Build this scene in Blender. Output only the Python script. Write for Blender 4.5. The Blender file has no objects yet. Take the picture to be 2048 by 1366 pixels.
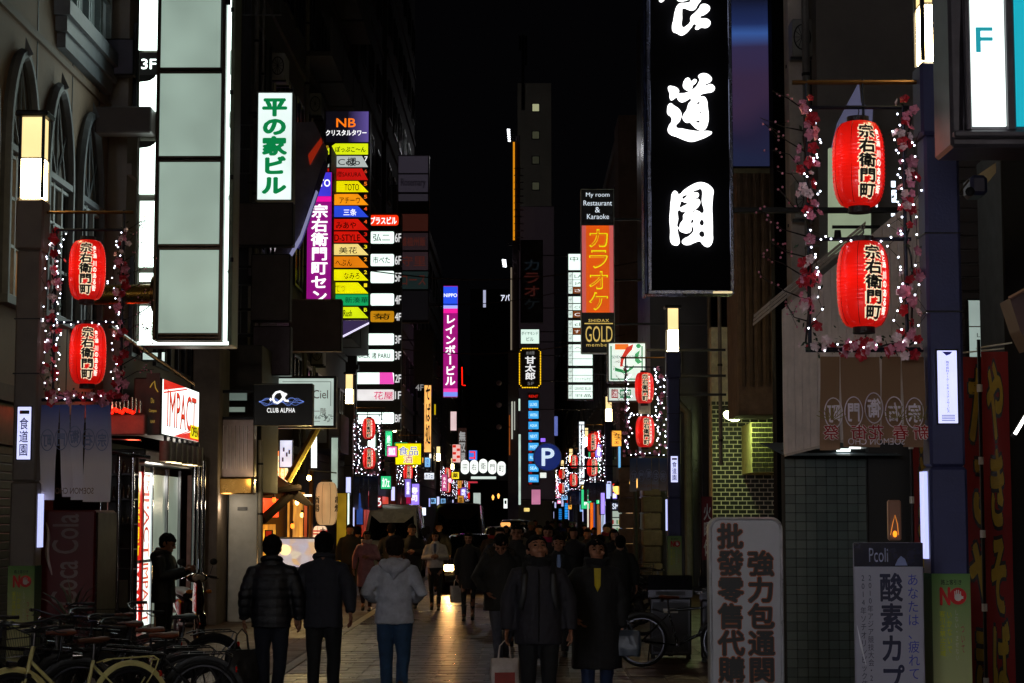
import bpy, bmesh, math, random
from mathutils import Vector, Matrix, noise
R = math.radians
PI = math.pi
S = bpy.context.scene
COL = S.collection
TS = bpy.data.scenes.new('work')      # scratch scene: letter and cloth meshes are evaluated here, then it is removed
TV = TS.view_layers[0]
rnd = random.Random(7)

# ------------------------------------------------------------------ camera, world, exposure
CAMZ = 1.95
FPX = 3800.0
PITCH = math.atan(347 / FPX)
YAW = math.atan(21 / (FPX / math.cos(PITCH)))
cd = bpy.data.cameras.new('camera'); cam = bpy.data.objects.new('camera', cd); COL.objects.link(cam)
cam.location = (0, 0, CAMZ); cam.rotation_euler = (PI / 2 + PITCH, 0, YAW)
cd.sensor_width = 36; cd.lens = 36 * FPX / 2048; cd.clip_start = 0.1; cd.clip_end = 1500
S.camera = cam
world = bpy.data.worlds.new('World'); S.world = world; world.use_nodes = True
bg = world.node_tree.nodes['Background']
bg.inputs['Color'].default_value = (0.26, 0.25, 0.33, 1)
bg.inputs['Strength'].default_value = 0.0036
S.view_settings.view_transform = 'Standard'; S.view_settings.look = 'None'
S.view_settings.exposure = 0.0; S.view_settings.gamma = 1.0; S.view_settings.use_curve_mapping = False
S.render.engine = 'CYCLES'
S.cycles.use_denoising = True
try: S.cycles.denoiser = 'OPENIMAGEDENOISE'
except Exception: pass
S.cycles.max_bounces = 5; S.cycles.diffuse_bounces = 3; S.cycles.glossy_bounces = 3
S.cycles.caustics_reflective = False; S.cycles.caustics_refractive = False
S.cycles.sample_clamp_indirect = 3.0
S.cycles.use_light_tree = True
ROT = cam.rotation_euler.to_matrix()

def ray(px, py): return ROT @ Vector(((px - 1024) / FPX, (683 - py) / FPX, -1.0))
def W(px, py, D):            # a photo pixel -> the point of the street at depth D
    d = ray(px, py); return Vector((0, 0, CAMZ)) + d * (D / d.y)
def WX(px, py, X):           # -> the point on the facade plane x = X
    d = ray(px, py); return Vector((0, 0, CAMZ)) + d * (X / d.x)
def rect(b, D):
    x0, y0, x1, y1 = b
    xm, ym = (x0 + x1) / 2, (y0 + y1) / 2
    return (W(x0, ym, D).x, W(x1, ym, D).x, W(xm, y1, D).z, W(xm, y0, D).z)   # X0 X1 Z0 Z1

# ------------------------------------------------------------------ materials
def lin(h):
    if not isinstance(h, str): return tuple(h)[:3]
    h = h.lstrip('#'); c = [int(h[i:i + 2], 16) / 255 for i in (0, 2, 4)]
    return tuple(v / 12.92 if v <= .04045 else ((v + .055) / 1.055) ** 2.4 for v in c)
_m = {}
def _new(key):
    m = bpy.data.materials.new(str(key[1]) if len(key) > 1 else 'm'); m.use_nodes = True
    _m[key] = m; return m, m.node_tree.nodes, m.node_tree.links
def E(h, k=1.0, sample=True, vary=0.0, scale=3.0):
    """light box acrylic: emission, optional soft unevenness of the tubes behind it"""
    if h == '#eafff6': k *= 2.0
    key = ('E', h, k, sample, vary, scale)
    if key in _m: return _m[key]
    m, n, l = _new(key); p = n['Principled BSDF']; c = lin(h)
    p.inputs['Base Color'].default_value = (*[min(.8, v * .5 + .04) for v in c], 1)
    p.inputs['Roughness'].default_value = .35
    p.inputs['Emission Color'].default_value = (*c, 1); p.inputs['Emission Strength'].default_value = k
    if vary:
        t = n.new('ShaderNodeTexCoord'); q = n.new('ShaderNodeTexNoise'); q.inputs['Scale'].default_value = scale
        q.inputs['Detail'].default_value = 1.5
        r = n.new('ShaderNodeMapRange'); r.inputs['From Min'].default_value = .3; r.inputs['From Max'].default_value = .7
        r.inputs['To Min'].default_value = k * (1 - vary); r.inputs['To Max'].default_value = k * (1 + vary)
        l.new(t.outputs['Object'], q.inputs['Vector']); l.new(q.outputs['Fac'], r.inputs['Value'])
        l.new(r.outputs['Result'], p.inputs['Emission Strength'])
    if not sample: m.cycles.emission_sampling = 'NONE'
    return m
def P(h, rough=.6, metal=0.0, var=.25, scale=6.0, bump=0.0, bscale=40.0, spec=.5, coat=0.0):
    """painted / stone / cloth surface with mottled colour and optional relief"""
    key = ('P', h, rough, metal, var, scale, bump, bscale, spec, coat)
    if key in _m: return _m[key]
    m, n, l = _new(key); p = n['Principled BSDF']; c = lin(h)
    p.inputs['Roughness'].default_value = rough; p.inputs['Metallic'].default_value = metal
    p.inputs['Specular IOR Level'].default_value = spec; p.inputs['Coat Weight'].default_value = coat
    t = n.new('ShaderNodeTexCoord')
    q = n.new('ShaderNodeTexNoise'); q.inputs['Scale'].default_value = scale; q.inputs['Detail'].default_value = 6
    q.inputs['Roughness'].default_value = .65
    r = n.new('ShaderNodeValToRGB'); r.color_ramp.elements[0].position = .3; r.color_ramp.elements[1].position = .72
    r.color_ramp.elements[0].color = (*[v * (1 - var) for v in c], 1)
    r.color_ramp.elements[1].color = (*[min(1, v * (1 + var)) for v in c], 1)
    l.new(t.outputs['Object'], q.inputs['Vector']); l.new(q.outputs['Fac'], r.inputs['Fac']); l.new(r.outputs['Color'], p.inputs['Base Color'])
    rr = n.new('ShaderNodeMapRange'); rr.inputs['To Min'].default_value = max(.03, rough - .12); rr.inputs['To Max'].default_value = min(1, rough + .15)
    l.new(q.outputs['Fac'], rr.inputs['Value']); l.new(rr.outputs['Result'], p.inputs['Roughness'])
    if bump:
        b = n.new('ShaderNodeBump'); b.inputs['Strength'].default_value = bump; b.inputs['Distance'].default_value = .02
        q2 = n.new('ShaderNodeTexNoise'); q2.inputs['Scale'].default_value = bscale; q2.inputs['Detail'].default_value = 5
        l.new(t.outputs['Object'], q2.inputs['Vector']); l.new(q2.outputs['Fac'], b.inputs['Height']); l.new(b.outputs['Normal'], p.inputs['Normal'])
    return m
def GL(h='#0a0c10', rough=.06):
    key = ('G', h, rough)
    if key in _m: return _m[key]
    m, n, l = _new(key); p = n['Principled BSDF']
    p.inputs['Base Color'].default_value = (*lin(h), 1); p.inputs['Roughness'].default_value = rough
    p.inputs['Specular IOR Level'].default_value = .8
    return m
def banner_mat(top, bot, z0, z1, k=0.0):
    """printed cloth: a dyed fade between two colours over the cloth's own height"""
    key = ('B', top, bot, z0, z1, k)
    if key in _m: return _m[key]
    m, n, l = _new(key); p = n['Principled BSDF']; p.inputs['Roughness'].default_value = .85
    t = n.new('ShaderNodeTexCoord'); s = n.new('ShaderNodeSeparateXYZ'); a = n.new('ShaderNodeMapRange')
    a.inputs['From Min'].default_value = z0; a.inputs['From Max'].default_value = z1
    r = n.new('ShaderNodeValToRGB'); r.color_ramp.elements[0].color = (*lin(bot), 1); r.color_ramp.elements[1].color = (*lin(top), 1)
    r.color_ramp.elements[0].position = .35
    l.new(t.outputs['Object'], s.inputs[0]); l.new(s.outputs['Z'], a.inputs['Value']); l.new(a.outputs['Result'], r.inputs['Fac'])
    l.new(r.outputs['Color'], p.inputs['Base Color'])
    tr = n.new('ShaderNodeBsdfTranslucent'); mx = n.new('ShaderNodeMixShader'); mx.inputs[0].default_value = .4; l.new(r.outputs['Color'], tr.inputs[0])
    l.new(p.outputs[0], mx.inputs[1]); l.new(tr.outputs[0], mx.inputs[2]); l.new(mx.outputs[0], n['Material Output'].inputs[0])
    return m

STEEL = P('#3a3a3e', .35, .9, .2); DSTEEL = P('#17171a', .4, .6, .3); BRASS = P('#7a5a2a', .28, .9, .2)
CHROME = P('#a8a8b0', .14, 1, .05); BLK = P('#0a0a0c', .55, 0, .3); RUB = P('#08080a', .8, 0, .3)
WHITEP = P('#c8c8c4', .5, 0, .08); INK = P('#050505', .6, 0, 0)

# ------------------------------------------------------------------ mesh builder
class MB:
    def __init__(s): s.v = []; s.f = []
    def add(s, vs, fs):
        o = len(s.v); s.v += [tuple(v) for v in vs]; s.f += [tuple(i + o for i in f) for f in fs]; return s
    def box(s, x0, x1, y0, y1, z0, z1, M=None):
        vs = [Vector((x, y, z)) for z in (z0, z1) for y in (y0, y1) for x in (x0, x1)]
        if M is not None: vs = [M @ v for v in vs]
        return s.add(vs, [(0, 2, 3, 1), (4, 5, 7, 6), (0, 1, 5, 4), (2, 6, 7, 3), (0, 4, 6, 2), (1, 3, 7, 5)])
    def bbox(s, x0, x1, y0, y1, z0, z1, b=.01):      # bevelled box (chamfer on all edges)
        b = min(b, abs(x1 - x0) * .45, abs(y1 - y0) * .45, abs(z1 - z0) * .45)
        bm = bmesh.new(); bmesh.ops.create_cube(bm, size=1)
        for v in bm.verts:
            v.co = ((x0 + x1) / 2 + v.co.x * (x1 - x0), (y0 + y1) / 2 + v.co.y * (y1 - y0), (z0 + z1) / 2 + v.co.z * (z1 - z0))
        bmesh.ops.bevel(bm, geom=bm.edges[:], offset=b, segments=1, affect='EDGES')
        bm.verts.index_update(); s.add([v.co.copy() for v in bm.verts], [tuple(v.index for v in f.verts) for f in bm.faces]); bm.free(); return s
    def quad(s, a, b, c, d): return s.add([a, b, c, d], [(0, 1, 2, 3)])
    def poly(s, pts): return s.add(pts, [tuple(range(len(pts)))])
    def prism(s, pts, vec):       # extrude polygon pts by vec
        n = len(pts); pts = [Vector(p) for p in pts]; vec = Vector(vec)
        return s.add(pts + [p + vec for p in pts], [tuple(range(n - 1, -1, -1)), tuple(range(n, 2 * n))] + [(i, (i + 1) % n, n + (i + 1) % n, n + i) for i in range(n)])
    def tube(s, pts, r, n=8, cap=True, closed=False):
        pts = [Vector(p) for p in pts]; m = len(pts); rs = r if isinstance(r, list) else [r] * m
        rings = []; prev = None
        for i, p in enumerate(pts):
            if closed: d = pts[(i + 1) % m] - pts[i - 1]
            else: d = pts[min(i + 1, m - 1)] - pts[max(i - 1, 0)]
            d = d.normalized() if d.length > 1e-9 else Vector((0, 0, 1))
            if prev is None:
                a = Vector((0, 0, 1)) if abs(d.z) < .9 else Vector((1, 0, 0)); u = d.cross(a).normalized()
            else:
                u = prev - d * prev.dot(d); u = u.normalized() if u.length > 1e-6 else d.orthogonal().normalized()
            prev = u; w = d.cross(u); q = rs[i]; qa, qb = q if isinstance(q, tuple) else (q, q)
            rings.append([p + u * (qa * math.cos(t * 2 * PI / n)) + w * (qb * math.sin(t * 2 * PI / n)) for t in range(n)])
        vs = [v for g in rings for v in g]; fs = []
        for i in range(m if closed else m - 1):
            j = (i + 1) % m
            for t in range(n): fs.append((i * n + t, i * n + (t + 1) % n, j * n + (t + 1) % n, j * n + t))
        if cap and not closed: fs += [tuple(range(n - 1, -1, -1)), tuple(range((m - 1) * n, m * n))]
        return s.add(vs, fs)
    def stack(s, rings, n=16, cap=True, sq=1.0):    # rings: (cx, cy, z, rx, ry)
        vs = []
        for (cx, cy, z, rx, ry) in rings:
            for t in range(n):
                a = 2 * PI * t / n; c, q = math.cos(a), math.sin(a)
                c = math.copysign(abs(c) ** sq, c); q = math.copysign(abs(q) ** sq, q)
                vs.append((cx + rx * c, cy + ry * q, z))
        fs = [(i * n + t, i * n + (t + 1) % n, (i + 1) * n + (t + 1) % n, (i + 1) * n + t) for i in range(len(rings) - 1) for t in range(n)]
        if cap: fs += [tuple(range(n - 1, -1, -1)), tuple(range((len(rings) - 1) * n, len(rings) * n))]
        return s.add(vs, fs)
    def ell(s, c, r, n=14, m=10, M=None):
        vs = []; fs = []; c = Vector(c)
        for i in range(m + 1):
            p = PI * i / m
            for t in range(n):
                a = 2 * PI * t / n; v = Vector((r[0] * math.sin(p) * math.cos(a), r[1] * math.sin(p) * math.sin(a), r[2] * math.cos(p)))
                vs.append(c + (M @ v if M is not None else v))
        for i in range(m):
            for t in range(n): fs.append((i * n + t, (i + 1) * n + t, (i + 1) * n + (t + 1) % n, i * n + (t + 1) % n))
        return s.add(vs, fs)
    def xf(s, M): s.v = [tuple(M @ Vector(v)) for v in s.v]; return s
    def mesh(s, name='mesh', smooth=False):
        me = bpy.data.meshes.new(name); me.from_pydata(s.v, [], s.f); me.validate(); me.update()
        if smooth:
            me.polygons.foreach_set('use_smooth', [True] * len(me.polygons))
            try: me.set_sharp_from_angle(angle=R(38))
            except Exception: pass
        return me
def obj(name, mb, mat, parent=None, smooth=False, **kw):
    me = mb.mesh(name, smooth) if isinstance(mb, MB) else mb
    if mat is not None and len(me.materials) == 0: me.materials.append(mat)
    o = bpy.data.objects.new(name, me); COL.objects.link(o)
    if parent is not None:
        o.parent = parent
        if parent.name in INW: o.matrix_parent_inverse = INW[parent.name]
    for k, v in kw.items(): o[k] = v
    return o
def tag(o, label, cat, group=None):
    o['label'] = label; o['category'] = cat
    if group: o['group'] = group
    return o
INW = {}      # things whose parts are written in street coordinates
def thing(name, label, cat, loc=(0, 0, 0), rz=0, group=None, world=False):
    o = bpy.data.objects.new(name, None); COL.objects.link(o); o.empty_display_size = .1
    o.location = loc; o.rotation_euler = (0, 0, rz)
    if world: INW[o.name] = Matrix.Translation(-Vector(loc))
    o['kind'] = 'thing'
    return tag(o, label, cat, group)
def struct(name, mb, mat, **kw):
    o = obj(name, mb, mat, **kw); o['kind'] = 'structure'; return o
def dup(root, loc, rz=None, label=None, group=None, sc=None):
    m = {}
    def cp(o, par):
        mi = o.matrix_parent_inverse.copy(); c = o.copy(); COL.objects.link(c); c.parent = par; c.matrix_parent_inverse = mi
        for ch in kids.get(o, []): cp(ch, c)
        return c
    kids = {}
    for o in root_family(root): kids.setdefault(o.parent, []).append(o)
    r = cp(root, None); r.location = loc
    if rz is not None: r.rotation_euler = (0, 0, rz)
    if sc: r.scale = (sc, sc, sc) if not isinstance(sc, tuple) else sc
    if label: r['label'] = label
    if group: r['group'] = group
    return r
def root_family(root):
    out = []
    for o in FAM.get(root.name, []): out.append(o)
    if out: return out
    def rec(o):
        for c in o.children: out.append(c); rec(c)
    rec(root); FAM[root.name] = out; return out
FAM = {}

# ------------------------------------------------------------------ lettering
_g = {}
def glyphs(txt, off=0.0, res=3, sp=1.0):
    """outline mesh of a string (verts 2D, faces), flat print"""
    key = (txt, off, res, sp)
    if key in _g: return _g[key]
    c = bpy.data.curves.new('t', 'FONT'); c.body = txt; c.resolution_u = res; c.space_character = sp
    o = bpy.data.objects.new('t', c); TS.collection.objects.link(o)
    TV.update(); e = o.evaluated_get(TV.depsgraph); me = e.to_mesh()
    vs = [(v.co.x, v.co.y) for v in me.vertices]; fs = [tuple(p.vertices) for p in me.polygons]
    e.to_mesh_clear(); bpy.data.objects.remove(o); bpy.data.curves.remove(c)
    _g[key] = (vs, fs); return _g[key]
VROT = 'ー～〜-'
def vlayout(txt, X0, X1, Z0, Z1, off, res=3):
    """vertical column: list of (x, z) verts + faces"""
    n = len(txt); h = (Z1 - Z0) / n; w = X1 - X0; V = []; F = []
    for i, ch in enumerate(txt):
        if ch == ' ': continue
        vs, fs = glyphs(ch, off, res); cz = Z1 - h * (i + .5); cx = (X0 + X1) / 2
        if not vs: continue
        bx0 = min(v[0] for v in vs); bx1 = max(v[0] for v in vs); bz0 = min(v[1] for v in vs); bz1 = max(v[1] for v in vs)
        full = ord(ch) > 0x2E80
        o = len(V)
        for (a, b) in vs:
            if full: u, t = a - .5, b - .38
            else: u, t = (a - (bx0 + bx1) / 2) * 1.0, (b - (bz0 + bz1) / 2) * 1.0
            if ch in VROT: u, t = t, -u
            V.append((cx + u * w * 1.03, cz + t * h * .98))
        F += [tuple(k + o for k in f) for f in fs]
    return V, F
def hlayout(txt, X0, X1, Z0, Z1, off, res=3, sp=1.0):
    vs, fs = glyphs(txt, off, res, sp)
    if not vs: return [], []
    a0 = min(v[0] for v in vs); a1 = max(v[0] for v in vs); b0 = min(v[1] for v in vs); b1 = max(v[1] for v in vs)
    return [(X0 + (a - a0) / (a1 - a0) * (X1 - X0), Z0 + (b - b0) / max(1e-6, b1 - b0) * (Z1 - Z0)) for a, b in vs], fs
def text(parent, txt, XZ, y, mat, v=False, off=.0, mir=False, name='lettering', res=3, warp=None, sp=1.0):
    """flat print at depth y (in the parent's own space when it has one); XZ = X0,X1,Z0,Z1; off thickens the strokes"""
    V, F = vlayout(txt, *XZ, 0, res) if v else hlayout(txt, *XZ, 0, res, sp)
    if mir: c = XZ[0] + XZ[1]; V = [(c - a, b) for a, b in V]; F = [tuple(reversed(f)) for f in F]
    em = (XZ[3] - XZ[2]) / (len(txt) if v else 1); ex = (XZ[1] - XZ[0]) if v else em
    n = 0 if off < .012 else (4 if off < .03 or em < .12 else 8)
    sh = [(0, 0)] + [(math.cos(k * 2 * PI / n + .4) * off * .55 * min(ex, em * 1.3), math.sin(k * 2 * PI / n + .4) * off * .55 * em) for k in range(n)]
    mb = MB(); g = .00025 if em < .5 else .0005
    for k, (dx, dz) in enumerate(sh):
        e = -g * k
        P_ = [warp(a + dx, b + dz) for a, b in V] if warp else [(a + dx, y, b + dz) for a, b in V]
        sx = g * k if warp else 0
        mb.add([(p[0] + sx, p[1] + e, p[2]) for p in P_], F)
    return obj(name, mb, mat, parent)
def blob(parent, loops, y, mat, D, th=.03, name='channel_letter'):
    """hand drawn brush character: closed outlines in photo pixels, smoothed, extruded"""
    c = bpy.data.curves.new('b', 'CURVE'); c.dimensions = '2D'; c.fill_mode = 'BOTH'; c.extrude = th / 2
    for lp in loops:
        s = c.splines.new('BEZIER'); s.bezier_points.add(len(lp) - 1)
        for b, (px, py) in zip(s.bezier_points, lp):
            w = W(px, py, D); b.co = (w.x, w.z, 0); b.handle_left_type = b.handle_right_type = 'AUTO'
        s.use_cyclic_u = True; s.resolution_u = 5
    o = bpy.data.objects.new('b', c); TS.collection.objects.link(o)
    TV.update(); e = o.evaluated_get(TV.depsgraph); me = e.to_mesh()
    mb = MB(); mb.add([(v.co.x, y + v.co.z, v.co.y) for v in me.vertices], [tuple(p.vertices) for p in me.polygons])
    e.to_mesh_clear(); bpy.data.objects.remove(o); bpy.data.curves.remove(c)
    return obj(name, mb, mat, parent)

# ------------------------------------------------------------------ light-box sign
def cabinet(parent, X0, X1, Z0, Z1, y, th, face, frame, rim=.04, name='face_panel', back=True):
    f = MB()
    f.bbox(X0, X1, y + .02, y + th, Z0, Z1, .012)
    for (a, b, c, d) in ((X0, X1, Z1 - rim, Z1), (X0, X1, Z0, Z0 + rim), (X0, X0 + rim, Z0 + rim + .001, Z1 - rim - .001), (X1 - rim, X1, Z0 + rim + .001, Z1 - rim - .001)):
        f.bbox(a, b, y - .012, y + .019, c, d, .006)
    obj('cabinet', f, frame, parent)
    if face is not None:
        g = MB(); g.box(X0 + rim, X1 - rim, y + .004, y + .018, Z0 + rim, Z1 - rim); return obj(name, g, face, parent)
def sign(name, label, cat, b, D, th, face, frame=DSTEEL, rim=.04, arm=None, texts=(), side=None, group=None):
    X0, X1, Z0, Z1 = rect(b, D)
    t = thing(name, label, cat, ((X0 + X1) / 2, D, Z0), 0, group, True)
    cabinet(t, X0, X1, Z0, Z1, D, th, face, frame, rim)
    if side is not None:      # lit flank facing the street
        sx = X1 if arm == -1 else X0; g = MB(); e = .006 if arm == -1 else -.006
        g.box(min(sx, sx + e), max(sx, sx + e), D + .06, D + th - .04, Z0 + .05, Z1 - .05); obj('side_panel', g, side, t)
    if arm is not None:
        XF = arm if abs(arm) > 1 else (-6.0 if arm < 0 else 4.2)
        xs = X0 if arm < 0 else X1
        for k in ((.82, .18) if Z1 - Z0 > .7 else (.5,)):
            z = Z0 + (Z1 - Z0) * k; a, c = sorted((XF, xs)); obj('bracket_arm', MB().box(a, c + 0.0, D + th * .35, D + th * .35 + .07, z - .025, z + .025), DSTEEL, t)
    for tx in texts:
        s, bb, mat = tx[:3]; o = tx[3] if len(tx) > 3 else {}
        text(t, s, rect(bb, D), D - .002 if not o.get('front') else D - .02, mat, **{k: v for k, v in o.items() if k not in ('front',)})
    return t

# ================================================================== THE STREET
def road_mat(h, rough, wet=.5, name='road'):
    m, n, l = _new(('R', h, rough)); p = n['Principled BSDF']; c = lin(h)
    t = n.new('ShaderNodeTexCoord')
    q = n.new('ShaderNodeTexNoise'); q.inputs['Scale'].default_value = 1.3; q.inputs['Detail'].default_value = 8; q.inputs['Roughness'].default_value = .7
    q2 = n.new('ShaderNodeTexNoise'); q2.inputs['Scale'].default_value = 60; q2.inputs['Detail'].default_value = 3
    r = n.new('ShaderNodeValToRGB'); r.color_ramp.elements[0].position = .3; r.color_ramp.elements[1].position = .7
    r.color_ramp.elements[0].color = (*[v * .6 for v in c], 1); r.color_ramp.elements[1].color = (*[v * 1.35 for v in c], 1)
    rr = n.new('ShaderNodeMapRange'); rr.inputs['From Min'].default_value = .3; rr.inputs['From Max'].default_value = .7
    rr.inputs['To Min'].default_value = rough - .14; rr.inputs['To Max'].default_value = rough + .14
    b = n.new('ShaderNodeBump'); b.inputs['Strength'].default_value = .5; b.inputs['Distance'].default_value = .005
    for a in (q, q2): l.new(t.outputs['Object'], a.inputs['Vector'])
    l.new(q.outputs['Fac'], r.inputs['Fac']); l.new(r.outputs['Color'], p.inputs['Base Color'])
    l.new(q.outputs['Fac'], rr.inputs['Value']); l.new(rr.outputs['Result'], p.inputs['Roughness'])
    l.new(q2.outputs['Fac'], b.inputs['Height']); l.new(b.outputs['Normal'], p.inputs['Normal'])
    p.inputs['Specular IOR Level'].default_value = .42
    return m
GROUND = road_mat('#3a302a', .6); SLAB = road_mat('#352012', .33); SLAB2 = road_mat('#2e1b10', .37); WALK = road_mat('#442e1f', .5); CURB = P('#6f6a62', .7)
struct('ground', MB().box(-160, 160, -10, 420, -.4, -.02), GROUND)
road = struct('road', MB().box(-2.9, 1.28, 2, 330, -.019, 0), road_mat('#241f1c', .5))
struct('pavement', MB().box(-7.5, -2.905, 2, 330, -.019, .004), WALK)
struct('pavement', MB().box(1.285, 7.5, 2, 330, -.019, .004), WALK)
# paving slabs: nearest 300 single, the rest of the carriageway as one part
slabs = []; y = 20.2; row = 0
XS = [-2.9 + i * .4644 for i in range(10)]
for row in range(300):
    y = 20.2 + row * .42
    off = (row % 2) * .23
    xs = [-2.9] + [-2.9 + off + i * .4644 for i in range(0, 10)] + [1.28]
    xs = sorted({round(min(1.28, max(-2.9, x)), 3) for x in xs})
    for a, b in zip(xs, xs[1:]):
        if b - a > .06: slabs.append((a + .0015, b - .0015, y + .005, y + .415))
def slab_mb(mb, s, h): mb.bbox(*s, .0015, .012 + h, .006); return mb
cache = {}
for i, s in enumerate(slabs[:300]):
    w = round(s[1] - s[0], 2)
    if w not in cache:
        m = MB(); m.bbox(-(s[1] - s[0]) / 2, (s[1] - s[0]) / 2, -.203, .203, .0, .011, .006); cache[w] = [m.mesh('paving_slab'), m.mesh('paving_slab')]
        cache[w][0].materials.append(SLAB); cache[w][1].materials.append(SLAB2)
    o = bpy.data.objects.new('paving_slab', rnd.choice(cache[w])); COL.objects.link(o); o.parent = road
    o.location = ((s[0] + s[1]) / 2, (s[2] + s[3]) / 2, .0015 + rnd.uniform(0, .0025)); o.rotation_euler = (rnd.gauss(0, .006), rnd.gauss(0, .002), 0)
far = MB()
for s in slabs[300:]:
    z = .008 + rnd.uniform(0, .004); t = rnd.gauss(0, .0014)
    far.add([(s[0], s[2], z - t), (s[1], s[2], z - t), (s[1], s[3], z + t), (s[0], s[3], z + t)], [(0, 1, 2, 3)])
obj('paving_slab', far, SLAB, road, kind='stuff')
near = MB(); yy = 20.19
while yy > 6:
    x = -2.9
    while x < 1.2: near.box(x + .005, min(1.28, x + .46), yy - .41, yy - .004, .0016, .012 + rnd.uniform(0, .002)); x += .4644
    yy -= .42
obj('paving_slab', near, SLAB, road, kind='stuff')
PAINT = P('#b9b4a8', .6, 0, .3, 9)
ln = MB(); y = 8
while y < 150: ln.box(-3.06, -2.92, y, y + 11.9, .005, .0145); y += 12
struct('white_edge_line', ln, PAINT)
dash = MB()
for (x, y) in ((-3.42, 26.5), (-3.42, 30.2), (-3.42, 34.4), (-3.42, 23.3), (-3.42, 39)): dash.add([(x - .2, y, .008), (x + .16, y, .008), (x + .2, y + 1.0, .008), (x - .16, y + 1.0, .008)], [(0, 1, 2, 3)])
struct('road_marking', dash, PAINT)
dash = MB()
for x in (1.42, 1.86, 2.3): dash.add([(x - .17, 18.5, .008), (x, 18.5, .008), (x - .25, 24.0, .008), (x - .4, 24.0, .008)], [(0, 1, 2, 3)])
struct('road_marking', dash, P('#8e8a80', .6, 0, .3, 9))
# pavement tiles on both sides near the camera, drawn as one mass of thin joints
jt = MB()
for (x0, x1) in ((-5.9, -3.1), (1.3, 3.9)):
    x = x0
    while x < x1 - .2:
        y = 12
        while y < 48: jt.box(x + .006, x + .394, y + .006, y + .394, .0045, .0085 + rnd.uniform(0, .002)); y += .4
        x += .4
obj('pavement_tiles', jt, WALK)['kind'] = 'stuff'

for i, (x, y) in enumerate(((-1.6, 22.6), (.2, 31.0), (-3.9, 25.4))):
    t = thing('drain_cover', ('nearest round iron cover in the paving', 'farther round iron cover in the paving', 'round iron cover on the left pavement')[i], 'drain cover', (x, y, .012), 0, None)
    m = MB(); m.tube([(0, 0, .0), (0, 0, .006)], .31, 28); obj('cover', m, P('#2a2624', .35, .8, .2, 12), t)
    g = MB()
    for k in range(-4, 5): w = math.sqrt(.28 ** 2 - (k * .06) ** 2); g.box(-w, w, k * .06 - .012, k * .06 + .012, .0065, .010)
    obj('tread_bars', g, P('#3a3430', .3, .8), t)

# ================================================================== BUILDINGS
def building(label, x0, x1, y0, y1, h, col, floors=5, fl=3.3, base=0.0, lit=(), win='#0b0d12', face=None, nw=None, trim=True, group=None, wz=4.4, balcony=False):
    """street building: wall, recessed windows with frames on the street side, floor bands, roof parapet.  face = +1 looks to +x, -1 to -x"""
    t = thing('building', label, 'building', ((x0 + x1) / 2, y0, 0), 0, group, True)
    mt = P(col, .75, 0, .25, .6, .25, 18)
    face = face or (1 if x1 < 0 else -1); xf = x1 if face > 0 else x0
    w = MB(); w.box(min(x0, xf - .0 if face > 0 else x0), x1, y0, y1, base, h)
    obj('wall', w, mt, t)
    nw = nw or max(1, int((y1 - y0) / 2.6)); L = (y1 - y0) / nw
    fr = {}; k = 0
    for f in range(floors):
        z = wz + f * fl
        if z + 1.6 > h: break
        if trim:
            b = MB(); a, c = sorted((xf, xf + face * .07)); b.box(a, c, y0 + .01, y1 - .01, z - .95, z - .78); obj('floor_band', b, mt, t)
        for i in range(nw):
            yc = y0 + (i + .5) * L; ww = min(1.5, L * .62)
            wf = MB(); a, c = sorted((xf + face * .002, xf + face * .06))
            for (p0, p1, q0, q1) in ((yc - ww / 2 - .06, yc - ww / 2, z - .06, z + 1.46), (yc + ww / 2, yc + ww / 2 + .06, z - .06, z + 1.46), (yc - ww / 2, yc + ww / 2, z - .06, z), (yc - ww / 2, yc + ww / 2, z + 1.4, z + 1.46), (yc - .025, yc + .025, z, z + 1.4)):
                wf.box(a, c, p0, p1, q0, q1)
            F = obj('window', wf, STEEL, t)
            a, c = sorted((xf + face * .003, xf + face * .025))
            g = MB().box(a, c, yc - ww / 2 + .001, yc + ww / 2 - .001, z + .001, z + 1.399)
            obj('pane', g, E('#c9b27a', .25, False, .5, 2) if (f, i) in lit else GL(win, .12), F)
            if balcony:
                bb = MB(); a, c = sorted((xf + face * .07, xf + face * .75)); bb.box(a, c, yc - L * .46, yc + L * .46, z - .75, z - .62)
                a2, c2 = sorted((xf + face * .70, xf + face * .75)); bb.box(a2, c2, yc - L * .46, yc + L * .46, z - .62, z + .3)
                obj('balcony', bb, mt, t)
    pr = MB(); a, c = sorted((xf - face * .25, xf + face * .12)); pr.box(a, c, y0 - .05, y1 + .05, h + .001, h + .5); obj('parapet', pr, mt, t)
    return t

# ---- left row (face +x)
LB = building('near left tan building with pointed arch windows above the pavement', -13, -6.2, 9, 28, 15, '#8a7360', 0, base=3.35)
lowx = -6.25
lw = MB(); lw.box(-13, -6.9, 9, 28.0, 0, 3.34); obj('ground_floor_wall', lw, P('#3b3029', .8), LB)
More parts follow.
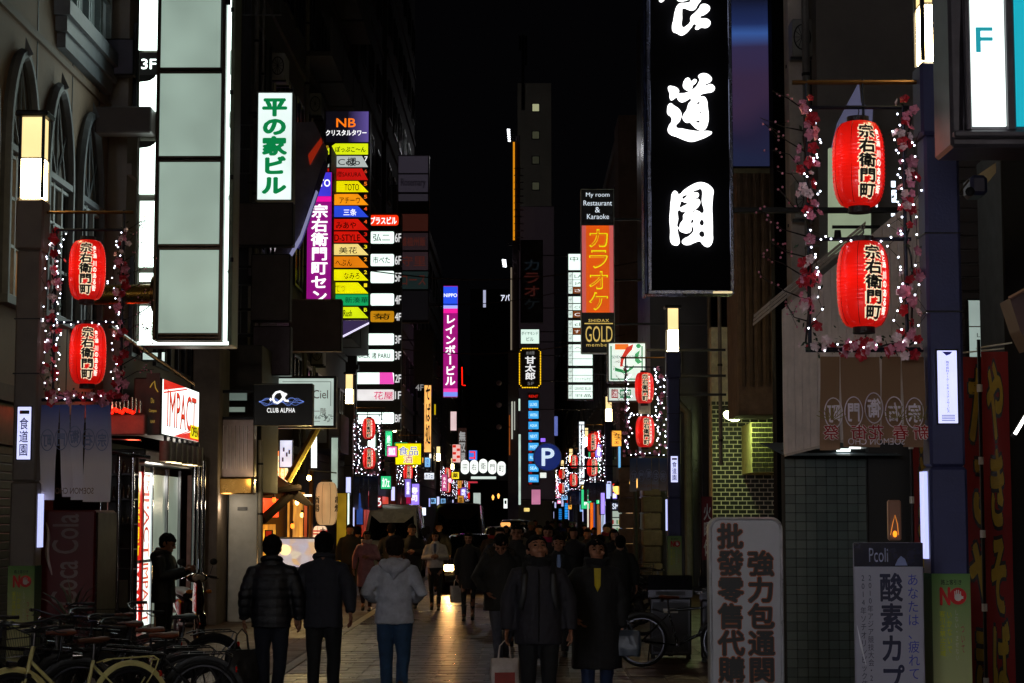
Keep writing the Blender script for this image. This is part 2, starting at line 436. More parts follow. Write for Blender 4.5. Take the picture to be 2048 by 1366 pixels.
# panel joints (recessed look: thin raised dark battens) and string course
j = MB(); j.box(-6.2, -6.16, 9, 28.02, 7.98, 8.08); j.box(-6.2, -6.12, 9, 28.03, 3.3, 3.5); obj('string_course', j, P('#6e5b4c', .7), LB)
for yj in (21.9, 23.8, 25.7, 27.35):
    obj('panel_joint', MB().box(-6.2, -6.192, yj, yj + .03, 3.6, 15), BLK, LB)
obj('panel_joint', MB().box(-6.2, -6.193, 9, 27.99, 5.02, 5.04), BLK, LB)
TRIM = P('#5b6068', .55, 0, .3, 4); OPEN = P('#0d0e12', .3)
def arch_window(yc, lit=None, w=1.3):
    z0, zs, zt = 4.55, 6.35, 7.6; h = w / 2; n = 9
    pts = []
    for i in range(n + 1):
        t = i / n; pts.append((yc - h + h * (1 - math.cos(t * PI / 2) ** .9) if False else yc - h * math.cos(t * PI / 2) ** 1.15, zs + (zt - zs) * math.sin(t * PI / 2) ** 1.0))
    R_ = [(2 * yc - a, b) for a, b in reversed(pts[:-1])]
    top = pts + R_
    fr = MB()
    path = [(-6.14, yc - h, z0)] + [(-6.14, a, b) for a, b in top] + [(-6.14, yc + h, z0)]
    fr.tube(path, (.075), 6)
    fr.box(-6.199, -6.06, yc - h - .1, yc + h + .1, z0 - .1, z0 - .001)
    fr.box(-6.198, -6.08, yc - h + .05, yc + h - .05, zs - .05, zs + .03)
    fr.add([(-6.12, yc - .05, zt - .05), (-6.12, yc + .05, zt - .05), (-6.12, yc, zt + .22), (-6.02, yc, zt)], [(0, 1, 2), (0, 1, 3), (1, 2, 3), (0, 2, 3)])
    F = obj('arched_window', fr, TRIM, LB)
    g = MB(); g.poly([(-6.185, a, b) for a, b in top] ); obj('arch_panel', g, P('#4a3a30', .7), F)
    mu = MB()
    for a in (-.32, 0, .32): mu.tube([(-6.17, yc, zs + .02), (-6.17, yc + a * 1.5, zt - .28 - abs(a) * .9)], .022, 5)
    for a in (-.3, .3): mu.tube([(-6.17, yc + a * 1.6, zs + .02), (-6.17, yc, zt - .12)], .018, 5)
    obj('tracery', mu, TRIM, F)
    for k in (-1, 0, 1):
        pf = MB(); a = yc + k * (w / 3.05); q = w / 6.6
        for s in (-1, 1): pf.box(-6.185, -6.13, a + s * q - .02, a + s * q + .02, z0, zs - .06)
        for z in (z0 + .02, z0 + .62, z0 + 1.2, zs - .1): pf.box(-6.185, -6.135, a - q + .021, a + q - .021, z - .02, z + .02)
        C = obj('casement', pf, P('#9aa0a6', .5), F)
        obj('pane', MB().box(-6.19, -6.183, a - q, a + q, z0, zs - .06), lit if lit else GL('#2a3038', .1), C)
arch_window(26.65); arch_window(24.8); arch_window(22.95, E('#a86a1c', .22, False, .6, 2)); arch_window(21.1, E('#a86a1c', .2, False, .6, 2))
# big upper bay window with sill
fr = MB(); fr.box(-6.2, -5.98, 24.6, 27.9, 8.55, 8.75); fr.box(-6.2, -6.04, 24.7, 27.8, 8.35, 8.549); fr.box(-6.2, -6.08, 24.8, 27.7, 8.15, 8.349)
UW = obj('window_sill', fr, TRIM, LB)
for i in range(4):
    y0 = 24.85 + i * .72; pf = MB()
    for s in (y0, y0 + .62): pf.box(-6.2, -6.1, s, s + .06, 8.751, 11)
    for z in (8.76, 9.5, 10.25): pf.box(-6.199, -6.12, y0 + .061, y0 + .619, z, z + .05)
    c = obj('casement', pf, P('#8d979c', .5), LB); obj('pane', MB().box(-6.195, -6.185, y0 + .06, y0 + .62, 8.76, 11), E('#8fa0a0', .10, False, .5), c)
# roller shutter slats at street level, near left
SH = thing('roller_shutter', 'dark grey roller shutter beside the left lamp post at the frame edge', 'shutter', (-6.3, 14, 0), 0, None, True)
sl = None
for i in range(26):
    z = .06 + i * .105
    m = MB(); m.bbox(-6.33, -6.29, 13, 24.2, z, z + .098, .008); obj('slat', m, P('#4c4a4a', .45, .5, .2), SH)
obj('side_frame', MB().box(-6.34, -6.2, 24.21, 24.35, 0, 2.95).box(-6.45, -6.25, 13, 24.2, 2.8, 3.3), DSTEEL, SH)
# neighbours further on
building('left building of stacked whitish pilasters behind the tall blank sign', -13, -5.95, 28.2, 34, 22, '#8d8a86', 5, 3.6, 3.6, win='#050608', nw=3)
building('left grey building behind the green lettered lightbox', -13, -5.6, 38.5, 48, 24, '#2c2b30', 6, 3.2, 4.2, nw=4)
building('dark left tower with stacked balconies behind the striped tenant sign', -14, -5.7, 48.4, 61, 21, '#2f2b2e', 5, 3.4, 0, nw=4, balcony=True)
building('left building carrying the column of white floor signs', -14, -5.4, 61.5, 72, 24, '#26242a', 6, 3.2, 0, nw=3)
building('tall left block beyond the white floor signs', -15, -5.3, 73, 92, 27.5, '#2c282a', 7, 3.3, 0, nw=6)
building('left block behind the magenta building sign', -15, -5.2, 93, 120, 17, '#1f1d22', 4, 3.4, 0, nw=7)
building('far left block by the arch of white lozenges', -15, -5.1, 121, 190, 14, '#1b1a20', 3, 3.4, 0, nw=8, lit=((0, 2),))
building('farthest dark block closing the left side of the street', -15, -5.0, 192, 300, 16, '#17171c', 3, 4, 0, nw=8)
# ---- right row
building('near right dark building at the picture edge', 4.35, 12, 6, 14, 13, '#2a2628', 3, 3.4, 0, nw=4)
building('right grey stone building behind the lantern frame', 4.6, 13, 29.2, 34.5, 20, '#6a625c', 4, 3.5, 3.7, nw=2)
building('right dark glazed building behind the black sign', 4.35, 13, 53, 62, 20, '#282326', 4, 3.4, 0, nw=3)
building('right beige building behind the karaoke sign', 4.0, 13, 76, 92, 17.2, '#5d4c44', 4, 3.4, 0, nw=5)
building('right dark building with tenant sign column', 3.9, 13, 93, 118, 15, '#221d1f', 4, 3.2, 0, nw=7)
building('far right block beyond the round parking sign', 3.8, 13, 119, 180, 18, '#1b181b', 4, 3.5, 0, nw=9, lit=((1, 3),))
building('farthest dark block closing the right side of the street', 3.7, 13, 182, 300, 17, '#161418', 3, 4, 0, nw=8)

# stone faced building at the right with the quoin columns
def quoin(x0, x1, D, zt, label):
    t = thing('stone_column', label, 'column', ((x0 + x1) / 2, D, 0), 0, None, True); z = 0.0; i = 0
    while z < zt - .1:
        k = .03 if i % 2 else 0
        m = MB(); m.bbox(x0 - k, x1 + k, D - k, D + .55, z + .006, z + .394, .03); obj('stone', m, P(('#6b5d52', '#75675b', '#5f5349')[i % 3], .85, 0, .3, 7, .5, 30), t); z += .4; i += 1
    return t
a = W(1240, 1000, 50); b = W(1280, 1000, 50); quoin(a.x, b.x, 50, 3.2, 'narrow stone block column beside the convenience store')
a = W(1287, 1000, 46); b = W(1322, 1000, 46); quoin(a.x, b.x, 46, 4.0, 'stone block column left of the dark lamp post')
up = W(1238, 500, 76); up2 = W(1300, 500, 76)
# fronts that face the camera, right middle distance
def slabw(name, label, cat, b, D, th, mat, z0=None, parts=None):
    X0, X1, Z0, Z1 = rect(b, D); Z0 = z0 if z0 is not None else Z0
    t = thing(name, label, cat, ((X0 + X1) / 2, D, Z0), 0, None, True); obj(parts or 'wall', MB().bbox(X0, X1, D, D + th, Z0, Z1, .015), mat, t); return t, (X0, X1, Z0, Z1)
slabw('building_pier', 'pale stone pier rising beside the blue wall panel', 'pier', (1580, -80, 1650, 800), 30, .8, P('#c4b8b0', .8, 0, .25, 3, .3, 25))
slabw('building_pier', 'tan plaster pier between karaoke sign and black sign', 'pier', (1238, 230, 1300, 900), 72, 3, P('#6f5c50', .8, 0, .25, 2, .3, 25), 0)
t, r = slabw('dark_building', 'black polished shop front right of the second lamp post', 'building', (1300, -40, 1424, 1250), 47, 5, P('#221d1f', .3, 0, .3, 2), 0)
for x in (1340, 1372, 1384, 1404):
    X = W(x, 900, 46.9).x; obj('mullion', MB().box(X, X + .05, 46.93, 46.999, 0, 4.6), STEEL, t)
obj('gutter_pipe', MB().tube([(W(1421, 900, 46.8).x, 46.85, 0), (W(1421, 900, 46.8).x, 46.85, 9)], .05, 10), P('#9a8a70', .3, .8), t)
obj('downpipe', MB().tube([(W(1376, 900, 46.7).x, 46.7, 0), (W(1376, 900, 46.7).x, 46.7, 4.45), (W(1352, 900, 46.7).x, 46.7, 4.75)], .1, 12), P('#6d6660', .5), t)
# lit brick alley wall
X0, X1, Z0, Z1 = rect((1425, 805, 1502, 1110), 45)
BW = thing('brick_wall', 'green lit brick wall in the alley under the oval lamp', 'wall', (X0, 45, 0), 0, None, True)
obj('mortar', MB().box(X0, X0 + 3.2, 44.996, 45.4, 0, 6.4), P('#e8e4cc', .85), BW)
bm_ = {}
nb = 0
for r in range(36):
    z = .95 + r * .1025
    for c in range(8):
        x = X0 + c * .2 - (.1 if r % 2 else 0); a, b = max(x + .011, X0), x + .189
        if b - a < .03: continue
        k = round(b - a, 3)
        if k not in bm_:
            m = MB(); m.bbox(0, b - a, 0, .06, 0, .082, .004); me = m.mesh('brick'); me.materials.append(P('#1a2016', .5, 0, .35, 4, .3, 60)); bm_[k] = me
        o = bpy.data.objects.new('brick', bm_[k]); COL.objects.link(o); o.parent = BW; o.matrix_parent_inverse = INW[BW.name]; o.location = (a, 44.985 + rnd.uniform(0, .008), z + .010); nb += 1
# brick projection right of it
X2, X3, Z2, Z3 = rect((1503, 845, 1553, 945), 43)
BP = thing('brick_box', 'yellow green lit brick bay hanging right of the alley lamp', 'bay', (X2, 43, Z2), 0, None, True)
obj('mortar', MB().box(X2, X3, 42.998, 44.9, Z2, Z3), P('#c8c888', .85), BP)
for r in range(10):
    for c in range(4):
        z = Z2 + .01 + r * .112; x = X2 + .02 + c * .145 - (.07 if r % 2 else 0); a, b = max(x, X2 + .005), min(x + .138, X3 - .003)
        if b - a > .03 and z + .1 < Z3: obj('brick', MB().bbox(a, b, 42.988, 43.05, z + .006, z + .098, .004), P('#2e301c', .5, 0, .3, 5), BP)
LT = thing('wall_lamp', 'glowing oval bulkhead lamp on the brick alley wall', 'lamp', W(1464, 840, 42.7), 0, None, True)
c = W(1464, 832, 42.7)
obj('lens', MB().ell(c, (.20, .14, .11), M=Matrix.Rotation(R(18), 3, 'Y')), E('#f4ffb8', 20), LT, True); obj('arm', MB().tube([c + Vector((0, .1, .05)), c + Vector((0, 1.2, .25)), (c.x, 45.0, c.z + .25)], .025, 6), DSTEEL, LT); obj('base', MB().ell(c + Vector((-.02, .1, .05)), (.17, .14, .1), M=Matrix.Rotation(R(18), 3, 'Y')), DSTEEL, LT, True)
def lamp(name, loc, col, power, parent, typ='POINT', size=.08, rot=None, spot=None):
    ld = bpy.data.lights.new(name, typ); ld.color = col; ld.energy = power; ld.shadow_soft_size = size
    if spot: ld.spot_size = spot; ld.spot_blend = .6
    o = bpy.data.objects.new(name, ld); COL.objects.link(o); o.parent = parent
    if parent is not None and parent.name in INW: o.matrix_parent_inverse = INW[parent.name]
    o.location = loc
    if rot: o.rotation_euler = rot
    return o
lamp('lamp_light', c + Vector((0, -.22, -.12)), (.8, 1, .38), 60, LT)
t, r = slabw('concrete_wall', 'rough concrete fascia hanging under the blue wall panel', 'facade', (1474, 340, 1556, 830), 40, 2, P('#6b5a4e', .9, 0, .4, 3, .8, 22))
for k in range(5):
    x = r[0] + .08 + k * .17; obj('stain_rib', MB().box(x, x + .07, 39.95, 39.999, r[2] + .6, r[3] - .05), P('#54463c', .9), t)
# glossy blue/mauve wall panel
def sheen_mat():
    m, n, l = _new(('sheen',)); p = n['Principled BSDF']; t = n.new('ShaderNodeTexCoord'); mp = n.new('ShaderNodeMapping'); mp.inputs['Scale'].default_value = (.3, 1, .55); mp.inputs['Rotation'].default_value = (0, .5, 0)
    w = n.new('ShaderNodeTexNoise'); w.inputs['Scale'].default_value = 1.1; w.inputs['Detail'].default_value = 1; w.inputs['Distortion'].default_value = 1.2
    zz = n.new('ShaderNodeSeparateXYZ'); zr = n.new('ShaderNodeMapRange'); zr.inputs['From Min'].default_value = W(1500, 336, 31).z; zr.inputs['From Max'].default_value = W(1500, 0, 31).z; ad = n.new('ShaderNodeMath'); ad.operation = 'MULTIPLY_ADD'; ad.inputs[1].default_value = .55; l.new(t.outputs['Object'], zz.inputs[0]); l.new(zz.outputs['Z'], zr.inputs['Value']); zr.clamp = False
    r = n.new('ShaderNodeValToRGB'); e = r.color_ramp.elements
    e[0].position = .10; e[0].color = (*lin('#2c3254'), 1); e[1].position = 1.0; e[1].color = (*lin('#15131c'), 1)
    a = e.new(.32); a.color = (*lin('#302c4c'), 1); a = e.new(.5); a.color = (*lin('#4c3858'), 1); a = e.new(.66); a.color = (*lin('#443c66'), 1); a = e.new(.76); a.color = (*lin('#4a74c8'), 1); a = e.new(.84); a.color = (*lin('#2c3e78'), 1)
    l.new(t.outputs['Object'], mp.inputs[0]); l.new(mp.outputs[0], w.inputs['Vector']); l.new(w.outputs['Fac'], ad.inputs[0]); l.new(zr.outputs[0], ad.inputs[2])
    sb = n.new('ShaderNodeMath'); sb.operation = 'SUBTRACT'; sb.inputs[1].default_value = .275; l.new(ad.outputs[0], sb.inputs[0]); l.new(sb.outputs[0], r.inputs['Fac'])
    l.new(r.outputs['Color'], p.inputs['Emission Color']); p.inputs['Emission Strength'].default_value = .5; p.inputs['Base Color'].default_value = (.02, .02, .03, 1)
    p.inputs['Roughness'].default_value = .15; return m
sign('video_wall', 'dim blue and mauve glowing wall panel behind the black sign', 'wall panel', (1445, -120, 1547, 336), 31, .5, sheen_mat(), DSTEEL, .03)
slabw('building_pier', 'black pier right of the blue wall panel', 'pier', (1548, -100, 1579, 900), 30.5, .5, P('#070608', .8, spec=.05), 0)
# corrugated shed, tiled wall, ceiling with downlights
D = 21.5
def C(px, py, d=D): return W(px, py, d)
SHD = thing('corrugated_gable', 'pale corrugated metal gable wall over the tiled shop front', 'wall', (C(1570, 900).x, D, C(1570, 905).z), 0, None, True)
pl, pr_ = C(1566, 640), C(1850, 640); zt = lambda x: C(1566, 618).z + (x - pl.x) * (C(1700, 505).z - C(1566, 618).z) / (C(1700, 505).x - pl.x)
zb = lambda x: C(1580, 908).z + max(0, (x - C(1580, 900).x)) * (C(1735, 868).z - C(1580, 908).z) / (C(1735, 868).x - C(1580, 900).x)
x = pl.x; i = 0
while x < pr_.x:
    w_ = .0425; m = MB(); y0 = D + (0 if i % 2 else .045)
    m.prism([(x, y0, zb(x)), (x + w_, y0, zb(x + w_)), (x + w_, y0, zt(x + w_)), (x, y0, zt(x))], (0, .05, 0)); obj('corrugation_rib', m, P('#d4c4ba', .5, .1, .2, 3), SHD); x += w_; i += 1
rf = MB(); q0, q1 = C(1535, 628), C(1725, 470)
for k in range(3):
    o = k * .045; rf.prism([(q0.x, D - .12 - .05 * k, q0.z + o), (q1.x, D - .12 - .05 * k, q1.z + o), (q1.x, D - .12 - .05 * k, q1.z + o + .035), (q0.x, D - .12 - .05 * k, q0.z + o + .035)], (0, 1.5, 0))
obj('eave_rail', rf, P('#8a8078', .4, .4), SHD)
obj('bottom_trim', MB().prism([(pl.x, D - .03, zb(pl.x) - .03), (pr_.x, D - .03, zb(pr_.x) - .03), (pr_.x, D - .03, zb(pr_.x)), (pl.x, D - .03, zb(pl.x))], (0, .06, 0)), P('#b0a196', .4, .3), SHD)
obj('soffit', MB().quad((C(1570, 905).x, D + .06, C(1, 911).z), (4.3, D + .06, C(1, 911).z), (4.3, D + 2.4, C(1, 905).z + .2), (C(1570, 905).x, D + 2.4, C(1, 905).z + .2)), P('#7c8894', .5), SHD)
for (px, py) in ((1687, 903), (1712, 898), (1730, 893)):
    q = C(px, py, D + .5 + (903 - py) * .08); obj('downlight', MB().stack([(q.x, q.y, q.z + .03, .08, .08), (q.x, q.y, q.z, .08, .08)], 14), E('#e8f4f0', 3), SHD)
DT = 22.0
TX0, TX1, TZ0, TZ1 = rect((1572, 915, 1739, 1366), DT)
TW = thing('tiled_wall', 'grey green square tiled shop wall beside the right lamp post', 'wall', (TX0, DT, 0), 0, None, True)
obj('grout', MB().box(TX0, TX1, DT + .008, DT + .3, 0, TZ1 + .1), P('#1b201e', .9), TW)
tm = None; nt = 0; n_c = 8; tw = (TX1 - TX0) / n_c; th_ = .104
tms = []
for k in range(3):
    m = MB(); m.bbox(.003, tw - .003, 0, .03, .003, th_ - .003, .003); me = m.mesh('tile'); me.materials.append(P(('#5f6b66', '#56625d', '#66706a')[k], .3, 0, .15, 3)); tms.append(me)
for r in range(25):
    for c_ in range(n_c):
        o = bpy.data.objects.new('tile', rnd.choice(tms)); COL.objects.link(o); o.parent = TW; o.matrix_parent_inverse = INW[TW.name]; o.location = (TX0 + c_ * tw, DT - .002 * rnd.random(), r * th_)
building_dark = slabw('recessed_shop', 'dark recessed shop front between tiled wall and right lamp post', 'shop front', (1740, 870, 2100, 1700), 21.9, .4, P('#141214', .5), 0)
# low box with the small standing candle lamp panel
slabw('lit_plaque', 'small dim plaque with a candle shaped light behind the poster', 'plaque', (1777, 1000, 1803, 1081), 18, .08, E('#6a4a3c', .22, False), None, 'panel')
q = W(1790, 1068, 17.98); cn = thing('candle_light', 'small orange candle shaped light on the dim plaque', 'light', q, 0, None, True)
obj('flame_outline', MB().tube([W(1781, 1070, 17.97), W(1786, 1045, 17.97), W(1790, 1030, 17.97), W(1795, 1048, 17.97), W(1797, 1070, 17.97)], .004, 5), E('#ff9a3c', .7, False), cn); obj('bulb', MB().ell(q, (.02, .02, .03)), E('#ff8a20', 2, False), cn)
# right edge facade: dark siding boards + post
sd = thing('board_wall', 'dark horizontal board wall under the white F sign', 'wall', (4.1, 19, 0), 0, None, True)
ax0, ax1, az0, az1 = rect((1925, 420, 1996, 1366), 20)
for k in range(40):
    z = .05 + k * .147
    obj('board', MB().bbox(ax0 - .3, ax1, 20, 20.05, z, z + .135, .008), P('#2c2424', .6, 0, .3, 3), sd)
slabw('building_pier', 'dull brown pier at the right picture edge', 'pier', (1994, 300, 2014, 1500), 19.6, .4, P('#3c3436', .6), 0)
slabw('building_pier', 'black pier filling the right picture edge', 'pier', (2015, 290, 2100, 1500), 18.5, 1.0, P('#0b090b', .6), 0)
# left: marble wall, concrete pier, door
slabw('concrete_pier', 'grey concrete pier right of the red white shop', 'pier', (382, 690, 436, 1260), 34, 1.2, P('#776a60', .85, 0, .3, 2, .4, 20), 0)
t, r = slabw('marble_wall', 'pale marble entrance wall under the brass strip', 'wall', (456, 985, 514, 1260), 35, .6, P('#b8b8b4', .35, 0, .22, 2.5), 0)
obj('number_plate', MB().box(*[W(475, 1018, 34.97).x, W(494, 1018, 34.97).x], 34.97, 34.999, W(1, 1021, 34.97).z, W(1, 1014, 34.97).z), P('#1a2230', .4), t)
slabw('dark_doorway', 'narrow black doorway left of the marble wall', 'door', (437, 975, 456, 1250), 35.1, .3, P('#0a0a0c', .3), 0, 'leaf')
slabw('grey_facade', 'grey facade with drain pipes above the marble entrance', 'facade', (436, 690, 523, 985), 35.8, 2.5, P('#4b4542', .8), None)
pp = thing('drain_pipe', 'pale vertical drain pipe at the alley corner', 'pipe', W(521, 1250, 34.8), 0, None, True)
obj('pipe', MB().tube([W(521, 1240, 34.8), W(521, 880, 34.8)], .045, 12), P('#8a8478', .5), pp, True)
for y in (930, 1030, 1130): obj('clamp', MB().stack([(*W(521, y, 34.8)[:2], W(521, y, 34.8).z, .055, .055), (*W(521, y, 34.8)[:2], W(521, y, 34.8).z + .04, .055, .055)], 12), DSTEEL, pp)
# far tower with lit windows, right of centre
t, r = slabw('far_tower', 'slim grey tower with small square windows right of the dark sky', 'tower', (1035, 166, 1103, 700), 130, 6, P('#8a8478', .9, 0, .2, .3), 0)
for (y, k) in ((215, .6), (270, .05), (320, .02), (372, .04)):
    a, b, c_, d = rect((1065, y - 7, 1078, y + 7), 129.9)
    f = obj('window', MB().box(a - .06, b + .06, 129.93, 129.999, c_ - .06, d + .06), DSTEEL, t); obj('pane', MB().box(a, b, 129.9, 129.929, c_, d), E('#c6c89a', k, False), f)
obj('mast', MB().tube([W(1046, 220, 129.5), W(1046, 70, 129.5)], .12, 6).tube([W(1040, 100, 129.5), W(1040, 72, 129.5)], .1, 6).tube([W(1052, 130, 129.5), W(1052, 72, 129.5)], .1, 6), STEEL, t)

t = thing('lit_awning', 'pale green lit awning wall seen between the two nearest right lanterns', 'awning', W(1700, 510, 27), 0, None, True)
obj('lower_panel', MB().prism([W(1658, 296, 27), W(1742, 296, 27), W(1742, 480, 27), W(1658, 512, 27)], (0, .1, 0)), E('#a8b898', .62, vary=.1), t)
obj('upper_panel', MB().prism([W(1676, 244, 27.02), W(1718, 165, 27.02), W(1722, 205, 27.02), W(1746, 218, 27.02), W(1742, 294, 27.02), W(1664, 294, 27.02)], (0, .1, 0)), E('#6a6a8a', .45, vary=.1), t)
obj('hook_rail', MB().box(W(1658, 1, 26.9).x, W(1752, 1, 26.9).x, 26.9, 26.94, W(1, 458, 26.9).z, W(1, 452, 26.9).z), INK, t); obj('iron_bell', MB().stack([(W(1668, 1, 26.9).x, 26.9, W(1, 482, 26.9).z, .06, .06), (W(1668, 1, 26.9).x, 26.9, W(1, 462, 26.9).z, .045, .045)], 12), INK, t)
t = thing('bright_window', 'bright white broken up window right of the nearest lanterns', 'window', W(1790, 440, 28), 0, None, True)
for b in ((1783, 362, 1791, 374), (1784, 380, 1793, 404), (1783, 420, 1790, 432), (1785, 434, 1792, 445), (1752, 372, 1755, 420)): q = rect(b, 28); obj('pane', MB().box(q[0], q[1], 28, 28.03, q[2], q[3]), E('#dff0ff', 2.2, False), t)

# ================================================================== SIGNS
WT = '#eafff6'; WS = '#eafff5'
GRY = P('#6a6468', .5, .1, .2); BACK = P('#5a5052', .6, .1, .25, 3)
def R4(b, D): return rect(b, D)
def plate(parent, b, D, mat, name='panel', th=.012):
    X0, X1, Z0, Z1 = rect(b, D); return obj(name, MB().box(X0, X1, D, D + th, Z0, Z1), mat, parent)
def poly(parent, pts, D, mat, name='panel', th=.01):
    return obj(name, MB().prism([W(x, y, D) for x, y in pts], (0, th, 0)), mat, parent)

# --- left: white sign behind, blank grey sign in front
D = 27.0
t = thing('lit_directory_sign', 'tall bright white directory sign with a black 3F band behind the blank grey sign', 'sign', W(370, 690, D), 0, None, True)
a = rect((274, -60, 470, 692), D); cabinet(t, *a, D, .5, None, P('#6a6a60', .35, .7), .05)
obj('bracket_arm', MB().bbox(W(205, 1, D).x, W(316, 1, D).x, D - .35, D - .02, W(1, 275, D).z, W(1, 223, D).z, .02), P('#3c3230', .5), t)
D = 26.98
for (y0, y1) in ((-55, 100), (150, 223), (282, 388), (402, 534), (546, 563), (612, 684)):
    plate(t, (279, y0, 466, y1), D, E(WT, 1.5, vary=.12), 'face_panel')
plate(t, (279, 105, 320, 150), D, E('#0c0c0c', .1, False), 'dark_band')
text(t, '3F', rect((283, 118, 312, 138), D - .004), D - .004, E(WT, 1.5, False), off=.03)
for yy in (150, 282): poly(t, [(279, yy), (312, yy), (309, yy + 5), (300, yy + 11), (290, yy + 13), (279, yy + 14)], D - .004, INK, 'dark_arc')
text(t, 'TEL', rect((291, 655, 318, 671), D - .004), D - .004, P('#b8b478', .6), off=.01)
plate(t, (280, 645, 315, 647), D - .004, E('#c8c400', .8, False), 'line')
for (y0, y1) in ((-60, 100), (110, 245), (256, 390), (401, 540), (551, 680)): plate(t, (452, y0, 459, y1), D - .3, E(WT, 1.6), 'tube_strip')
q = rect((459, -60, 468, 690), D - .31); obj('side_channel', MB().bbox(q[0], q[1], D - .32, D + .2, q[2], q[3], .01), P('#9aa89c', .4, .3), t)
for y in (15, 180, 350, 515): q = rect((460, y, 467, y + 9), D - .33); obj('channel_clip', MB().bbox(q[0], q[1], D - .35, D - .321, q[2], q[3], .005), STEEL, t)

D = 24.0
t = thing('blank_hanging_sign', 'tall blank grey green light box of stacked panels with dark frame', 'sign', W(380, 678, D), 0, None, True)
GP = E('#93a89c', .92, vary=.16, scale=1.4)
a = rect((311, -80, 449, 680), D); fr = MB()
FRM = P('#2a1d14', .32, .6, .25)
for (x0, x1) in ((311, 318), (441, 449)):
    q = rect((x0, -80, x1, 680), D); fr.bbox(q[0], q[1], D - .02, D + .35, q[2], q[3], .008)
obj('frame_upright', fr, FRM, t)
for y in (-36, 141, 318, 494, 672):
    q = rect((317, y - 6, 441, y + 6), D); f = MB(); f.bbox(q[0], q[1], D - .015, D + .02, q[2], (q[2] + q[3]) / 2 - .004, .006); f.bbox(q[0], q[1], D - .015, D + .02, (q[2] + q[3]) / 2 + .004, q[3], .006); obj('cross_rail', f, FRM, t)
for (y0, y1) in ((-30, 135), (147, 312), (324, 488), (500, 666)): plate(t, (318, y0, 441, y1), D + .01, GP, 'face_panel', .02)
q = rect((311, -80, 449, 680), D); obj('back_box', MB().box(q[0] + .05, q[1] - .05, D + .04, D + .34, q[2], q[3]), DSTEEL, t)
plate(t, (450, 10, 457, 683), D + .1, E(WT, .9), 'side_tube')
plate(t, (274, 683, 457, 690), D + .5, E(WT, 1.2), 'bottom_tube')
bar = thing('sign_pipe', 'round brass sign arm catching lamp light left of the blank sign', 'arm', W(205, 590, 25.5), 0, None, True)
obj('tube', MB().tube([W(190, 590, 25.5), W(312, 588, 25.5)], .135, 20), P('#a07a34', .25, .9, .15), bar, True)
obj('flange', MB().tube([W(306, 588, 25.45), W(316, 588, 25.45)], .24, 24), BRASS, bar, True)
sign('wall_box', 'dull grey panel fixed high between the tan building and the 3F sign', 'panel', (208, 77, 268, 150), 27.6, .2, P('#454254', .6), DSTEEL, .02)
# green letter sign glimpsed behind
t = sign('lit_sign_edge', 'sliver of a white sign with green letters glimpsed left of the 3F sign', 'sign', (252, 185, 272, 400), 30, .3, E('#d8f0e4', .55), DSTEEL, .01)
for i, (y0, y1) in enumerate(((200, 222), (282, 300), (304, 320), (328, 352), (356, 384))): poly(t, [(254, y0), (271, y0 + 2), (271, y1 - 4), (262, y1), (254, y1 - 8)], 29.99, E('#0a8a50', .7, False), 'letter_piece')

# --- 平の家ビル
t = sign('building_name_sign', 'white vertical light box with green Japanese building name', 'sign', (513, 183, 586, 402), 38, .45, E('#e6f6f2', 1.1, vary=.1, scale=1.2), P('#9aa4a4', .4, .6), .03, -5.6,
     [('平の家ビル', (524, 194, 573, 390), E('#078a4a', .8, False), dict(v=True, off=.10))])
# dark backs
for (nm, lb, b, D, m) in (('blank_sign', 'blank dark grey sign directly under the green lettered light box', (476, 405, 586, 491), 36, BACK),
        ('blank_sign', 'tall blank dark sign left of the purple sign', (502, 508, 580, 642), 37, BACK),
        ('blank_sign', 'blank mauve grey sign above the black club sign', (505, 652, 581, 751), 37.2, P('#75697a', .6, .1, .2)),
        ('blank_sign', 'large blank dark sign overlapping the foot of the purple sign', (578, 598, 683, 703), 40, BACK)):
    sign(nm, lb, 'sign', b, D, .35, m, P('#2e2a2c', .4, .5), .02, -5.6)
# slanted big panel
t = thing('slanted_sign', 'dark slanted metallic sign leaning over the purple sign', 'sign', W(620, 500, 42), 0, None, True)
obj('panel', MB().prism([W(590, 245, 42), W(628, 243, 42), W(655, 300, 42), W(640, 360, 42), W(580, 515, 42), W(545, 515, 42), W(588, 400, 42)], (0, .25, 0)), P('#8a86a0', .4, .3, .4, 1.2), t)
obj('edge_strip', MB().prism([W(592, 494, 41.99), W(640, 342, 41.99), W(650, 318, 41.99), W(656, 330, 41.99), W(600, 500, 41.99)], (0, .03, 0)), P('#8a80b8', .2, .8), t)
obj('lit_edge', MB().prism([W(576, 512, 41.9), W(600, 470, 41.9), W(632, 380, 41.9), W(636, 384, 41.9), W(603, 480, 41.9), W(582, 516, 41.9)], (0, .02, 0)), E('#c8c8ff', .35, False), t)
obj('red_stripe', MB().prism([W(616, 310, 41.95), W(642, 275, 41.95), W(645, 285, 41.95), W(620, 330, 41.95)], (0, .02, 0)), E('#b02a10', .5, False), t)
# purple sign
D = 46
t = sign('vertical_sign', 'tall purple vertical sign with white kanji and blue head', 'sign', (612, 343, 664, 700), D, .45, E('#8c0a7a', 1.0, vary=.15, scale=1), DSTEEL, .02, -5.5)
plate(t, (614, 345, 662, 392), D - .004, E('#4038d8', 1.0, vary=.2, scale=1.2), 'head_panel'); plate(t, (614, 393, 662, 403), D - .004, E('#f010a0', 1.0), 'pink_band')
text(t, 'NITTO', rect((614, 359, 660, 373), D - .01), D - .01, E('#ffffff', 1.3, False), off=.04)
text(t, '宗右衛門町センター', rect((622, 408, 655, 664), D - .01), D - .01, E('#ffffff', 1.4, False), v=True, off=.05)

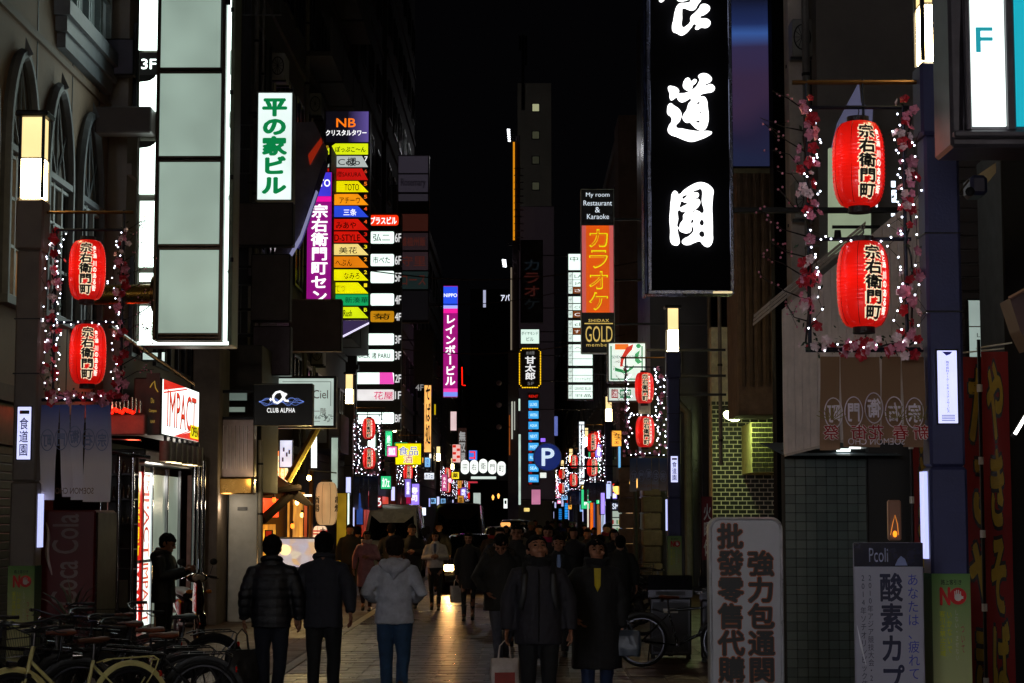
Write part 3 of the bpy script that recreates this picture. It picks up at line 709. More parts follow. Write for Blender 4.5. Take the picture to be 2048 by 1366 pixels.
# --- NB crystal tower sign
D = 50
t = sign('tenant_tower_sign', 'striped tenant sign with NB head and slanted coloured name plates', 'sign', (648, 221, 739, 640), D, .5, P('#0a0a0c', .4), P('#39363e', .4, .5), .02, -5.7)
def violet_mat():
    m, n, l = _new(('violet',)); p = n['Principled BSDF']; tc = n.new('ShaderNodeTexCoord'); s = n.new('ShaderNodeSeparateXYZ'); r = n.new('ShaderNodeMapRange')
    x0, x1 = W(695, 250, D).x, W(739, 250, D).x; r.inputs['From Min'].default_value = x0; r.inputs['From Max'].default_value = x1
    c = n.new('ShaderNodeValToRGB'); c.color_ramp.elements[0].color = (*lin('#0c0a14'), 1); c.color_ramp.elements[1].color = (*lin('#6a58a8'), 1)
    l.new(tc.outputs['Object'], s.inputs[0]); l.new(s.outputs['X'], r.inputs['Value']); l.new(r.outputs[0], c.inputs[0]); l.new(c.outputs[0], p.inputs['Emission Color']); p.inputs['Emission Strength'].default_value = .8
    p.inputs['Base Color'].default_value = (.02, .02, .03, 1); return m
plate(t, (652, 223, 737, 284), D - .003, violet_mat(), 'head_panel')
text(t, 'NB', rect((673, 237, 711, 254), D - .008), D - .008, E('#ff7a10', 1.1, False), off=.04)
text(t, 'クリスタルタワー', rect((652, 260, 733, 271), D - .008), D - .008, E('#ffffff', 1.2, False), off=.04)
rows = [(362, 'TOTO', '#f6e800', '#2a2400', '5', '#ff7a20'), (388, 'アチーウ', '#ff9a10', '#1a0c00', '5', '#ff7a20'), (412, '三条', '#2a4ae0', '#ffffff', '4', '#ff5a20'),
        (438, 'みあや', '#d01408', '#3a0400', '4', '#ff5a20'), (463, 'D-STYLE', '#d01408', '#3a0400', '3', '#e02010'), (488, '美花', '#f8dc80', '#141000', '3', '#ffe020'),
        (513, 'へぶん', '#e8800c', '#2a1000', '2', '#ff9a20'), (539, 'なみろ', '#f6f000', '#202000', '2', '#ffe020'), (565, 'てつ', '#f6f000', '#c8c020', '1', '#ffe020'), (614, 'Rush', '#dcf010', '#2a4a10', 'B', '#e8f020')]
poly(t, [(656, 297), (671, 287), (736, 287), (736, 309), (657, 309), (650, 303)], D - .004, E('#dcec10', 1.0), 'name_plate')
text(t, 'ぽっぷこ〜ん', rect((671, 293, 731, 304), D - .01), D - .01, INK, off=.04); text(t, '8', rect((652, 291, 657, 297), D - .01), D - .01, E('#c8a020', .8, False), off=.04)
poly(t, [(652, 334), (672, 312), (724, 312), (736, 334)], D - .004, E('#c4ccc8', .8), 'name_plate'); text(t, '櫻', rect((694, 315, 712, 332), D - .01), D - .01, INK, off=.02)
text(t, 'Colo', rect((676, 318, 720, 330), D - .011), D - .011, P('#303030'), off=0); text(t, '7', rect((729, 313, 735, 322), D - .01), D - .01, E('#ffffff', 1, False), off=.05)
poly(t, [(655, 337), (724, 337), (736, 360), (655, 360)], D - .004, E('#c81410', .9), 'name_plate'); text(t, '櫻SAKURA', rect((674, 343, 722, 354), D - .01), D - .01, P('#200402')); text(t, '6', rect((729, 339, 734, 346), D - .01), D - .01, E('#e05030', .8, False), off=.04)
for (y, s, c, k, nn, nc) in rows:
    poly(t, [(668, y), (716, y), (737, y + 22), (668, y + 22)], D - .004, E(c, .95, vary=.08), 'name_plate')
    w = {'TOTO': (689, 718), 'アチーウ': (679, 720), '三条': (687, 713), 'みあや': (672, 712), 'D-STYLE': (669, 720), '美花': (678, 714), 'へぶん': (671, 704), 'なみろ': (688, 719), 'てつ': (671, 690), 'Rush': (687, 704)}[s]
    text(t, s, rect((w[0], y + 6, w[1], y + 19), D - .01), D - .01, E(k, 1.2, False) if k == '#ffffff' else P(k, .6, 0, 0), off=.02)
    text(t, nn, rect((728, y + 2, 734, y + 9), D - .01), D - .01, E(nc, 1, False), off=.05)
plate(t, (668, 589, 738, 611), D - .004, E('#10a860', .9), 'name_plate'); text(t, '新湊華', rect((690, 594, 736, 606), D - .01), D - .01, P('#06301c'))
poly(t, [(683, 641), (738, 641), (738, 646), (684, 673), (681, 673)], D - .01, E('#4a3a6a', .5, False), 'lower_return'); poly(t, [(683, 672), (738, 644), (738, 648), (684, 676)], D - .015, E('#e8e0ff', 1.1, False), 'lower_edge_light')

# --- white column of floor signs
D = 62
t = sign('floor_sign_column', 'black column of stacked white floor signs lettered 6F down to BF', 'sign', (698, 426, 802, 860), D, .6, P('#0c0b0d', .5), P('#1a1a1e', .4), .02, -5.5)
def rrect(b, r=3):
    x0, y0, x1, y1 = b; o = []
    for cx, cy, a0 in ((x1 - r, y0 + r, -90), (x1 - r, y1 - r, 0), (x0 + r, y1 - r, 90), (x0 + r, y0 + r, 180)):
        for k in range(4): a = R(a0 + k * 30); o.append((cx + r * math.cos(a), cy + r * math.sin(a)))
    return o
poly(t, rrect((739, 430, 797, 451), 5), D - .01, E('#f03008', 1.1), 'head_panel'); text(t, 'プラスビル', rect((741, 434, 793, 448), D - .03), D - .03, E('#ffffff', 1.2, False), off=.05)
RB = [((741, 463, 788, 487), '弘二', '6F', WS), ((741, 508, 788, 532), '市べた', '6F', WS), ((741, 542, 788, 566), '', '5F', WS), ((741, 587, 788, 611), '', '4F', WS), ((741, 622, 788, 644), '菊', '4F', '#c88810'),
      ((702, 667, 788, 690), '', '3F', WS), ((702, 699, 788, 722), 'SNACK 渚 PARU', '3F', WS), ((702, 745, 788, 768), '', '2F', WS), ((712, 779, 788, 801), '花屋', '1F', '#f4f0f0'), ((705, 825, 788, 847), '', 'BF', WT)]
for b, s, fl, c in RB:
    poly(t, rrect(b), D - .012, E(c, 1.3 if c == WS else .9, vary=.1), 'floor_panel', .02)
    text(t, fl, rect((790, b[1] + 4, 802, b[3] - 3), D - .03), D - .03, E('#f4f4f4', .8, False), off=.03)
    if s: text(t, s, rect({'花屋': (748, 783, 786, 799), 'SNACK 渚 PARU': (708, 705, 780, 717)}.get(s, (b[0] + 5, b[1] + 5, b[2] - 8, b[3] - 5)), D - .03), D - .03, E('#e03070', .8, False) if s == '花屋' else P('#5a605c' if 'SN' in s else '#202020', .6, 0, 0), off=.02)
poly(t, [(759, 745), (785, 745), (788, 768), (759, 768)], D - .025, E('#f04cb8', 1), 'pink_half')
sign('shop_light_box', 'bright white shop light boxes behind the second left pair of lanterns', 'sign', (703, 850, 752, 925), 63, .3, E(WT, 1.4, vary=.1), DSTEEL, .03, -5.5)
# faint dark Rosemary tenant sign; low glow put into its plates and letters
D = 75
t = sign('painted_glow_tenant_sign', 'dim unlit tenant sign with painted glow high on the left reading Rosemary', 'sign', (795, 310, 858, 645), D, .5, P('#1c181c', .5), P('#3a3236', .4, .6), .03, -5.3)
for i, (y0, y1, s, c) in enumerate(((312, 346, '', '#35303a'), (349, 384, 'Rosemary', '#35303a'), (388, 402, '', '#302c34'), (428, 462, '', '#3c1a14'), (466, 500, '雄植州飯', '#2c2024'), (504, 540, '守里', '#33252a'), (543, 578, 'コース', '#1d2a2a'), (582, 640, '', '#0d0c10'))):
    plate(t, (797, y0, 856, y1), D - .01, E(c, .6, False), 'name_plate')
    if s: text(t, s, rect((802, y0 + 8, 851, y1 - 8), D - .02), D - .02, E('#5a2820' if ord(s[0]) > 999 else '#18141c', .5, False), off=.03)
t = sign('club_wall_sign', 'bat shaped unlit brown sign board marked 4F', 'sign', (828, 660, 866, 770), 78, .2, P('#241c1c', .6), P('#3a3030'), .02, -5.3)
text(t, '4F', rect((831, 769, 847, 781), 77.9), 77.9, E('#b0b0b0', .5, False), off=.03)
sign('orange_strip_sign', 'tall narrow orange lit sign left of the magenta sign', 'sign', (848, 700, 863, 905), 86, .4, E('#ffb860', 1.15, vary=.15), BRASS, .02, -5.2,
     [('そば処', (851, 760, 861, 890), INK, dict(v=True, off=.03))])
# magenta building sign
D = 95
t = sign('vertical_sign', 'slim magenta vertical sign of white katakana with blue top and foot', 'sign', (886, 571, 916, 795), D, .5, E('#a01478', 1.0, vary=.1), DSTEEL, .02, -5.2)
plate(t, (887, 573, 915, 611), D - .01, E('#2850e8', 1.1), 'head_panel'); plate(t, (887, 611, 915, 617), D - .01, E('#a0a8ff', 1.2), 'white_band'); plate(t, (887, 617, 915, 626), D - .01, E('#f0209c', 1.1), 'pink_band')
plate(t, (887, 777, 915, 784), D - .01, E('#f040a8', 1.1), 'pink_band'); plate(t, (887, 784, 915, 793), D - .01, E('#7890f0', 1.1), 'blue_band')
text(t, 'NIPPO', rect((888, 587, 914, 594), D - .02), D - .02, E('#ffffff', 1.2, False), off=.04)
text(t, 'レインボービル', rect((890, 628, 911, 772), D - .02), D - .02, E('#ffffff', 1.3, False), v=True, off=.05)
# yellow food and liquor sign
D = 66
t = sign('food_sign', 'square yellow light box with blue and red food and liquor characters', 'sign', (790, 886, 843, 930), D, .35, E('#f4e400', 1.1, vary=.1, scale=1.5), P('#3a3600'), .02, -5.3)
for s, b, c in (('食品', (797, 893, 836, 910), '#1838c0'), ('酒', (807, 910, 825, 926), '#c01808')):
    X = rect(b, D - .012); text(t, s, X, D - .012, E('#ffffff', 1, False), off=.08); text(t, s, rect(b, D - .02), D - .02, E(c, .7, False), off=.01)
# CLUB ALPHA
D = 34.3
t = sign('club_sign', 'black club sign with white alpha and swirling blue lines', 'sign', (507, 767, 625, 851), D, .3, P('#07070c', .35), P('#111114', .4), .02, -5.8)
sw = MB()
for k in range(6):
    pts = []
    for i in range(40):
        u = i / 39; x = 518 + 90 * u; y = 803 + (3 + 10 * math.sin(u * PI * (1.5 + .5 * k)) * math.sin(PI * min(1, u * 2 if u < .5 else 2 - 2 * u)) * (1 if k % 2 else -1)) * (.5 + .1 * k) - 2
        pts.append(W(x, y, D - .02))
    sw.tube(pts, .0028, 4)
obj('swirl_lines', sw, E('#6a86d8', .9, False), t)
def stroke(parent, pts, D, w, mat, name='letter_stroke'):
    obj(name, MB().tube([W(x, y, D) for x, y in pts], w, 8), mat, parent, True)
stroke(t, [(570, 789), (566, 786), (560, 783), (552, 785), (547, 791), (546, 798), (549, 804), (555, 806), (562, 801), (568, 793), (573, 787)], D - .04, .02, E('#ffffff', 1.1, False))
stroke(t, [(563, 784), (566, 792), (570, 801), (577, 802)], D - .045, .02, E('#ffffff', 1.1, False))
stroke(t, [(539, 799), (546, 799)], D - .04, .012, E('#ffffff', 1.1, False)); stroke(t, [(541, 796), (541, 802)], D - .04, .01, E('#ffffff', 1.1, False))
text(t, 'CLUB ALPHA', rect((534, 816, 590, 825), D - .01), D - .01, E('#f4f4f4', 1.1, False), off=.03, sp=1.1)
D = 38.5
t = sign('menu_light_box', 'pale white light box with thin ornamental border behind the club sign', 'sign', (523, 752, 672, 856), D, .35, E('#c2d4ca', .85, vary=.18, scale=1.5), P('#2a2424', .4, .5), .05, -5.6)
b = MB()
for (x0, y0, x1, y1) in ((565, 763, 662, 764), (661, 764, 662, 812), (532, 842, 640, 843)): q = rect((x0, y0, x1, y1), D - .01); b.box(q[0], q[1], D - .012, D - .004, q[2], q[3])
obj('border_line', b, P('#70807a'), t)
text(t, 'Ciel', rect((626, 780, 656, 797), D - .01), D - .01, P('#a88078')); text(t, '一階', rect((628, 816, 652, 829), D - .01), D - .01, P('#a88078')); text(t, '766', rect((624, 831, 641, 838), D - .01), D - .01, P('#80908a'))
rr_ = random.Random(3)
for (cx, cy) in ((545, 762), (657, 835)):
    o = MB()
    for k in range(14):
        x, y = cx + rr_.uniform(-14, 8), cy + rr_.uniform(-6, 14)
        o.tube([W(x, y, D - .01), W(x + rr_.uniform(-5, 5), y + rr_.uniform(-4, 4), D - .01), W(x + rr_.uniform(-8, 8), y + rr_.uniform(-5, 5), D - .01)], .006, 4)
    obj('scroll_ornament', o, P('#60706a'), t)

# --- IMPACT shop sign: box parallel to the street at x=-5.2
XI = -5.2; y0i, y1i = 27.4, 30.5
t = thing('shop_sign_box', 'white and red IMPACT shop sign box over a row of spotlights', 'sign', (XI, y0i, 3.1), 0, None, True)
z0, z1 = 3.10, 3.93
obj('cabinet', MB().bbox(XI - .42, XI - .012, y0i, y1i, z0, z1, .02), P('#3a3432', .5), t)
obj('face_panel', MB().box(XI - .011, XI, y0i + .03, y1i - .03, z0 + .02, z1 - .02), E('#f4fff8', 1.7, vary=.06), t)
def FI(u, v, e=.004): return (XI + e, y0i + .03 + u * (y1i - y0i - .06), z0 + .02 + v * (z1 - z0 - .04))
RED = E('#e01408', 1.0)
obj('red_corner', MB().poly([FI(0, 1), FI(0, .80), FI(.6, 1)]), RED, t); obj('red_corner', MB().poly([FI(1, 0), FI(1, .24), FI(.3, 0)]), RED, t)
obj('red_line', MB().poly([FI(0, .77), FI(0, .74), FI(.62, .955), FI(.66, .995)]), RED, t); obj('red_line', MB().poly([FI(.28, .0), FI(.33, .0), FI(1, .27), FI(1, .29)]), RED, t)
text(t, 'IMPACT', (0.09, .90, .16, .84), 0, INK, off=.015, warp=lambda a, b: FI(a + .012, b - .012 + .02 * a, .006)); text(t, 'IMPACT', (0.09, .90, .16, .84), 0, E('#e03008', 1.0), off=.01, warp=lambda a, b: FI(a, b + .02 * a, .012))
obj('yellow_tag', MB().poly([FI(.74, .04, .01), FI(.98, .04, .01), FI(.98, .30, .01), FI(.74, .30, .01)]), E('#f8e800', 1.1), t)
text(t, 'OPEN', (.76, .96, .08, .27), 0, INK, off=.03, warp=lambda a, b: FI(a, b, .015))
obj('cap_rail', MB().tube([(XI - .3, y0i - 2.2, 4.45), (XI - .1, y1i, 4.05)], .03, 6), STEEL, t)
side = plate(t, (292, 746, 319, 868), y0i - .012, P('#3a3434', .5), 'side_plate')
GO = E('#b89a3a', .5, False)
stroke(t, [(300, 775), (304, 768), (309, 762), (311, 776), (316, 784)], y0i - .03, .008, GO); text(t, 'Du', rect((302, 796, 308, 806), y0i - .02), y0i - .02, GO, off=.02); text(t, 'Compass', rect((298, 818, 313, 826), y0i - .02), y0i - .02, GO, off=.02); text(t, 'BAR', rect((301, 840, 310, 846), y0i - .02), y0i - .02, GO)
for k in range(7):
    yy = y0i + .15 + k * .46; s = thing('spotlight', ('nearest', 'second', 'third', 'fourth', 'fifth', 'sixth', 'farthest')[k] + ' white spotlight can in the row under the red and white shop sign', 'spotlight', (XI + .02, yy, 2.72), 0, 'spotlight cans under the shop sign', True)
    obj('housing', MB().tube([(XI + .02, yy, 3.02), (XI + .02, yy, 2.73)], .085, 14), P('#8a807a', .4), s, True)
    obj('lens', MB().tube([(XI + .02, yy, 2.728), (XI + .02, yy, 2.72)], .075, 14), E('#ffe0a0', 4 if k in (1, 2, 4, 5) else .2), s); obj('mount', MB().box(XI, XI + .04, yy - .02, yy + .02, 3.021, 3.099), STEEL, s)
# glossy shop bits left of it: red lit awning valance and chrome
t = thing('red_lit_canopy', 'glossy black canopy with glowing red bulbs left of the IMPACT sign', 'canopy', W(250, 850, 27.2), 0, None, True)
q = rect((208, 828, 290, 870), 27.2); obj('valance', MB().bbox(q[0], q[1], 27.2, 27.5, q[2], q[3], .02), P('#8a6a68', .5), t)
for i in range(9):
    x = 216 + i * 8; q = W(x, 795 + (i % 3) * 3, 27.1); obj('chrome_tube', MB().tube([q, W(x, 826, 27.1)], .022, 8), CHROME, t, True)
for i in range(12):
    x = 208 + i * 5.2; q = W(x, 819 + (i % 4) * 2, 27.0 - .05 * (i % 2)); obj('red_bulb', MB().ell(q, (.03, .03, .028), 8, 6), E('#ff1a08', 2.6, False), t, True)
obj('rail', MB().tube([W(215, 879, 27.1), W(282, 881, 27.1)], .015, 8).tube([W(215, 905, 27.1), W(300, 915, 27.4)], .03, 8), CHROME, t, True)
lamp('lamp_light', W(240, 815, 26.7), (1, .08, .03), 6, t)
# shop interior under the IMPACT sign
SB = -5.95
def pan(parent, y0, y1, z0, z1, mat, name, x=SB, th=.03): return obj(name, MB().box(x - th, x, y0, y1, z0, z1), mat, parent)
t = thing('lit_shop', 'bright red and white shop front of lit panels behind the standing man', 'shop front', (SB, 29, 0), 0, None, True)
pan(t, 28.9, 34, .0, 3.05, P('#4a4442', .5), 'back_wall', SB - .35, .1)
obj('plinth', MB().box(SB - .34, SB + .1, 28.9, 33.6, 0, .12), P('#a09890', .4), t)
pan(t, 28.95, 29.75, 1.25, 2.62, E('#d81408', 1.0), 'red_panel', SB); pan(t, 28.95, 29.75, .22, 1.2, E('#d81408', 1.0), 'red_panel', SB)
pan(t, 29.8, 30.5, 1.25, 2.62, E('#f0fff4', 1.3), 'white_panel', SB); pan(t, 29.8, 30.5, .22, 1.2, E('#f0fff4', 1.3), 'white_panel', SB)
def facew(x): return lambda a, b: (x, a, b)
text(t, '無料案内所', (29.12, 29.6, 1.32, 2.56), 0, E('#f8e800', 1.2, False), v=True, off=.04, warp=facew(SB + .006)); text(t, 'IMPACT', (-.95, -.02, 29.14, 29.6), 0, E('#ffffff', 1.3, False), off=.03, warp=lambda a, b: (SB + .006, b, -a + .24))
text(t, 'IMPACT', (-1.32, -.02, 29.94, 30.36), 0, E('#c01810', .9, False), off=.02, warp=lambda a, b: (SB + .006, b, -a + 1.27)); text(t, 'IMPACT', (-.95, -.02, 29.94, 30.36), 0, E('#c01810', .9, False), off=.02, warp=lambda a, b: (SB + .006, b, -a + .24))
pan(t, 30.6, 33.0, .2, 2.6, E('#9aa898', .5, vary=.15, scale=2), 'frosted_window', SB - .02)
for y in (28.9, 29.78, 30.52, 31.8, 33.02): obj('post_trim', MB().bbox(SB - .03, SB + .03, y, y + .05, .12, 2.72, .01), CHROME, t)
for i, y in enumerate((33.1, 33.35, 33.6)): obj('chrome_column', MB().tube([(SB + .25 + i * .03, y, 0), (SB + .25 + i * .03, y, 2.9)], .05, 12), CHROME, t, True)
obj('pink_return', MB().box(SB + .02, SB + .3, 33.7, 33.75, .0, 2.65), P('#c09088', .5), t); obj('red_kick', MB().box(SB + .02, SB + .3, 33.64, 33.69, .3, .5), P('#c03020', .5), t)
obj('head_beam', MB().bbox(SB - .35, SB + .22, 28.9, 33.6, 2.74, 2.95, .02), P('#241f20', .3), t)
lamp('lamp_light', (SB + .35, 30.6, 2.5), (1, .93, .8), 22, t, 'POINT', .15)
# upper small lit details right of big sign
for i, (b, lb, c, k) in enumerate((((437, 783, 496, 803), 'dim greenish window strip above the grey facade', '#708078', .7), ((283, 703, 318, 722), 'white window strip just under the big directory sign', '#c8e0d4', .9), ((321, 702, 332, 725), 'narrow white window right under the big sign', '#e0f0e8', 1.0), ((437, 812, 492, 826), 'lower pale window strip behind the black club sign', '#8a9a8e', .6))):
    sign('lit_window', lb, 'window', b, 35.4 if i in (0, 3) else 29, .1, E(c, k, False, .2), DSTEEL, .02)
t, r = slabw('metal_fascia', 'brushed metal fascia panel lit from below over the marble entrance', 'fascia', (434, 838, 508, 955), 34.4, .35, P('#94807a', .35, .6, .35, 4), None)
for k in range(7): q = W(446 + k * 8, 890, 34.38); obj('bright_rib', MB().box(q.x, q.x + .006, 34.36, 34.399, r[2] + .15, r[3] - .12), P('#d8ccc8', .3, .5), t)
obj('brass_strip', MB().bbox(r[0], r[1], 34.2, 34.75, r[2] - .30, r[2] - .01, .02), BRASS, t)
lamp('lamp_light', W(496, 962, 34.0), (1, .75, .35), 7, t); lamp('lamp_light', W(450, 1010, 34.2), (1, .8, .55), 8, t)

# ================================================================== RIGHT SIGNS
D = 22.5
t = thing('vertical_sign', 'huge black vertical sign with three white brush characters', 'sign', W(1380, 590, D), 0, None, True)
a = rect((1294, -120, 1465, 588), D); cabinet(t, *a, D, .3, P('#020206', .7, spec=.08), P('#6a7088', .25, .9), .045)
q = rect((1287, -120, 1294, 588), D + .01); obj('side_sheet', MB().bbox(q[0], q[1], D + .02, D + .5, q[2], q[3] , .01), P('#2a3050', .2, .8), t)
obj('bracket_arm', MB().box(a[1], 4.6, D + .1, D + .2, a[2] + 1.0, a[2] + 1.06), DSTEEL, t); obj('bracket_arm', MB().box(a[1], 4.6, D + .1, D + .2, a[3] - .4, a[3] - .34), DSTEEL, t)
obj('foot_light', MB().bbox(W(1420, 1, D).x, W(1458, 1, D).x, D - .03, D - .013, a[2] + .005, a[2] + .03, .004), E('#ffe8b0', .8, False), t)
WH = E('#ffffff', 2.2)
def cp(pts, ox, oy, s): return [(ox + x / s, oy + y / s) for x, y in pts]
s1 = 2048 / 160
blob(t, [cp([(240, -20), (235, 40), (280, 65), (330, 45), (375, 0), (700, -180), (750, -60), (690, 0), (850, 40), (1020, 0), (1045, 20), (1000, 80), (900, 100), (760, 110), (690, 170), (640, 280), (600, 500), (560, 720), (590, 820), (680, 860), (800, 915), (920, 860), (1050, 720), (1145, 620), (1180, 665), (1152, 740), (1200, 768), (1310, 715), (1420, 725), (1510, 680), (1540, 610), (1510, 540), (1430, 500), (1270, 465), (1400, 380), (1500, 300), (1528, 230), (1470, 150), (1370, 125), (1290, 150), (1250, 230), (1130, 360), (1030, 460), (1030, 560), (930, 680), (840, 725), (808, 690), (815, 500), (815, 320), (830, 235), (870, 220), (980, 260), (1080, 275), (1160, 235), (1220, 130), (1310, 0), (1340, -200), (1000, -330), (700, -330), (400, -150)], 1300, 0, s1)], D - .03, WH, D, .04)
s2 = 1366 / 170
blob(t, [cp(p, 1320, 130, s2) for p in (
    [(130, 360), (200, 355), (295, 410), (295, 470), (210, 560), (180, 572), (158, 545), (150, 460), (128, 390)],)], D - .03, WH, D, .04)
blob(t, [cp([(380, 270), (430, 220), (470, 230), (490, 272), (550, 240), (585, 260), (570, 295), (525, 335), (510, 390), (462, 417), (400, 395), (368, 350), (370, 300)], 1320, 130, s2)], D - .03, WH, D, .04)
blob(t, [cp([(612, 185), (650, 155), (730, 150), (800, 190), (828, 240), (810, 275), (725, 335), (800, 320), (850, 340), (876, 390), (850, 430), (750, 455), (680, 470), (640, 515), (700, 520), (745, 575), (760, 680), (775, 820), (765, 950), (720, 1040), (660, 1055), (580, 1025), (520, 970), (478, 930), (420, 930), (365, 870), (370, 810), (420, 740), (450, 640), (495, 550), (420, 580), (345, 603), (285, 560), (275, 500), (310, 473), (390, 465), (480, 425), (560, 375), (620, 280), (635, 240)], 1320, 130, s2),
         cp([(585, 632), (632, 598), (640, 625)], 1320, 130, s2), cp([(622, 780), (657, 758), (655, 778), (638, 793)], 1320, 130, s2), cp([(515, 845), (560, 893), (600, 900), (636, 897), (630, 925), (605, 943), (570, 915)], 1320, 130, s2)], D - .03, WH, D, .04)
blob(t, [cp([(130, 650), (165, 628), (220, 665), (300, 720), (342, 810), (320, 900), (255, 1005), (360, 1035), (480, 1060), (620, 1076), (800, 1078), (828, 1095), (780, 1140), (650, 1200), (500, 1238), (400, 1215), (280, 1165), (150, 1110), (122, 1050), (140, 980), (180, 920), (180, 850), (120, 790), (113, 720)], 1320, 130, s2)], D - .03, WH, D, .04)
s3 = 1366 / 160
blob(t, [cp([(215, 300), (250, 280), (290, 305), (312, 338), (400, 270), (520, 190), (640, 140), (740, 140), (860, 205), (905, 270), (898, 380), (885, 560), (892, 780), (895, 1000), (890, 1150), (840, 1225), (780, 1228), (720, 1180), (680, 1138), (600, 1155), (480, 1200), (400, 1185), (372, 1140), (400, 1100), (490, 1050), (572, 935), (540, 885), (530, 960), (470, 996), (400, 990), (340, 960), (312, 920), (302, 1000), (325, 1100), (318, 1190), (260, 1206), (200, 1180), (175, 1130), (172, 950), (160, 760), (172, 580), (185, 430)], 1320, 350, s3),
         cp([(565, 295), (640, 255), (690, 240), (712, 260), (712, 450), (720, 662), (660, 630), (600, 615), (555, 640), (620, 580), (670, 520), (680, 460), (650, 420), (605, 415), (655, 370), (645, 320), (600, 305)], 1320, 350, s3),
         cp([(360, 455), (420, 472), (460, 475), (445, 510), (390, 540), (332, 560), (345, 500)], 1320, 350, s3), cp([(322, 602), (370, 630), (428, 640), (395, 690), (390, 770), (345, 830), (312, 905), (306, 760)], 1320, 350, s3),
         cp([(560, 760), (525, 800), (530, 835)], 1320, 350, s3), cp([(720, 765), (672, 815), (670, 840), (720, 875)], 1320, 350, s3), cp([(728, 960), (660, 1022), (735, 1066)], 1320, 350, s3), cp([(375, 415), (465, 352), (440, 385)], 1320, 350, s3)], D - .03, WH, D, .04)

# F sign with teal panel (nearest, top right)
D = 11.5
t = thing('lit_directory_sign', 'white and teal light box with a teal F at the top right corner', 'sign', W(1990, 290, D), 0, None, True)
a = rect((1893, -160, 2150, 292), D); FS = P('#5a565c', .35, .6, .2)
obj('cabinet', MB().bbox(a[0] + .02, a[1], D + .03, D + .5, a[2], a[3], .02), FS, t)
for b in ((1926, -160, 1938, 262), (2010, -160, 2026, 262)): q = rect(b, D); obj('mullion', MB().bbox(q[0], q[1], D - .03, D + .029, q[2], q[3], .008), FS, t)
q = rect((1893, 262, 2150, 276), D); obj('bottom_rail', MB().bbox(q[0] + .04, q[1], D - .035, D + .029, q[2], q[3], .01), FS, t)
obj('bevel_flank', MB().prism([W(1893, -160, D + .3), W(1928, -160, D), W(1926, 262, D), W(1913, 262, D + .05), W(1893, 292, D + .3)], (0, .05, 0)), P('#3c383e', .3, .7), t)
plate(t, (1937, -160, 2008, 252), D, E('#f0fffa', 1.5, vary=.08), 'face_panel', .02); plate(t, (2026, -160, 2150, 252), D, E('#08a8bc', .95), 'teal_panel', .02)
text(t, 'F', rect((1952, 55, 1985, 104), D - .01), D - .01, E('#10a0b0', .8, False), off=.02)

# karaoke sign
D = 43
t = sign('karaoke_sign', 'orange and black vertical karaoke sign with yellow neon katakana', 'sign', (1162, 378, 1229, 706), D, .4, P('#060608', .4), P('#c0ccd0', .3, .5), .012, 4.2)
for s, b in (('My room', (1172, 385, 1219, 396)), ('Restaurant', (1167, 401, 1224, 411)), ('&', (1190, 414, 1200, 425)), ('Karaoke', (1174, 428, 1218, 438))): text(t, s, rect(b, D - .005), D - .005, E('#e8f4ff', .85, False), off=.01)
plate(t, (1164, 451, 1227, 625), D - .004, E('#c85a58', .85), 'pink_panel'); plate(t, (1172, 451, 1219, 625), D - .008, E('#d85000', .95, vary=.08), 'orange_panel')
for i, ch in enumerate('カラオケ'):
    b = (1179, 459 + i * 42, 1215, 494 + i * 42)
    text(t, ch, rect(b, D - .015), D - .015, E('#e8e000', 1.0), off=.04); text(t, ch, rect((b[0] + 1.6, b[1] + 1.8, b[2] - 1.6, b[3] - 1.8), D - .022), D - .022, E('#d07000', .85, False), off=-.012)
GD = E('#d8b860', .85, False)
text(t, 'SHIDAX', rect((1177, 638, 1218, 644), D - .008), D - .008, GD, off=.03, sp=1.2); plate(t, (1169, 646, 1226, 648), D - .008, GD, 'rule'); text(t, 'GOLD', rect((1171, 652, 1225, 684), D - .008), D - .008, GD, off=-.0); text(t, 'members', rect((1173, 686, 1226, 693), D - .008), D - .008, GD, sp=1.2)
# tenants
D = 50
t = sign('tenant_sign', 'tall white tenant sign of stacked floors behind the karaoke sign', 'sign', (1135, 506, 1188, 800), D, .4, P('#0a0a0c', .4), P('#1c1c20', .4), .012, 4.2)
def tp(y0, y1, s='', c=WS, k='#304038', x=None):
    plate(t, (1146, y0, 1185, y1), D - .008, E(c, 1.15 if c == WS else .8, vary=.06), 'name_plate')
    plate(t, (1137, y0, 1145, y1), D - .008, E('#dceee6', 1.0), 'floor_tab'); text(t, '+F', rect((1138.5, y0 + 3, 1143.5, y1 - 3), D - .02), D - .02, P('#405048'))
    if s: text(t, s, rect(x or (1149, y0 + 4, 1182, y1 - 3), D - .02), D - .02, E(k, 1, False) if c != WS else P(k), off=.01)
plate(t, (1137, 508, 1185, 540), D - .008, E(WS, 1.2), 'head_panel'); text(t, '中村', rect((1140, 513, 1178, 523), D - .02), D - .02, P('#16201c'), off=.01)
tp(545, 559, 'LAPIS'); tp(560, 573, 'JADE'); tp(574, 587, 'さや', '#7a3a08', '#ffffff'); tp(593, 606); tp(608, 620, 'COLN'); tp(622, 635, 'Cafe', '#7a3a08', '#ffffff')
tp(641, 655, 'club'); tp(656, 669, 'すたく', '#7a3a08', '#ffffff'); tp(670, 683); tp(689, 703, 'ヘア'); tp(704, 717); tp(718, 731); tp(737, 750); tp(751, 764, 'ファイナルナビ'); tp(770, 783, 'GRAND BLUE'); tp(784, 797, '羽晶')
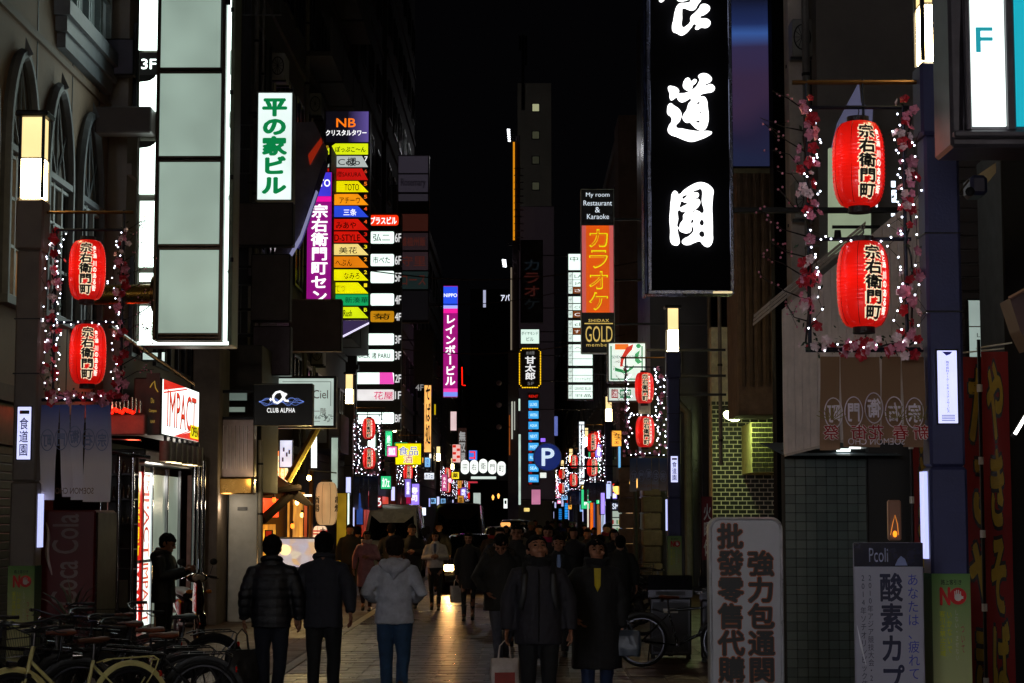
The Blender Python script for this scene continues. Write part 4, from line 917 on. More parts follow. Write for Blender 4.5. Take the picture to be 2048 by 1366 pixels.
# seven & i
D = 39
t = sign('store_sign', 'green edged white store sign with orange, red and green emblem', 'sign', (1215, 684, 1293, 765), D, .4, E('#e4f4ec', .95, vary=.1), P('#4a4a50', .3, .7), .03, 4.2)
plate(t, (1221, 692, 1223.5, 757), D - .01, E('#109060', .6, False), 'green_line'); plate(t, (1283, 692, 1285.5, 757), D - .01, E('#109060', .6, False), 'green_line'); plate(t, (1221, 757, 1285.5, 759.5), D - .01, E('#109060', .6, False), 'green_line')
plate(t, (1230, 688, 1257, 699), D - .01, E('#f07010', .9, False), 'orange_bar'); poly(t, [(1253, 695), (1267, 688), (1264, 699), (1256, 708), (1247, 720), (1245, 733), (1240, 733), (1242, 716), (1247, 706)], D - .014, E('#d01808', .8, False), 'red_stroke')
obj('green_dot', MB().ell(W(1277, 692, D - .01), (.05, .01, .045), 16, 8), E('#20a060', .8, False), t); poly(t, [(1270, 708), (1280, 700), (1276, 716), (1284, 724), (1276, 728), (1270, 722)], D - .012, E('#20a060', .8, False), 'green_stroke'); poly(t, [(1230, 735), (1252, 741), (1268, 730), (1266, 737), (1252, 747), (1230, 742)], D - .012, E('#209858', .8, False), 'green_swoosh')
text(t, 'SEVEN&i HOLDINGS', rect((1224, 711, 1283, 717), D - .018), D - .018, P('#206048'), off=.01)
t = sign('store_sign', 'low white sign strip with red and green blocks under the store sign', 'sign', (1216, 774, 1293, 803), D, .3, E('#d8e8e0', .8), P('#4a4a50', .3, .7), .02, 4.2)
plate(t, (1223, 779, 1236, 796), D - .01, E('#a01818', .7, False), 'red_block'); text(t, '酒', rect((1224, 781, 1235, 794), D - .02), D - .02, E('#ffffff', .8, False)); plate(t, (1240, 779, 1262, 796), D - .01, E('#108858', .7, False), 'green_block'); text(t, '煙草', rect((1241, 782, 1261, 793), D - .02), D - .02, E('#ffffff', .8, False))
# dark karaoke sign farther (low glow put into its letters), diamond building sign, Amataro
D = 100
t = sign('painted_glow_karaoke_sign', 'dim unlit vertical karaoke sign with painted glow letters below the far tower', 'sign', (1041, 480, 1086, 645), D, .6, P('#2c282c', .6), DSTEEL, .05, 3.9)
for i, ch in enumerate('カラオケ'): text(t, ch, rect((1049, 520 + i * 26, 1078, 540 + i * 26), D - .02), D - .02, E(('#10181e', '#3a1410', '#3a1410', '#0a1014')[i], .6, False), off=.05)
sign('narrow_building', 'dim beige narrow building face under the far tower', 'facade', (1036, 412, 1110, 1000), 112, 4, E('#1a1418', .6, False), P('#241d20'), .05)
D = 98
t = sign('building_name_sign', 'small octagonal white lit sign below the dim karaoke sign', 'sign', (1040, 657, 1080, 689), D, .4, E('#d8f0e4', 1.1), P('#2c2c34', .4), .05, 3.9,
     [('ダイヤモンド', (1043, 663, 1076, 670), P('#304038'), dict(off=.02)), ('ビル', (1053, 674, 1067, 682), P('#304038'), dict(off=.02))])
D = 90
t = sign('pub_sign', 'black pub sign with white kanji framed by yellow bulbs', 'sign', (1038, 696, 1082, 776), D, .4, P('#140c08', .5), P('#1a1410'), .05, 3.9)
text(t, '甘太郎', rect((1050, 712, 1071, 760), D - .02), D - .02, E('#f0f0f0', 1, False), v=True, off=.05); text(t, '5F', rect((1055, 764, 1068, 770), D - .02), D - .02, E('#808080', .6, False)); text(t, '居酒屋', rect((1052, 702, 1069, 709), D - .02), D - .02, E('#909090', .6, False))
bl = MB(); path = [(1045, 697), (1075, 697), (1081, 704), (1081, 768), (1075, 775), (1045, 775), (1039, 768), (1039, 704), (1045, 697)]
for (xa, ya), (xb, yb) in zip(path, path[1:]):
    k = max(2, int(math.hypot(xb - xa, yb - ya) / 3.2))
    for i in range(k): bl.ell(W(xa + (xb - xa) * i / k, ya + (yb - ya) * i / k, D - .06), (.028, .028, .028), 6, 4)
obj('bulbs', bl, E('#ffc818', 1.6, False), t, kind='stuff')
# blue stack
D = 84
t = sign('tenant_sign', 'column of sky blue lit plates with red strips behind the parking sign', 'sign', (1055, 785, 1080, 972), D, .5, P('#14161e', .5), P('#5a4a50', .4), .03, 3.9)
text(t, 'RENT', rect((1058, 790, 1076, 795), D - .02), D - .02, E('#e01808', 1, False), off=.04)
for i in range(8):
    y = 801 + i * 21.2; plate(t, (1057, y, 1077, y + 15), D - .02, E('#3aa8f0', 1.0, vary=.15), 'name_plate'); text(t, ('LUXE', 'WITH', 'AQUA', 'NEXT', 'MIST', 'RUBY', 'SEA', 'BELL')[i], rect((1060, y + 5, 1074, y + 11), D - .03), D - .03, E('#d0f0ff', 1.3, False)); plate(t, (1058, y + 16.5, 1064, y + 19), D - .02, E('#c01010', .7, False), 'red_strip')
# parking sign
D = 62
t = thing('parking_sign', 'round blue parking sign with a white P', 'road sign', W(1095, 941, D), 0, None, True); c = W(1095, 914, D)
obj('disc', MB().tube([c, c + Vector((0, .06, 0))], .44, 40), E('#0c2a80', .55), t, True); obj('rim', MB().tube([c + Vector((.455 * math.cos(a * PI / 20), -.01, .455 * math.sin(a * PI / 20))) for a in range(40)], .018, 6, closed=True), P('#9aa0b0'), t, True)
text(t, 'P', rect((1084, 897, 1108, 931), D - .02), D - .02, E('#d8ecff', .95), off=.045)
obj('arm', MB().tube([c + Vector((0, .1, -.3)), (3.95, D + .1, c.z - .3)], .03, 6), STEEL, t)
# arch with lozenges across the street
D = 118
t = thing('street_arch_sign', 'dark arch board across the street with white lozenges of kanji', 'arch sign', W(975, 960, D), 0, None, True)
q = rect((930, 938, 1036, 961), D); obj('board', MB().bbox(-5.2, q[1] + 1, D, D + .4, q[2], q[3], .03), P('#1c2430', .5), t)
for i, ch in enumerate('宗右衛門町'):
    cx = 930 + i * 18.2; cy = 934 - (2 if i in (2,) else 0) + (3 if i == 4 else 0); w, h = .26, .44; c = W(cx, cy, D - .05)
    pts = [(c.x + w * math.cos(a), D - .06, c.z + (h - w) * (1 if math.sin(a) > 0 else -1) + w * math.sin(a)) for a in [k * PI / 12 + .001 for k in range(24)]]
    L = obj('lozenge', MB().prism(pts, (0, .1, 0)), E('#f8fff8', 1.2), t)
    text(t, ch, (c.x - .17, c.x + .17, c.z - .24, c.z + .24), D - .08, INK, v=True, off=.0)
plate(t, (942, 953, 992, 958), D - .02, E('#d8e8e0', 1), 'lit_strip')
for X in (-5.1, 3.3): obj('post', MB().box(X - .12, X + .12, D + .05, D + .3, 0, 5.4), STEEL, t)

# ================================================================== LAMP POSTS, LANTERN FRAMES, LANTERNS, BANNERS
LAMPG = E('#ffdf9a', 1.25, vary=.1, scale=2); LAMPG2 = E('#ffe4a8', 38.0)
POSTM = P('#34365a', .55, .2, .2, 3, .15, 60)
def make_post(side, X, D, label, detail):
    """side: +1 post stands right of the carriageway (its street side is -x)"""
    t = thing('lamp_post', label, 'lamp post', (X, D, 0), 0, 'lamp posts along the street')
    k = -side; PM = POSTM if side > 0 else P('#6a6058', .6, .1, .2, 3)
    w = .13
    obj('shaft', MB().bbox(-w, w, -w, w, .0, 2.28, .02).bbox(-w + .008, w - .008, -w + .008, w - .008, 2.281, 4.6, .02), PM, t)
    obj('plinth', MB().bbox(-w - .03, w + .03, -w - .03, w + .03, 0, .35, .015), PM, t)
    obj('seam', MB().box(-w - .003, w + .003, -w - .003, w + .003, 3.35, 3.362).box(-w - .002, w + .002, -w - .002, w + .002, 3.9, 3.91), DSTEEL, t)
    obj('collar', MB().bbox(-w - .012, w + .012, -w - .012, w + .012, 4.6, 5.12, .02), PM, t)
    h = MB(); z0, z1 = 5.13, 5.96; q = .115
    for sx in (-1, 1):
        for sy in (-1, 1): h.box(sx * q - .014, sx * q + .014, sy * q - .014, sy * q + .014, z0, z1)
    h.box(-q - .012, q + .012, -q - .012, q + .012, 5.53, 5.542)
    obj('lamp_frame', h, DSTEEL, t)
    obj('lamp_cap', MB().bbox(-q - .05, q + .05, -q - .05, q + .05, z1, z1 + .06, .015), DSTEEL, t)
    obj('lamp_glass', MB().box(-q + .004, q - .004, -q + .004, q - .004, z0 + .01, 5.529), LAMPG2, t); obj('lamp_glass', MB().box(-q + .004, q - .004, -q + .004, q - .004, 5.543, z1 - .005), LAMPG, t)
    # small lit sign on the front and a narrow one on the street flank
    za, zb = (2.50, 3.02) if side < 0 else (2.58, 3.08)
    sf = obj('lit_plate', MB().box(-.066, .066, -w - .03, -w - .002, za, zb), E('#ccd0ff', 1.25, vary=.1), t)
    obj('plate_frame', MB().box(-.075, .075, -w - .024, -w - .001, za - .01, za - .001).box(-.075, .075, -w - .024, -w - .001, zb + .001, zb + .012).box(-.078, -.067, -w - .024, -w - .001, za - .01, zb + .012).box(.067, .078, -w - .024, -w - .001, za - .01, zb + .012), DSTEEL, t)
    if detail == 1: text(t, '食道園', (-.045, .045, za + .03, zb - .1), -w - .034, P('#20248a', .6, 0, 0), v=True, off=.02); obj('red_tab', MB().box(-.045, -.02, -w - .036, -w - .0305, zb - .07, zb - .035), P('#8a1010'), t); obj('dark_tab', MB().box(-.019, .05, -w - .036, -w - .0305, zb - .07, zb - .035), INK, t)
    if detail == 2:
        text(t, '株式会社トーホーセキュリティサービス', (-.012, .012, za + .07, zb - .07), -w - .034, P('#3038b0', .6, 0, 0), v=True, off=.01)
        obj('violet_mark', MB().poly([(-.035, -w - .034, zb - .008), (.035, -w - .034, zb - .008), (.02, -w - .034, zb - .025), (-.005, -w - .034, zb - .035)]), P('#4030c0'), t)
        for j in range(4): obj('fine_line', MB().box(-.045, .045, -w - .036, -w - .0305, za + .015 + j * .012, za + .019 + j * .012), P('#4048a8'), t)
    sz = (1.63, 2.16) if side < 0 else (1.65, 2.25)
    a, b = sorted((k * w + k * .002, k * w + k * .028)); obj('flank_light', MB().box(a, b, -.07, .07, *sz), E('#c0c8ff', 1.1), t)
    if detail:
        z0, z1 = (.5, 1.45) if side < 0 else (.25, 1.55)
        sc_ = (z1 - z0)
        obj('poster', MB().box(-w - .001, w + .001, -w - .006, -w - .001, z0, z1), banner_mat('#7aa860', '#e4e0a8', z0 - .1, z1, 0), t)
        obj('poster_flank', MB().box(*sorted((k * (w + .001), k * (w + .006))), -w, w, z0, z1), banner_mat('#2f6a4a', '#8a9a78', z0 - .1, z1, 0), t)
        yy = -w - .009; zt = z1 - .04
        text(t, '路上客引き', (-.07, .07, zt - .035, zt), yy, INK, off=.02); text(t, 'N', (-.075, -.012, zt - .17, zt - .055), yy, P('#d01010'), off=.08)
        obj('red_circle', MB().tube([(.045, yy + .002, zt - .112), (.045, yy, zt - .112)], .058, 20), P('#d01010'), t)
        obj('white_hand', MB().tube([(.045, yy - .002, zt - .12), (.045, yy - .004, zt - .12)], .026, 12).box(.02, .027, yy - .004, yy - .002, zt - .12, zt - .078).box(.032, .039, yy - .004, yy - .002, zt - .11, zt - .07).box(.045, .052, yy - .004, yy - .002, zt - .11, zt - .07).box(.058, .065, yy - .004, yy - .002, zt - .12, zt - .08).box(.066, .08, yy - .004, yy - .002, zt - .13, zt - .112), P('#e8e0d8'), t)
        text(t, '客引き禁止区域', (-.085, -.045, zt - .52, zt - .21), yy, P('#d8d820'), v=True, off=.02); text(t, 'いかないで', (-.035, .0, zt - .50, zt - .21), yy, P('#d8d820'), v=True, off=.02)
        text(t, 'ついて', (.06, .085, zt - .5, zt - .3), yy, P('#c86060'), v=True, off=.02); text(t, 'しない・させない', (.02, .045, zt - .55, zt - .2), yy, P('#e0e0c8'), v=True, off=.0)
        text(t, '宗右衛門町', (-.06, .06, z0 + .05, z0 + .09), yy, P('#405030'), off=.02)
    return t
POLE_DARK = P('#121826', .45, .5)
def make_frame(side, X, D, label):
    t = thing('lantern_bracket', label, 'bracket frame', (X, D, 3.0), 0, 'lantern frames on the lamp posts')
    s = -side     # direction towards the street
    def bar(name, x0, z0, x1, z1, r=.014, m=POLE_DARK): obj(name, MB().tube([(s * x0, 0, z0 - 3), (s * x1, 0, z1 - 3)], r, 8), m, t, True)
    bar('top_arm', .13, 5.0, 1.02, 5.0, .016, P('#6a4a20', .4, .6)); bar('frame_rail', .2, 4.82, .95, 4.82); bar('frame_rail', .2, 3.88, .95, 3.88); bar('bottom_arm', .13, 3.1, .95, 3.1, .018)
    bar('frame_post', .92, 3.12, .92, 4.83); bar('frame_post', .24, 3.12, .24, 4.83); bar('hanger', .92, 4.82, .92, 5.02); bar('hanger', .52, 4.7, .52, 5.02, .01)
    return t
PINK = [P('#d88aa0', .6, 0, .2, 20), P('#b01828', .6, 0, .2, 20), P('#e8d0d0', .6, 0, .15, 20)]
LEAF = P('#1c3418', .6, 0, .3, 20); TWIG = P('#1a100c', .7)
def flower_mesh(mat, sc=1.0):
    m = MB()
    for k in range(5):
        a = k * 2 * PI / 5; M = Matrix.Rotation(a, 4, 'Y')
        pts = [(0, 0, 0), (.010, -.010, .010), (.0165, -.020, .026), (.004, -.018, .040), (-.0165, -.022, .028), (-.008, -.012, .012)]
        pts = [M @ Vector(p) * sc for p in pts]; m.add(pts, [(0, 1, 2, 3), (0, 3, 4, 5)])
    m.ell((0, -.008 * sc, 0), (.007 * sc,) * 3, 6, 4)
    me = m.mesh('blossom'); me.materials.append(mat); return me
FLW = [flower_mesh(PINK[i % 3], s) for i, s in enumerate((.9, .95, .8, 1.05, 1.1, .65))]
BULB = E('#e6ecff', 9.0, False)
def make_garland(side, X, D, label, seed, nfl=165, single=True, blb=.0068):
    t = thing('flower_garland', label, 'garland', (X, D, 3.1), 0, 'blossom garlands round the lantern frames')
    s = -side; r = random.Random(seed); tw = MB(); lv = MB(); fm = MB(); bl = MB()
    def strand(x, z0, z1, n):
        p = []
        for i in range(n + 1): p.append((s * (x + r.uniform(-.03, .03)), r.uniform(-.06, .03), z0 + (z1 - z0) * i / n - 3.1))
        tw.tube(p, .008, 5); return p
    def put(x, y, z):
        me = r.choice(FLW)
        if single:
            o = bpy.data.objects.new('blossom', me); COL.objects.link(o); o.parent = t; o.location = (x, y, z)
            o.rotation_euler = (r.uniform(-.8, .8), r.uniform(0, 6), r.uniform(-.9, .9)); q = r.uniform(.75, 1.35); o.scale = (q, q, q)
        else:
            M = Matrix.Translation((x, y, z)) @ Matrix.Rotation(r.uniform(-.9, .9), 4, 'Z') @ Matrix.Rotation(r.uniform(0, 6), 4, 'Y')
            fm.add([M @ v.co for v in me.vertices], [tuple(f.vertices) for f in me.polygons])
    runs = [((.92, 3.15), (.92, 4.85), .38), ((.22, 3.15), (.24, 4.85), .34), ((.2, 3.13), (.95, 3.13), .28)]
    for (a, b, q) in runs:
        if a[0] != b[0] and a[1] == b[1]:
            tw.tube([(s * (a[0] + (b[0] - a[0]) * i / 12), r.uniform(-.05, .03), a[1] - 3.1 + r.uniform(-.02, .03)) for i in range(13)], .008, 5)
        else: strand(a[0], a[1], b[1], 14)
        for i in range(int(nfl * q)):
            u = r.random(); x = a[0] + (b[0] - a[0]) * u + r.gauss(0, .035); z = a[1] + (b[1] - a[1]) * u + r.gauss(0, .03) - 3.1
            put(s * x, r.uniform(-.12, .04), z)
        for i in range(int(nfl * q * 1.6)):
            u = r.random(); x = s * (a[0] + (b[0] - a[0]) * u + r.gauss(0, .04)); z = a[1] + (b[1] - a[1]) * u + r.gauss(0, .04) - 3.1; y = r.uniform(-.1, .06)
            d = Vector((r.uniform(-1, 1), r.uniform(-.6, .6), r.uniform(-1, 1))).normalized() * r.uniform(.025, .055); e = Vector((r.uniform(-1, 1), r.uniform(-1, 1), r.uniform(-1, 1))).normalized() * .012
            p = Vector((x, y, z)); lv.add([p, p + d * .5 + e, p + d, p + d * .5 - e], [(0, 1, 2, 3)])
    # thin twigs reaching out with tiny buds
    bud = MB()
    for k in range(11):
        z = 3.3 + k * .15 - 3.1; L = r.uniform(.16, .36); x = s * .93
        p = [(x, 0, z), (x + s * L * .5, r.uniform(-.1, .1), z + r.uniform(.03, .14)), (x + s * L, r.uniform(-.15, .1), z + r.uniform(.08, .24))]
        tw.tube(p, [.006, .004, .002], 4)
        for j in range(9 if k in (3, 4, 0) else 4):
            q = Vector(p[1]).lerp(Vector(p[2]), r.random()) + Vector((r.gauss(0, .03), r.gauss(0, .03), r.gauss(0, .03)))
            bud.ell(q, (.009, .009, .009), 5, 3); tw.tube([Vector(p[1]).lerp(Vector(p[2]), r.random()), q], .0015, 3)
    obj('twigs', tw, TWIG, t, kind='stuff'); obj('leaves', lv, LEAF, t, kind='stuff'); obj('buds', bud, PINK[0], t, kind='stuff')
    if not single: fm_o = obj('blossoms', fm, PINK[0], t, kind='stuff')
    # light string
    wire = MB(); pts = []
    for (x, n, z0, z1) in ((.88, 22, 3.2, 4.8), (.3, 24, 3.2, 4.8), (.16, 14, 3.2, 4.7)):
        p = []
        for i in range(n):
            q = (s * (x + r.gauss(0, .028)), r.uniform(-.1, -.04), z0 + (z1 - z0) * (i + .5) / n + r.gauss(0, .012) - 3.1); p.append(q); bl.ell(q, (blb,) * 3, 6, 4)
            if r.random() < .3: bl.ell((q[0] + .02 * r.uniform(-1, 1), q[1], q[2] + .02), (blb,) * 3, 6, 4)
        wire.tube(p, .0025, 3)
    for i in range(9): q = (s * (.28 + i * .07), -.05, 3.87 - 3.1 + r.gauss(0, .015)); bl.ell(q, (blb,) * 3, 6, 4)
    for i in range(8): q = (s * (.2 + i * .09), -.08, 3.12 - 3.1 + r.gauss(0, .02)); bl.ell(q, (blb * .9,) * 3, 6, 4)
    obj('light_wire', wire, INK, t, kind='stuff'); obj('fairy_lights', bl, BULB, t, kind='stuff')
    return t
def lantern_r(z):      # body radius at height 0..0.6
    u = (z - .30) / .30; u = max(-1, min(1, u)); return .095 + .087 * (1 - abs(u) ** 3.2) ** .55
LRED = None
def lantern_mat():
    m, n, l = _new(('lantern',)); p = n['Principled BSDF']; p.inputs['Base Color'].default_value = (*lin('#c0180c'), 1); p.inputs['Roughness'].default_value = .38
    t = n.new('ShaderNodeTexCoord'); q = n.new('ShaderNodeTexNoise'); q.inputs['Scale'].default_value = 5; q.inputs['Detail'].default_value = 2
    r = n.new('ShaderNodeMapRange'); r.inputs['To Min'].default_value = .55; r.inputs['To Max'].default_value = 1.05
    # the bulb hangs at mid height: paper near it glows more
    s = n.new('ShaderNodeSeparateXYZ'); a = n.new('ShaderNodeMath'); a.operation = 'SUBTRACT'; a.inputs[1].default_value = .33; b = n.new('ShaderNodeMath'); b.operation = 'ABSOLUTE'
    c = n.new('ShaderNodeMapRange'); c.inputs['From Max'].default_value = .3; c.inputs['To Min'].default_value = 1.35; c.inputs['To Max'].default_value = .55; d = n.new('ShaderNodeMath'); d.operation = 'MULTIPLY'
    l.new(t.outputs['Object'], s.inputs[0]); l.new(s.outputs['Z'], a.inputs[0]); l.new(a.outputs[0], b.inputs[0]); l.new(b.outputs[0], c.inputs['Value'])
    l.new(t.outputs['Object'], q.inputs['Vector']); l.new(q.outputs['Fac'], r.inputs['Value']); l.new(r.outputs[0], d.inputs[0]); l.new(c.outputs[0], d.inputs[1]); l.new(d.outputs[0], p.inputs['Emission Strength'])
    p.inputs['Emission Color'].default_value = (*lin('#e81208'), 1); p.inputs['Coat Weight'].default_value = .3; return m
def make_lantern(loc, label, group, rz):
    t = thing('paper_lantern', label, 'lantern', loc, rz, group)
    rings = []; n = 44
    for i in range(n + 1):
        z = .6 * i / n; r = lantern_r(z) * (1 + (.014 if i % 2 else -.012)); rings.append((0, 0, z, r, r))
    obj('lantern_body', MB().stack(rings, 40), lantern_mat(), t, True)
    obj('cap', MB().stack([(0, 0, .585, .075, .075), (0, 0, .64, .078, .078)], 20), BLK, t); obj('cap', MB().stack([(0, 0, -.045, .078, .078), (0, 0, .015, .075, .075)], 20), BLK, t)
    se = MB()
    for k in range(8):
        a = R(-90 - 28 + k * 45); se.tube([((lantern_r(z / 100 * .6) + .0015) * math.cos(a), (lantern_r(z / 100 * .6) + .0015) * math.sin(a), z / 100 * .6) for z in range(2, 99, 4)], .0016, 4)
    obj('seam', se, P('#2a0504'), t); obj('wire_loop', MB().tube([(0, 0, .64), (.01, 0, .68), (0, 0, .72)], .004, 5), BLK, t)
    def warp(e, x0=0):
        def f(u, z):
            r = lantern_r(z) + e; a = R(-90) + u / .182; return (r * math.cos(a), r * math.sin(a), z)
        return f
    # the characters: sized brush name column with pale outline, small motto column
    XZ = (-.034, .084, .04, .56)
    text(t, '宗右衛門町', XZ, 0, E('#fff0c8', .85, False), v=True, off=.27, warp=warp(.004), name='lettering_outline'); text(t, '宗右衛門町', XZ, 0, INK, v=True, off=.08, warp=warp(.0085))
    text(t, '食と酒', (.094, .134, .40, .53), 0, E('#fff0e0', 1.3, False), v=True, off=.06, warp=warp(.0045)); text(t, '川のある街', (.094, .134, .07, .38), 0, E('#fff0e0', 1.3, False), v=True, off=.06, warp=warp(.0045))
    return t
def make_banner(side, X, D, label, kind):
    t = thing('cloth_banner', label, 'banner', (X, D, 2.0), 0, 'cloth banners hanging under the lantern frames')
    s = -side; r = random.Random(5 + kind); x0, x1 = .12, .84 if side < 0 else .86; zt = 3.05; zb = 2.1 if side < 0 else 2.42
    cuts = [0, .26, .42, .62, 1.0] if side < 0 else [0, .22, .42, .80, 1.0]
    gap = .012
    M = banner_mat('#3a5cc0', '#f0e4ea', .1, 1.1) if kind == 0 else (banner_mat('#8c6c50', '#a07c60', .1, 1.0) if kind == 1 else banner_mat('#34466c', '#8a8494', .1, 1.0))
    def pos(x, z, i):
        sw = (zt - z); y = .035 * math.sin(x * 13 + i) * sw + .03 * math.sin(z * 6 + x * 7 + i * 2); lean = (0.10 if (side < 0 and i == 1) else (-.04 if i == 0 else .0)) * max(0, sw - .35)
        return (s * x + lean, y, z - 2.0)
    for i, (a, b) in enumerate(zip(cuts, cuts[1:])):
        m = MB(); xa, xb = x0 + (x1 - x0) * a + gap / 2, x0 + (x1 - x0) * b - gap / 2; nu, nv = 8, 20; vs = []; fs = []
        zbi = zb + (.0, .03, .0, -.02, .01)[i]
        for v in range(nv + 1):
            for u in range(nu + 1): vs.append(pos(xa + (xb - xa) * u / nu, zt + (zbi - zt) * v / nv, i))
        for v in range(nv):
            for u in range(nu): k = v * (nu + 1) + u; fs.append((k, k + 1, k + nu + 2, k + nu + 1))
        m.add(vs, fs); obj('cloth_strip', m, M, t, True)
    e = -.012; L = lambda q: (lambda a, b: (a, pos(a * s, b + 2, 0)[1] - .03, b))
    xl, xr = sorted((s * x0, s * x1)); W_ = xr - xl
    ink = P('#8a94c0', .7) if kind != 1 else P('#e4d4da', .7)
    zo = zt - .38 if kind == 1 else zt - .34
    for j in range(5):
        cx = xl + W_ * (.12 + .19 * j); ch = '宗右衛門町'[4 - j]; zc = zo - 2 + (.02 if j == 2 else -.015 * abs(j - 2) * .5)
        text(t, ch, (cx - .045, cx + .045, zc - .07, zc + .07), -.05, ink, v=True, off=.05, mir=True)
        obj('oval_outline', MB().tube([(cx + .062 * math.cos(q * PI / 12), -.05, zc + .105 * math.sin(q * PI / 12)) for q in range(24)], .004, 4, closed=True), ink, t)
    text(t, 'SOEMON CHO', (xl + W_ * .25, xl + W_ * .78, (zb + .06 if kind != 1 else zo - .235) - 2, (zb + .12 if kind != 1 else zo - .19) - 2), -.06, ink if kind == 1 else P('#8a6050'), mir=True, off=.01)
    if kind == 1:
        for ch, cx in (('祭', .09), ('街', .35), ('花', .51), ('春', .74), ('新', .93)):
            for o_, m_ in ((.09, P('#f0d8d0')), (.03, P('#a01414'))): text(t, ch, (xl + W_ * cx - .055, xl + W_ * cx + .055, zb + .045 - 2, zb + .155 - 2), -.07 - (.004 if o_ < .05 else 0), m_, v=True, off=o_, mir=True)
        for cx in (.1, .72, .95):
            f = MB()
            for a in range(9): q = R(20 + a * 17.5); f.tube([(xl + W_ * cx + .02 * math.cos(q), -.055, zb + .18 - 2 + .02 * math.sin(q)), (xl + W_ * cx + .11 * math.cos(q), -.055, zb + .18 - 2 + .11 * math.sin(q))], .003, 3)
            obj('sun_rays', f, P('#8a7a30'), t)
    return t
posts = []      # (side, depth, lantern detail)
L_ = [(-1, 19.0), (-1, 54.3), (-1, 73.0), (-1, 112), (-1, 135), (-1, 160)]
R_ = [(1, 13.24), (1, 36.9), (1, 64.6), (1, 88), (1, 115), (1, 140), (1, 170)]
ordn = ['nearest', 'second', 'third', 'fourth', 'fifth', 'sixth', 'farthest']
PX = {-1: -4.95, 1: 2.93}; proto = {}
def place(side, Dn, i):
    X = PX[side]; sd = 'left' if side < 0 else 'right'; o = ordn[i]
    fx = -side
    lx = X + fx * .56
    if i == 0:
        p = make_post(side, X, Dn, f'{o} square lamp post of the {sd} row, with lit plate and NO poster', 1 if side < 0 else 2)
        f = make_frame(side, X, Dn, f'dark pipe frame on the {o} {sd} lamp post'); g = make_garland(side, X, Dn, f'pink and red blossom garland with fairy lights on the {o} {sd} lamp post', 11 if side < 0 else 23)
        b = make_banner(side, X, Dn, ('blue and grey' if side < 0 else 'tan and red lettered') + f' cloth banner hanging from the {o} {sd} lamp post', 0 if side < 0 else 1)
        if 'lan' not in proto: proto['lan'] = make_lantern((lx, Dn, 4.11), '', 'red paper lanterns along the street', 0); a = proto['lan']
        else: a = dup(proto['lan'], (lx, Dn, 4.11), R(2))
        proto[(side, 'p')] = p; proto[(side, 'f')] = f; proto[(side, 'g')] = g; proto[(side, 'b')] = b
    else:
        if (side, 'p2') not in proto:
            proto[(side, 'p2')] = p = make_post(side, X, Dn, f'{o} square lamp post of the {sd} row', 1 if side > 0 else 0)
            proto[(side, 'g2')] = g = make_garland(side, X, Dn, f'small blossom garland with fairy lights on the {o} {sd} lamp post', 31 + side, 60, False, .0115)
            proto[(side, 'b2')] = b = make_banner(side, X, Dn, f'dull cloth banner hanging from the {o} {sd} lamp post', 2)
        else:
            p = dup(proto[(side, 'p2')], (X, Dn, 0), None, f'{o} square lamp post of the {sd} row'); g = dup(proto[(side, 'g2')], (X, Dn, 3.1), None, f'small blossom garland with fairy lights on the {o} {sd} lamp post')
            if i < 4: b = dup(proto[(side, 'b2')], (X, Dn, 2.0), None, f'dull cloth banner hanging from the {o} {sd} lamp post')
        f = dup(proto[(side, 'f')], (X, Dn, 3.0), None, f'dark pipe frame on the {o} {sd} lamp post'); a = dup(proto['lan'], (lx, Dn, 4.11), R((i * 37) % 50 - 25) if i > 1 else R(-6))
    a['label'] = f'upper red paper lantern hanging from the {o} {sd} lamp post'
    b2 = dup(proto['lan'], (lx - .01 * i + .02, Dn + .01, 3.26), a.rotation_euler.z + R(4), f'lower red paper lantern hanging from the {o} {sd} lamp post')
    # real light of the post lamp
    return p
for i, (s, d) in enumerate(L_): place(s, d, i)
for i, (s, d) in enumerate(R_): place(s, d, i)

# ================================================================== VEHICLES
def section_body(secs, n=1):
    """body shell from cross sections along y: each (y, [(x,z)...]) half outline from bottom to top, mirrored"""
    mb = MB(); rings = []
    for (y, hp) in secs:
        ring = [(x, y, z) for x, z in hp] + [(-x, y, z) for x, z in reversed(hp)]; rings.append(ring)
    k = len(rings[0]); vs = [v for r in rings for v in r]
    fs = [(i * k + j, i * k + (j + 1) % k, (i + 1) * k + (j + 1) % k, (i + 1) * k + j) for i in range(len(rings) - 1) for j in range(k)]
    fs += [tuple(range(k - 1, -1, -1)), tuple(range((len(rings) - 1) * k, len(rings) * k))]
    return mb.add(vs, fs)
CARGL = GL('#05070a', .05)
def wheel(parent, x, y, r, w=.2, rimc=None):
    s = 1 if x > 0 else -1
    wh = obj('wheel', MB().stack([(0, 0, 0, .05, .05)] * 2), None, parent) if False else None
    tr = MB(); n = 28; prof = [(r * .62, -w / 2), (r * .93, -w / 2), (r, -w / 2 + .03), (r, w / 2 - .03), (r * .93, w / 2), (r * .62, w / 2)]
    vs = [(x + q, y + p * math.cos(2 * PI * t / n), r + p * math.sin(2 * PI * t / n)) for (p, q) in prof for t in range(n)]
    fs = [(i * n + t, i * n + (t + 1) % n, (i + 1) * n + (t + 1) % n, (i + 1) * n + t) for i in range(len(prof) - 1) for t in range(n)]
    tr.add(vs, fs); ty = obj('wheel', tr, RUB, parent, True)
    rm = MB(); rm.tube([(x + s * w * .1, y, r), (x + s * w * .3, y, r)], r * .62, 24)
    for k in range(5): a = k * 2 * PI / 5; rm.tube([(x + s * w * .38, y, r), (x + s * w * .34, y + r * .58 * math.cos(a), r + r * .58 * math.sin(a))], .035, 6)
    obj('rim', rm, rimc or P('#8a8a90', .3, .8), ty, True)
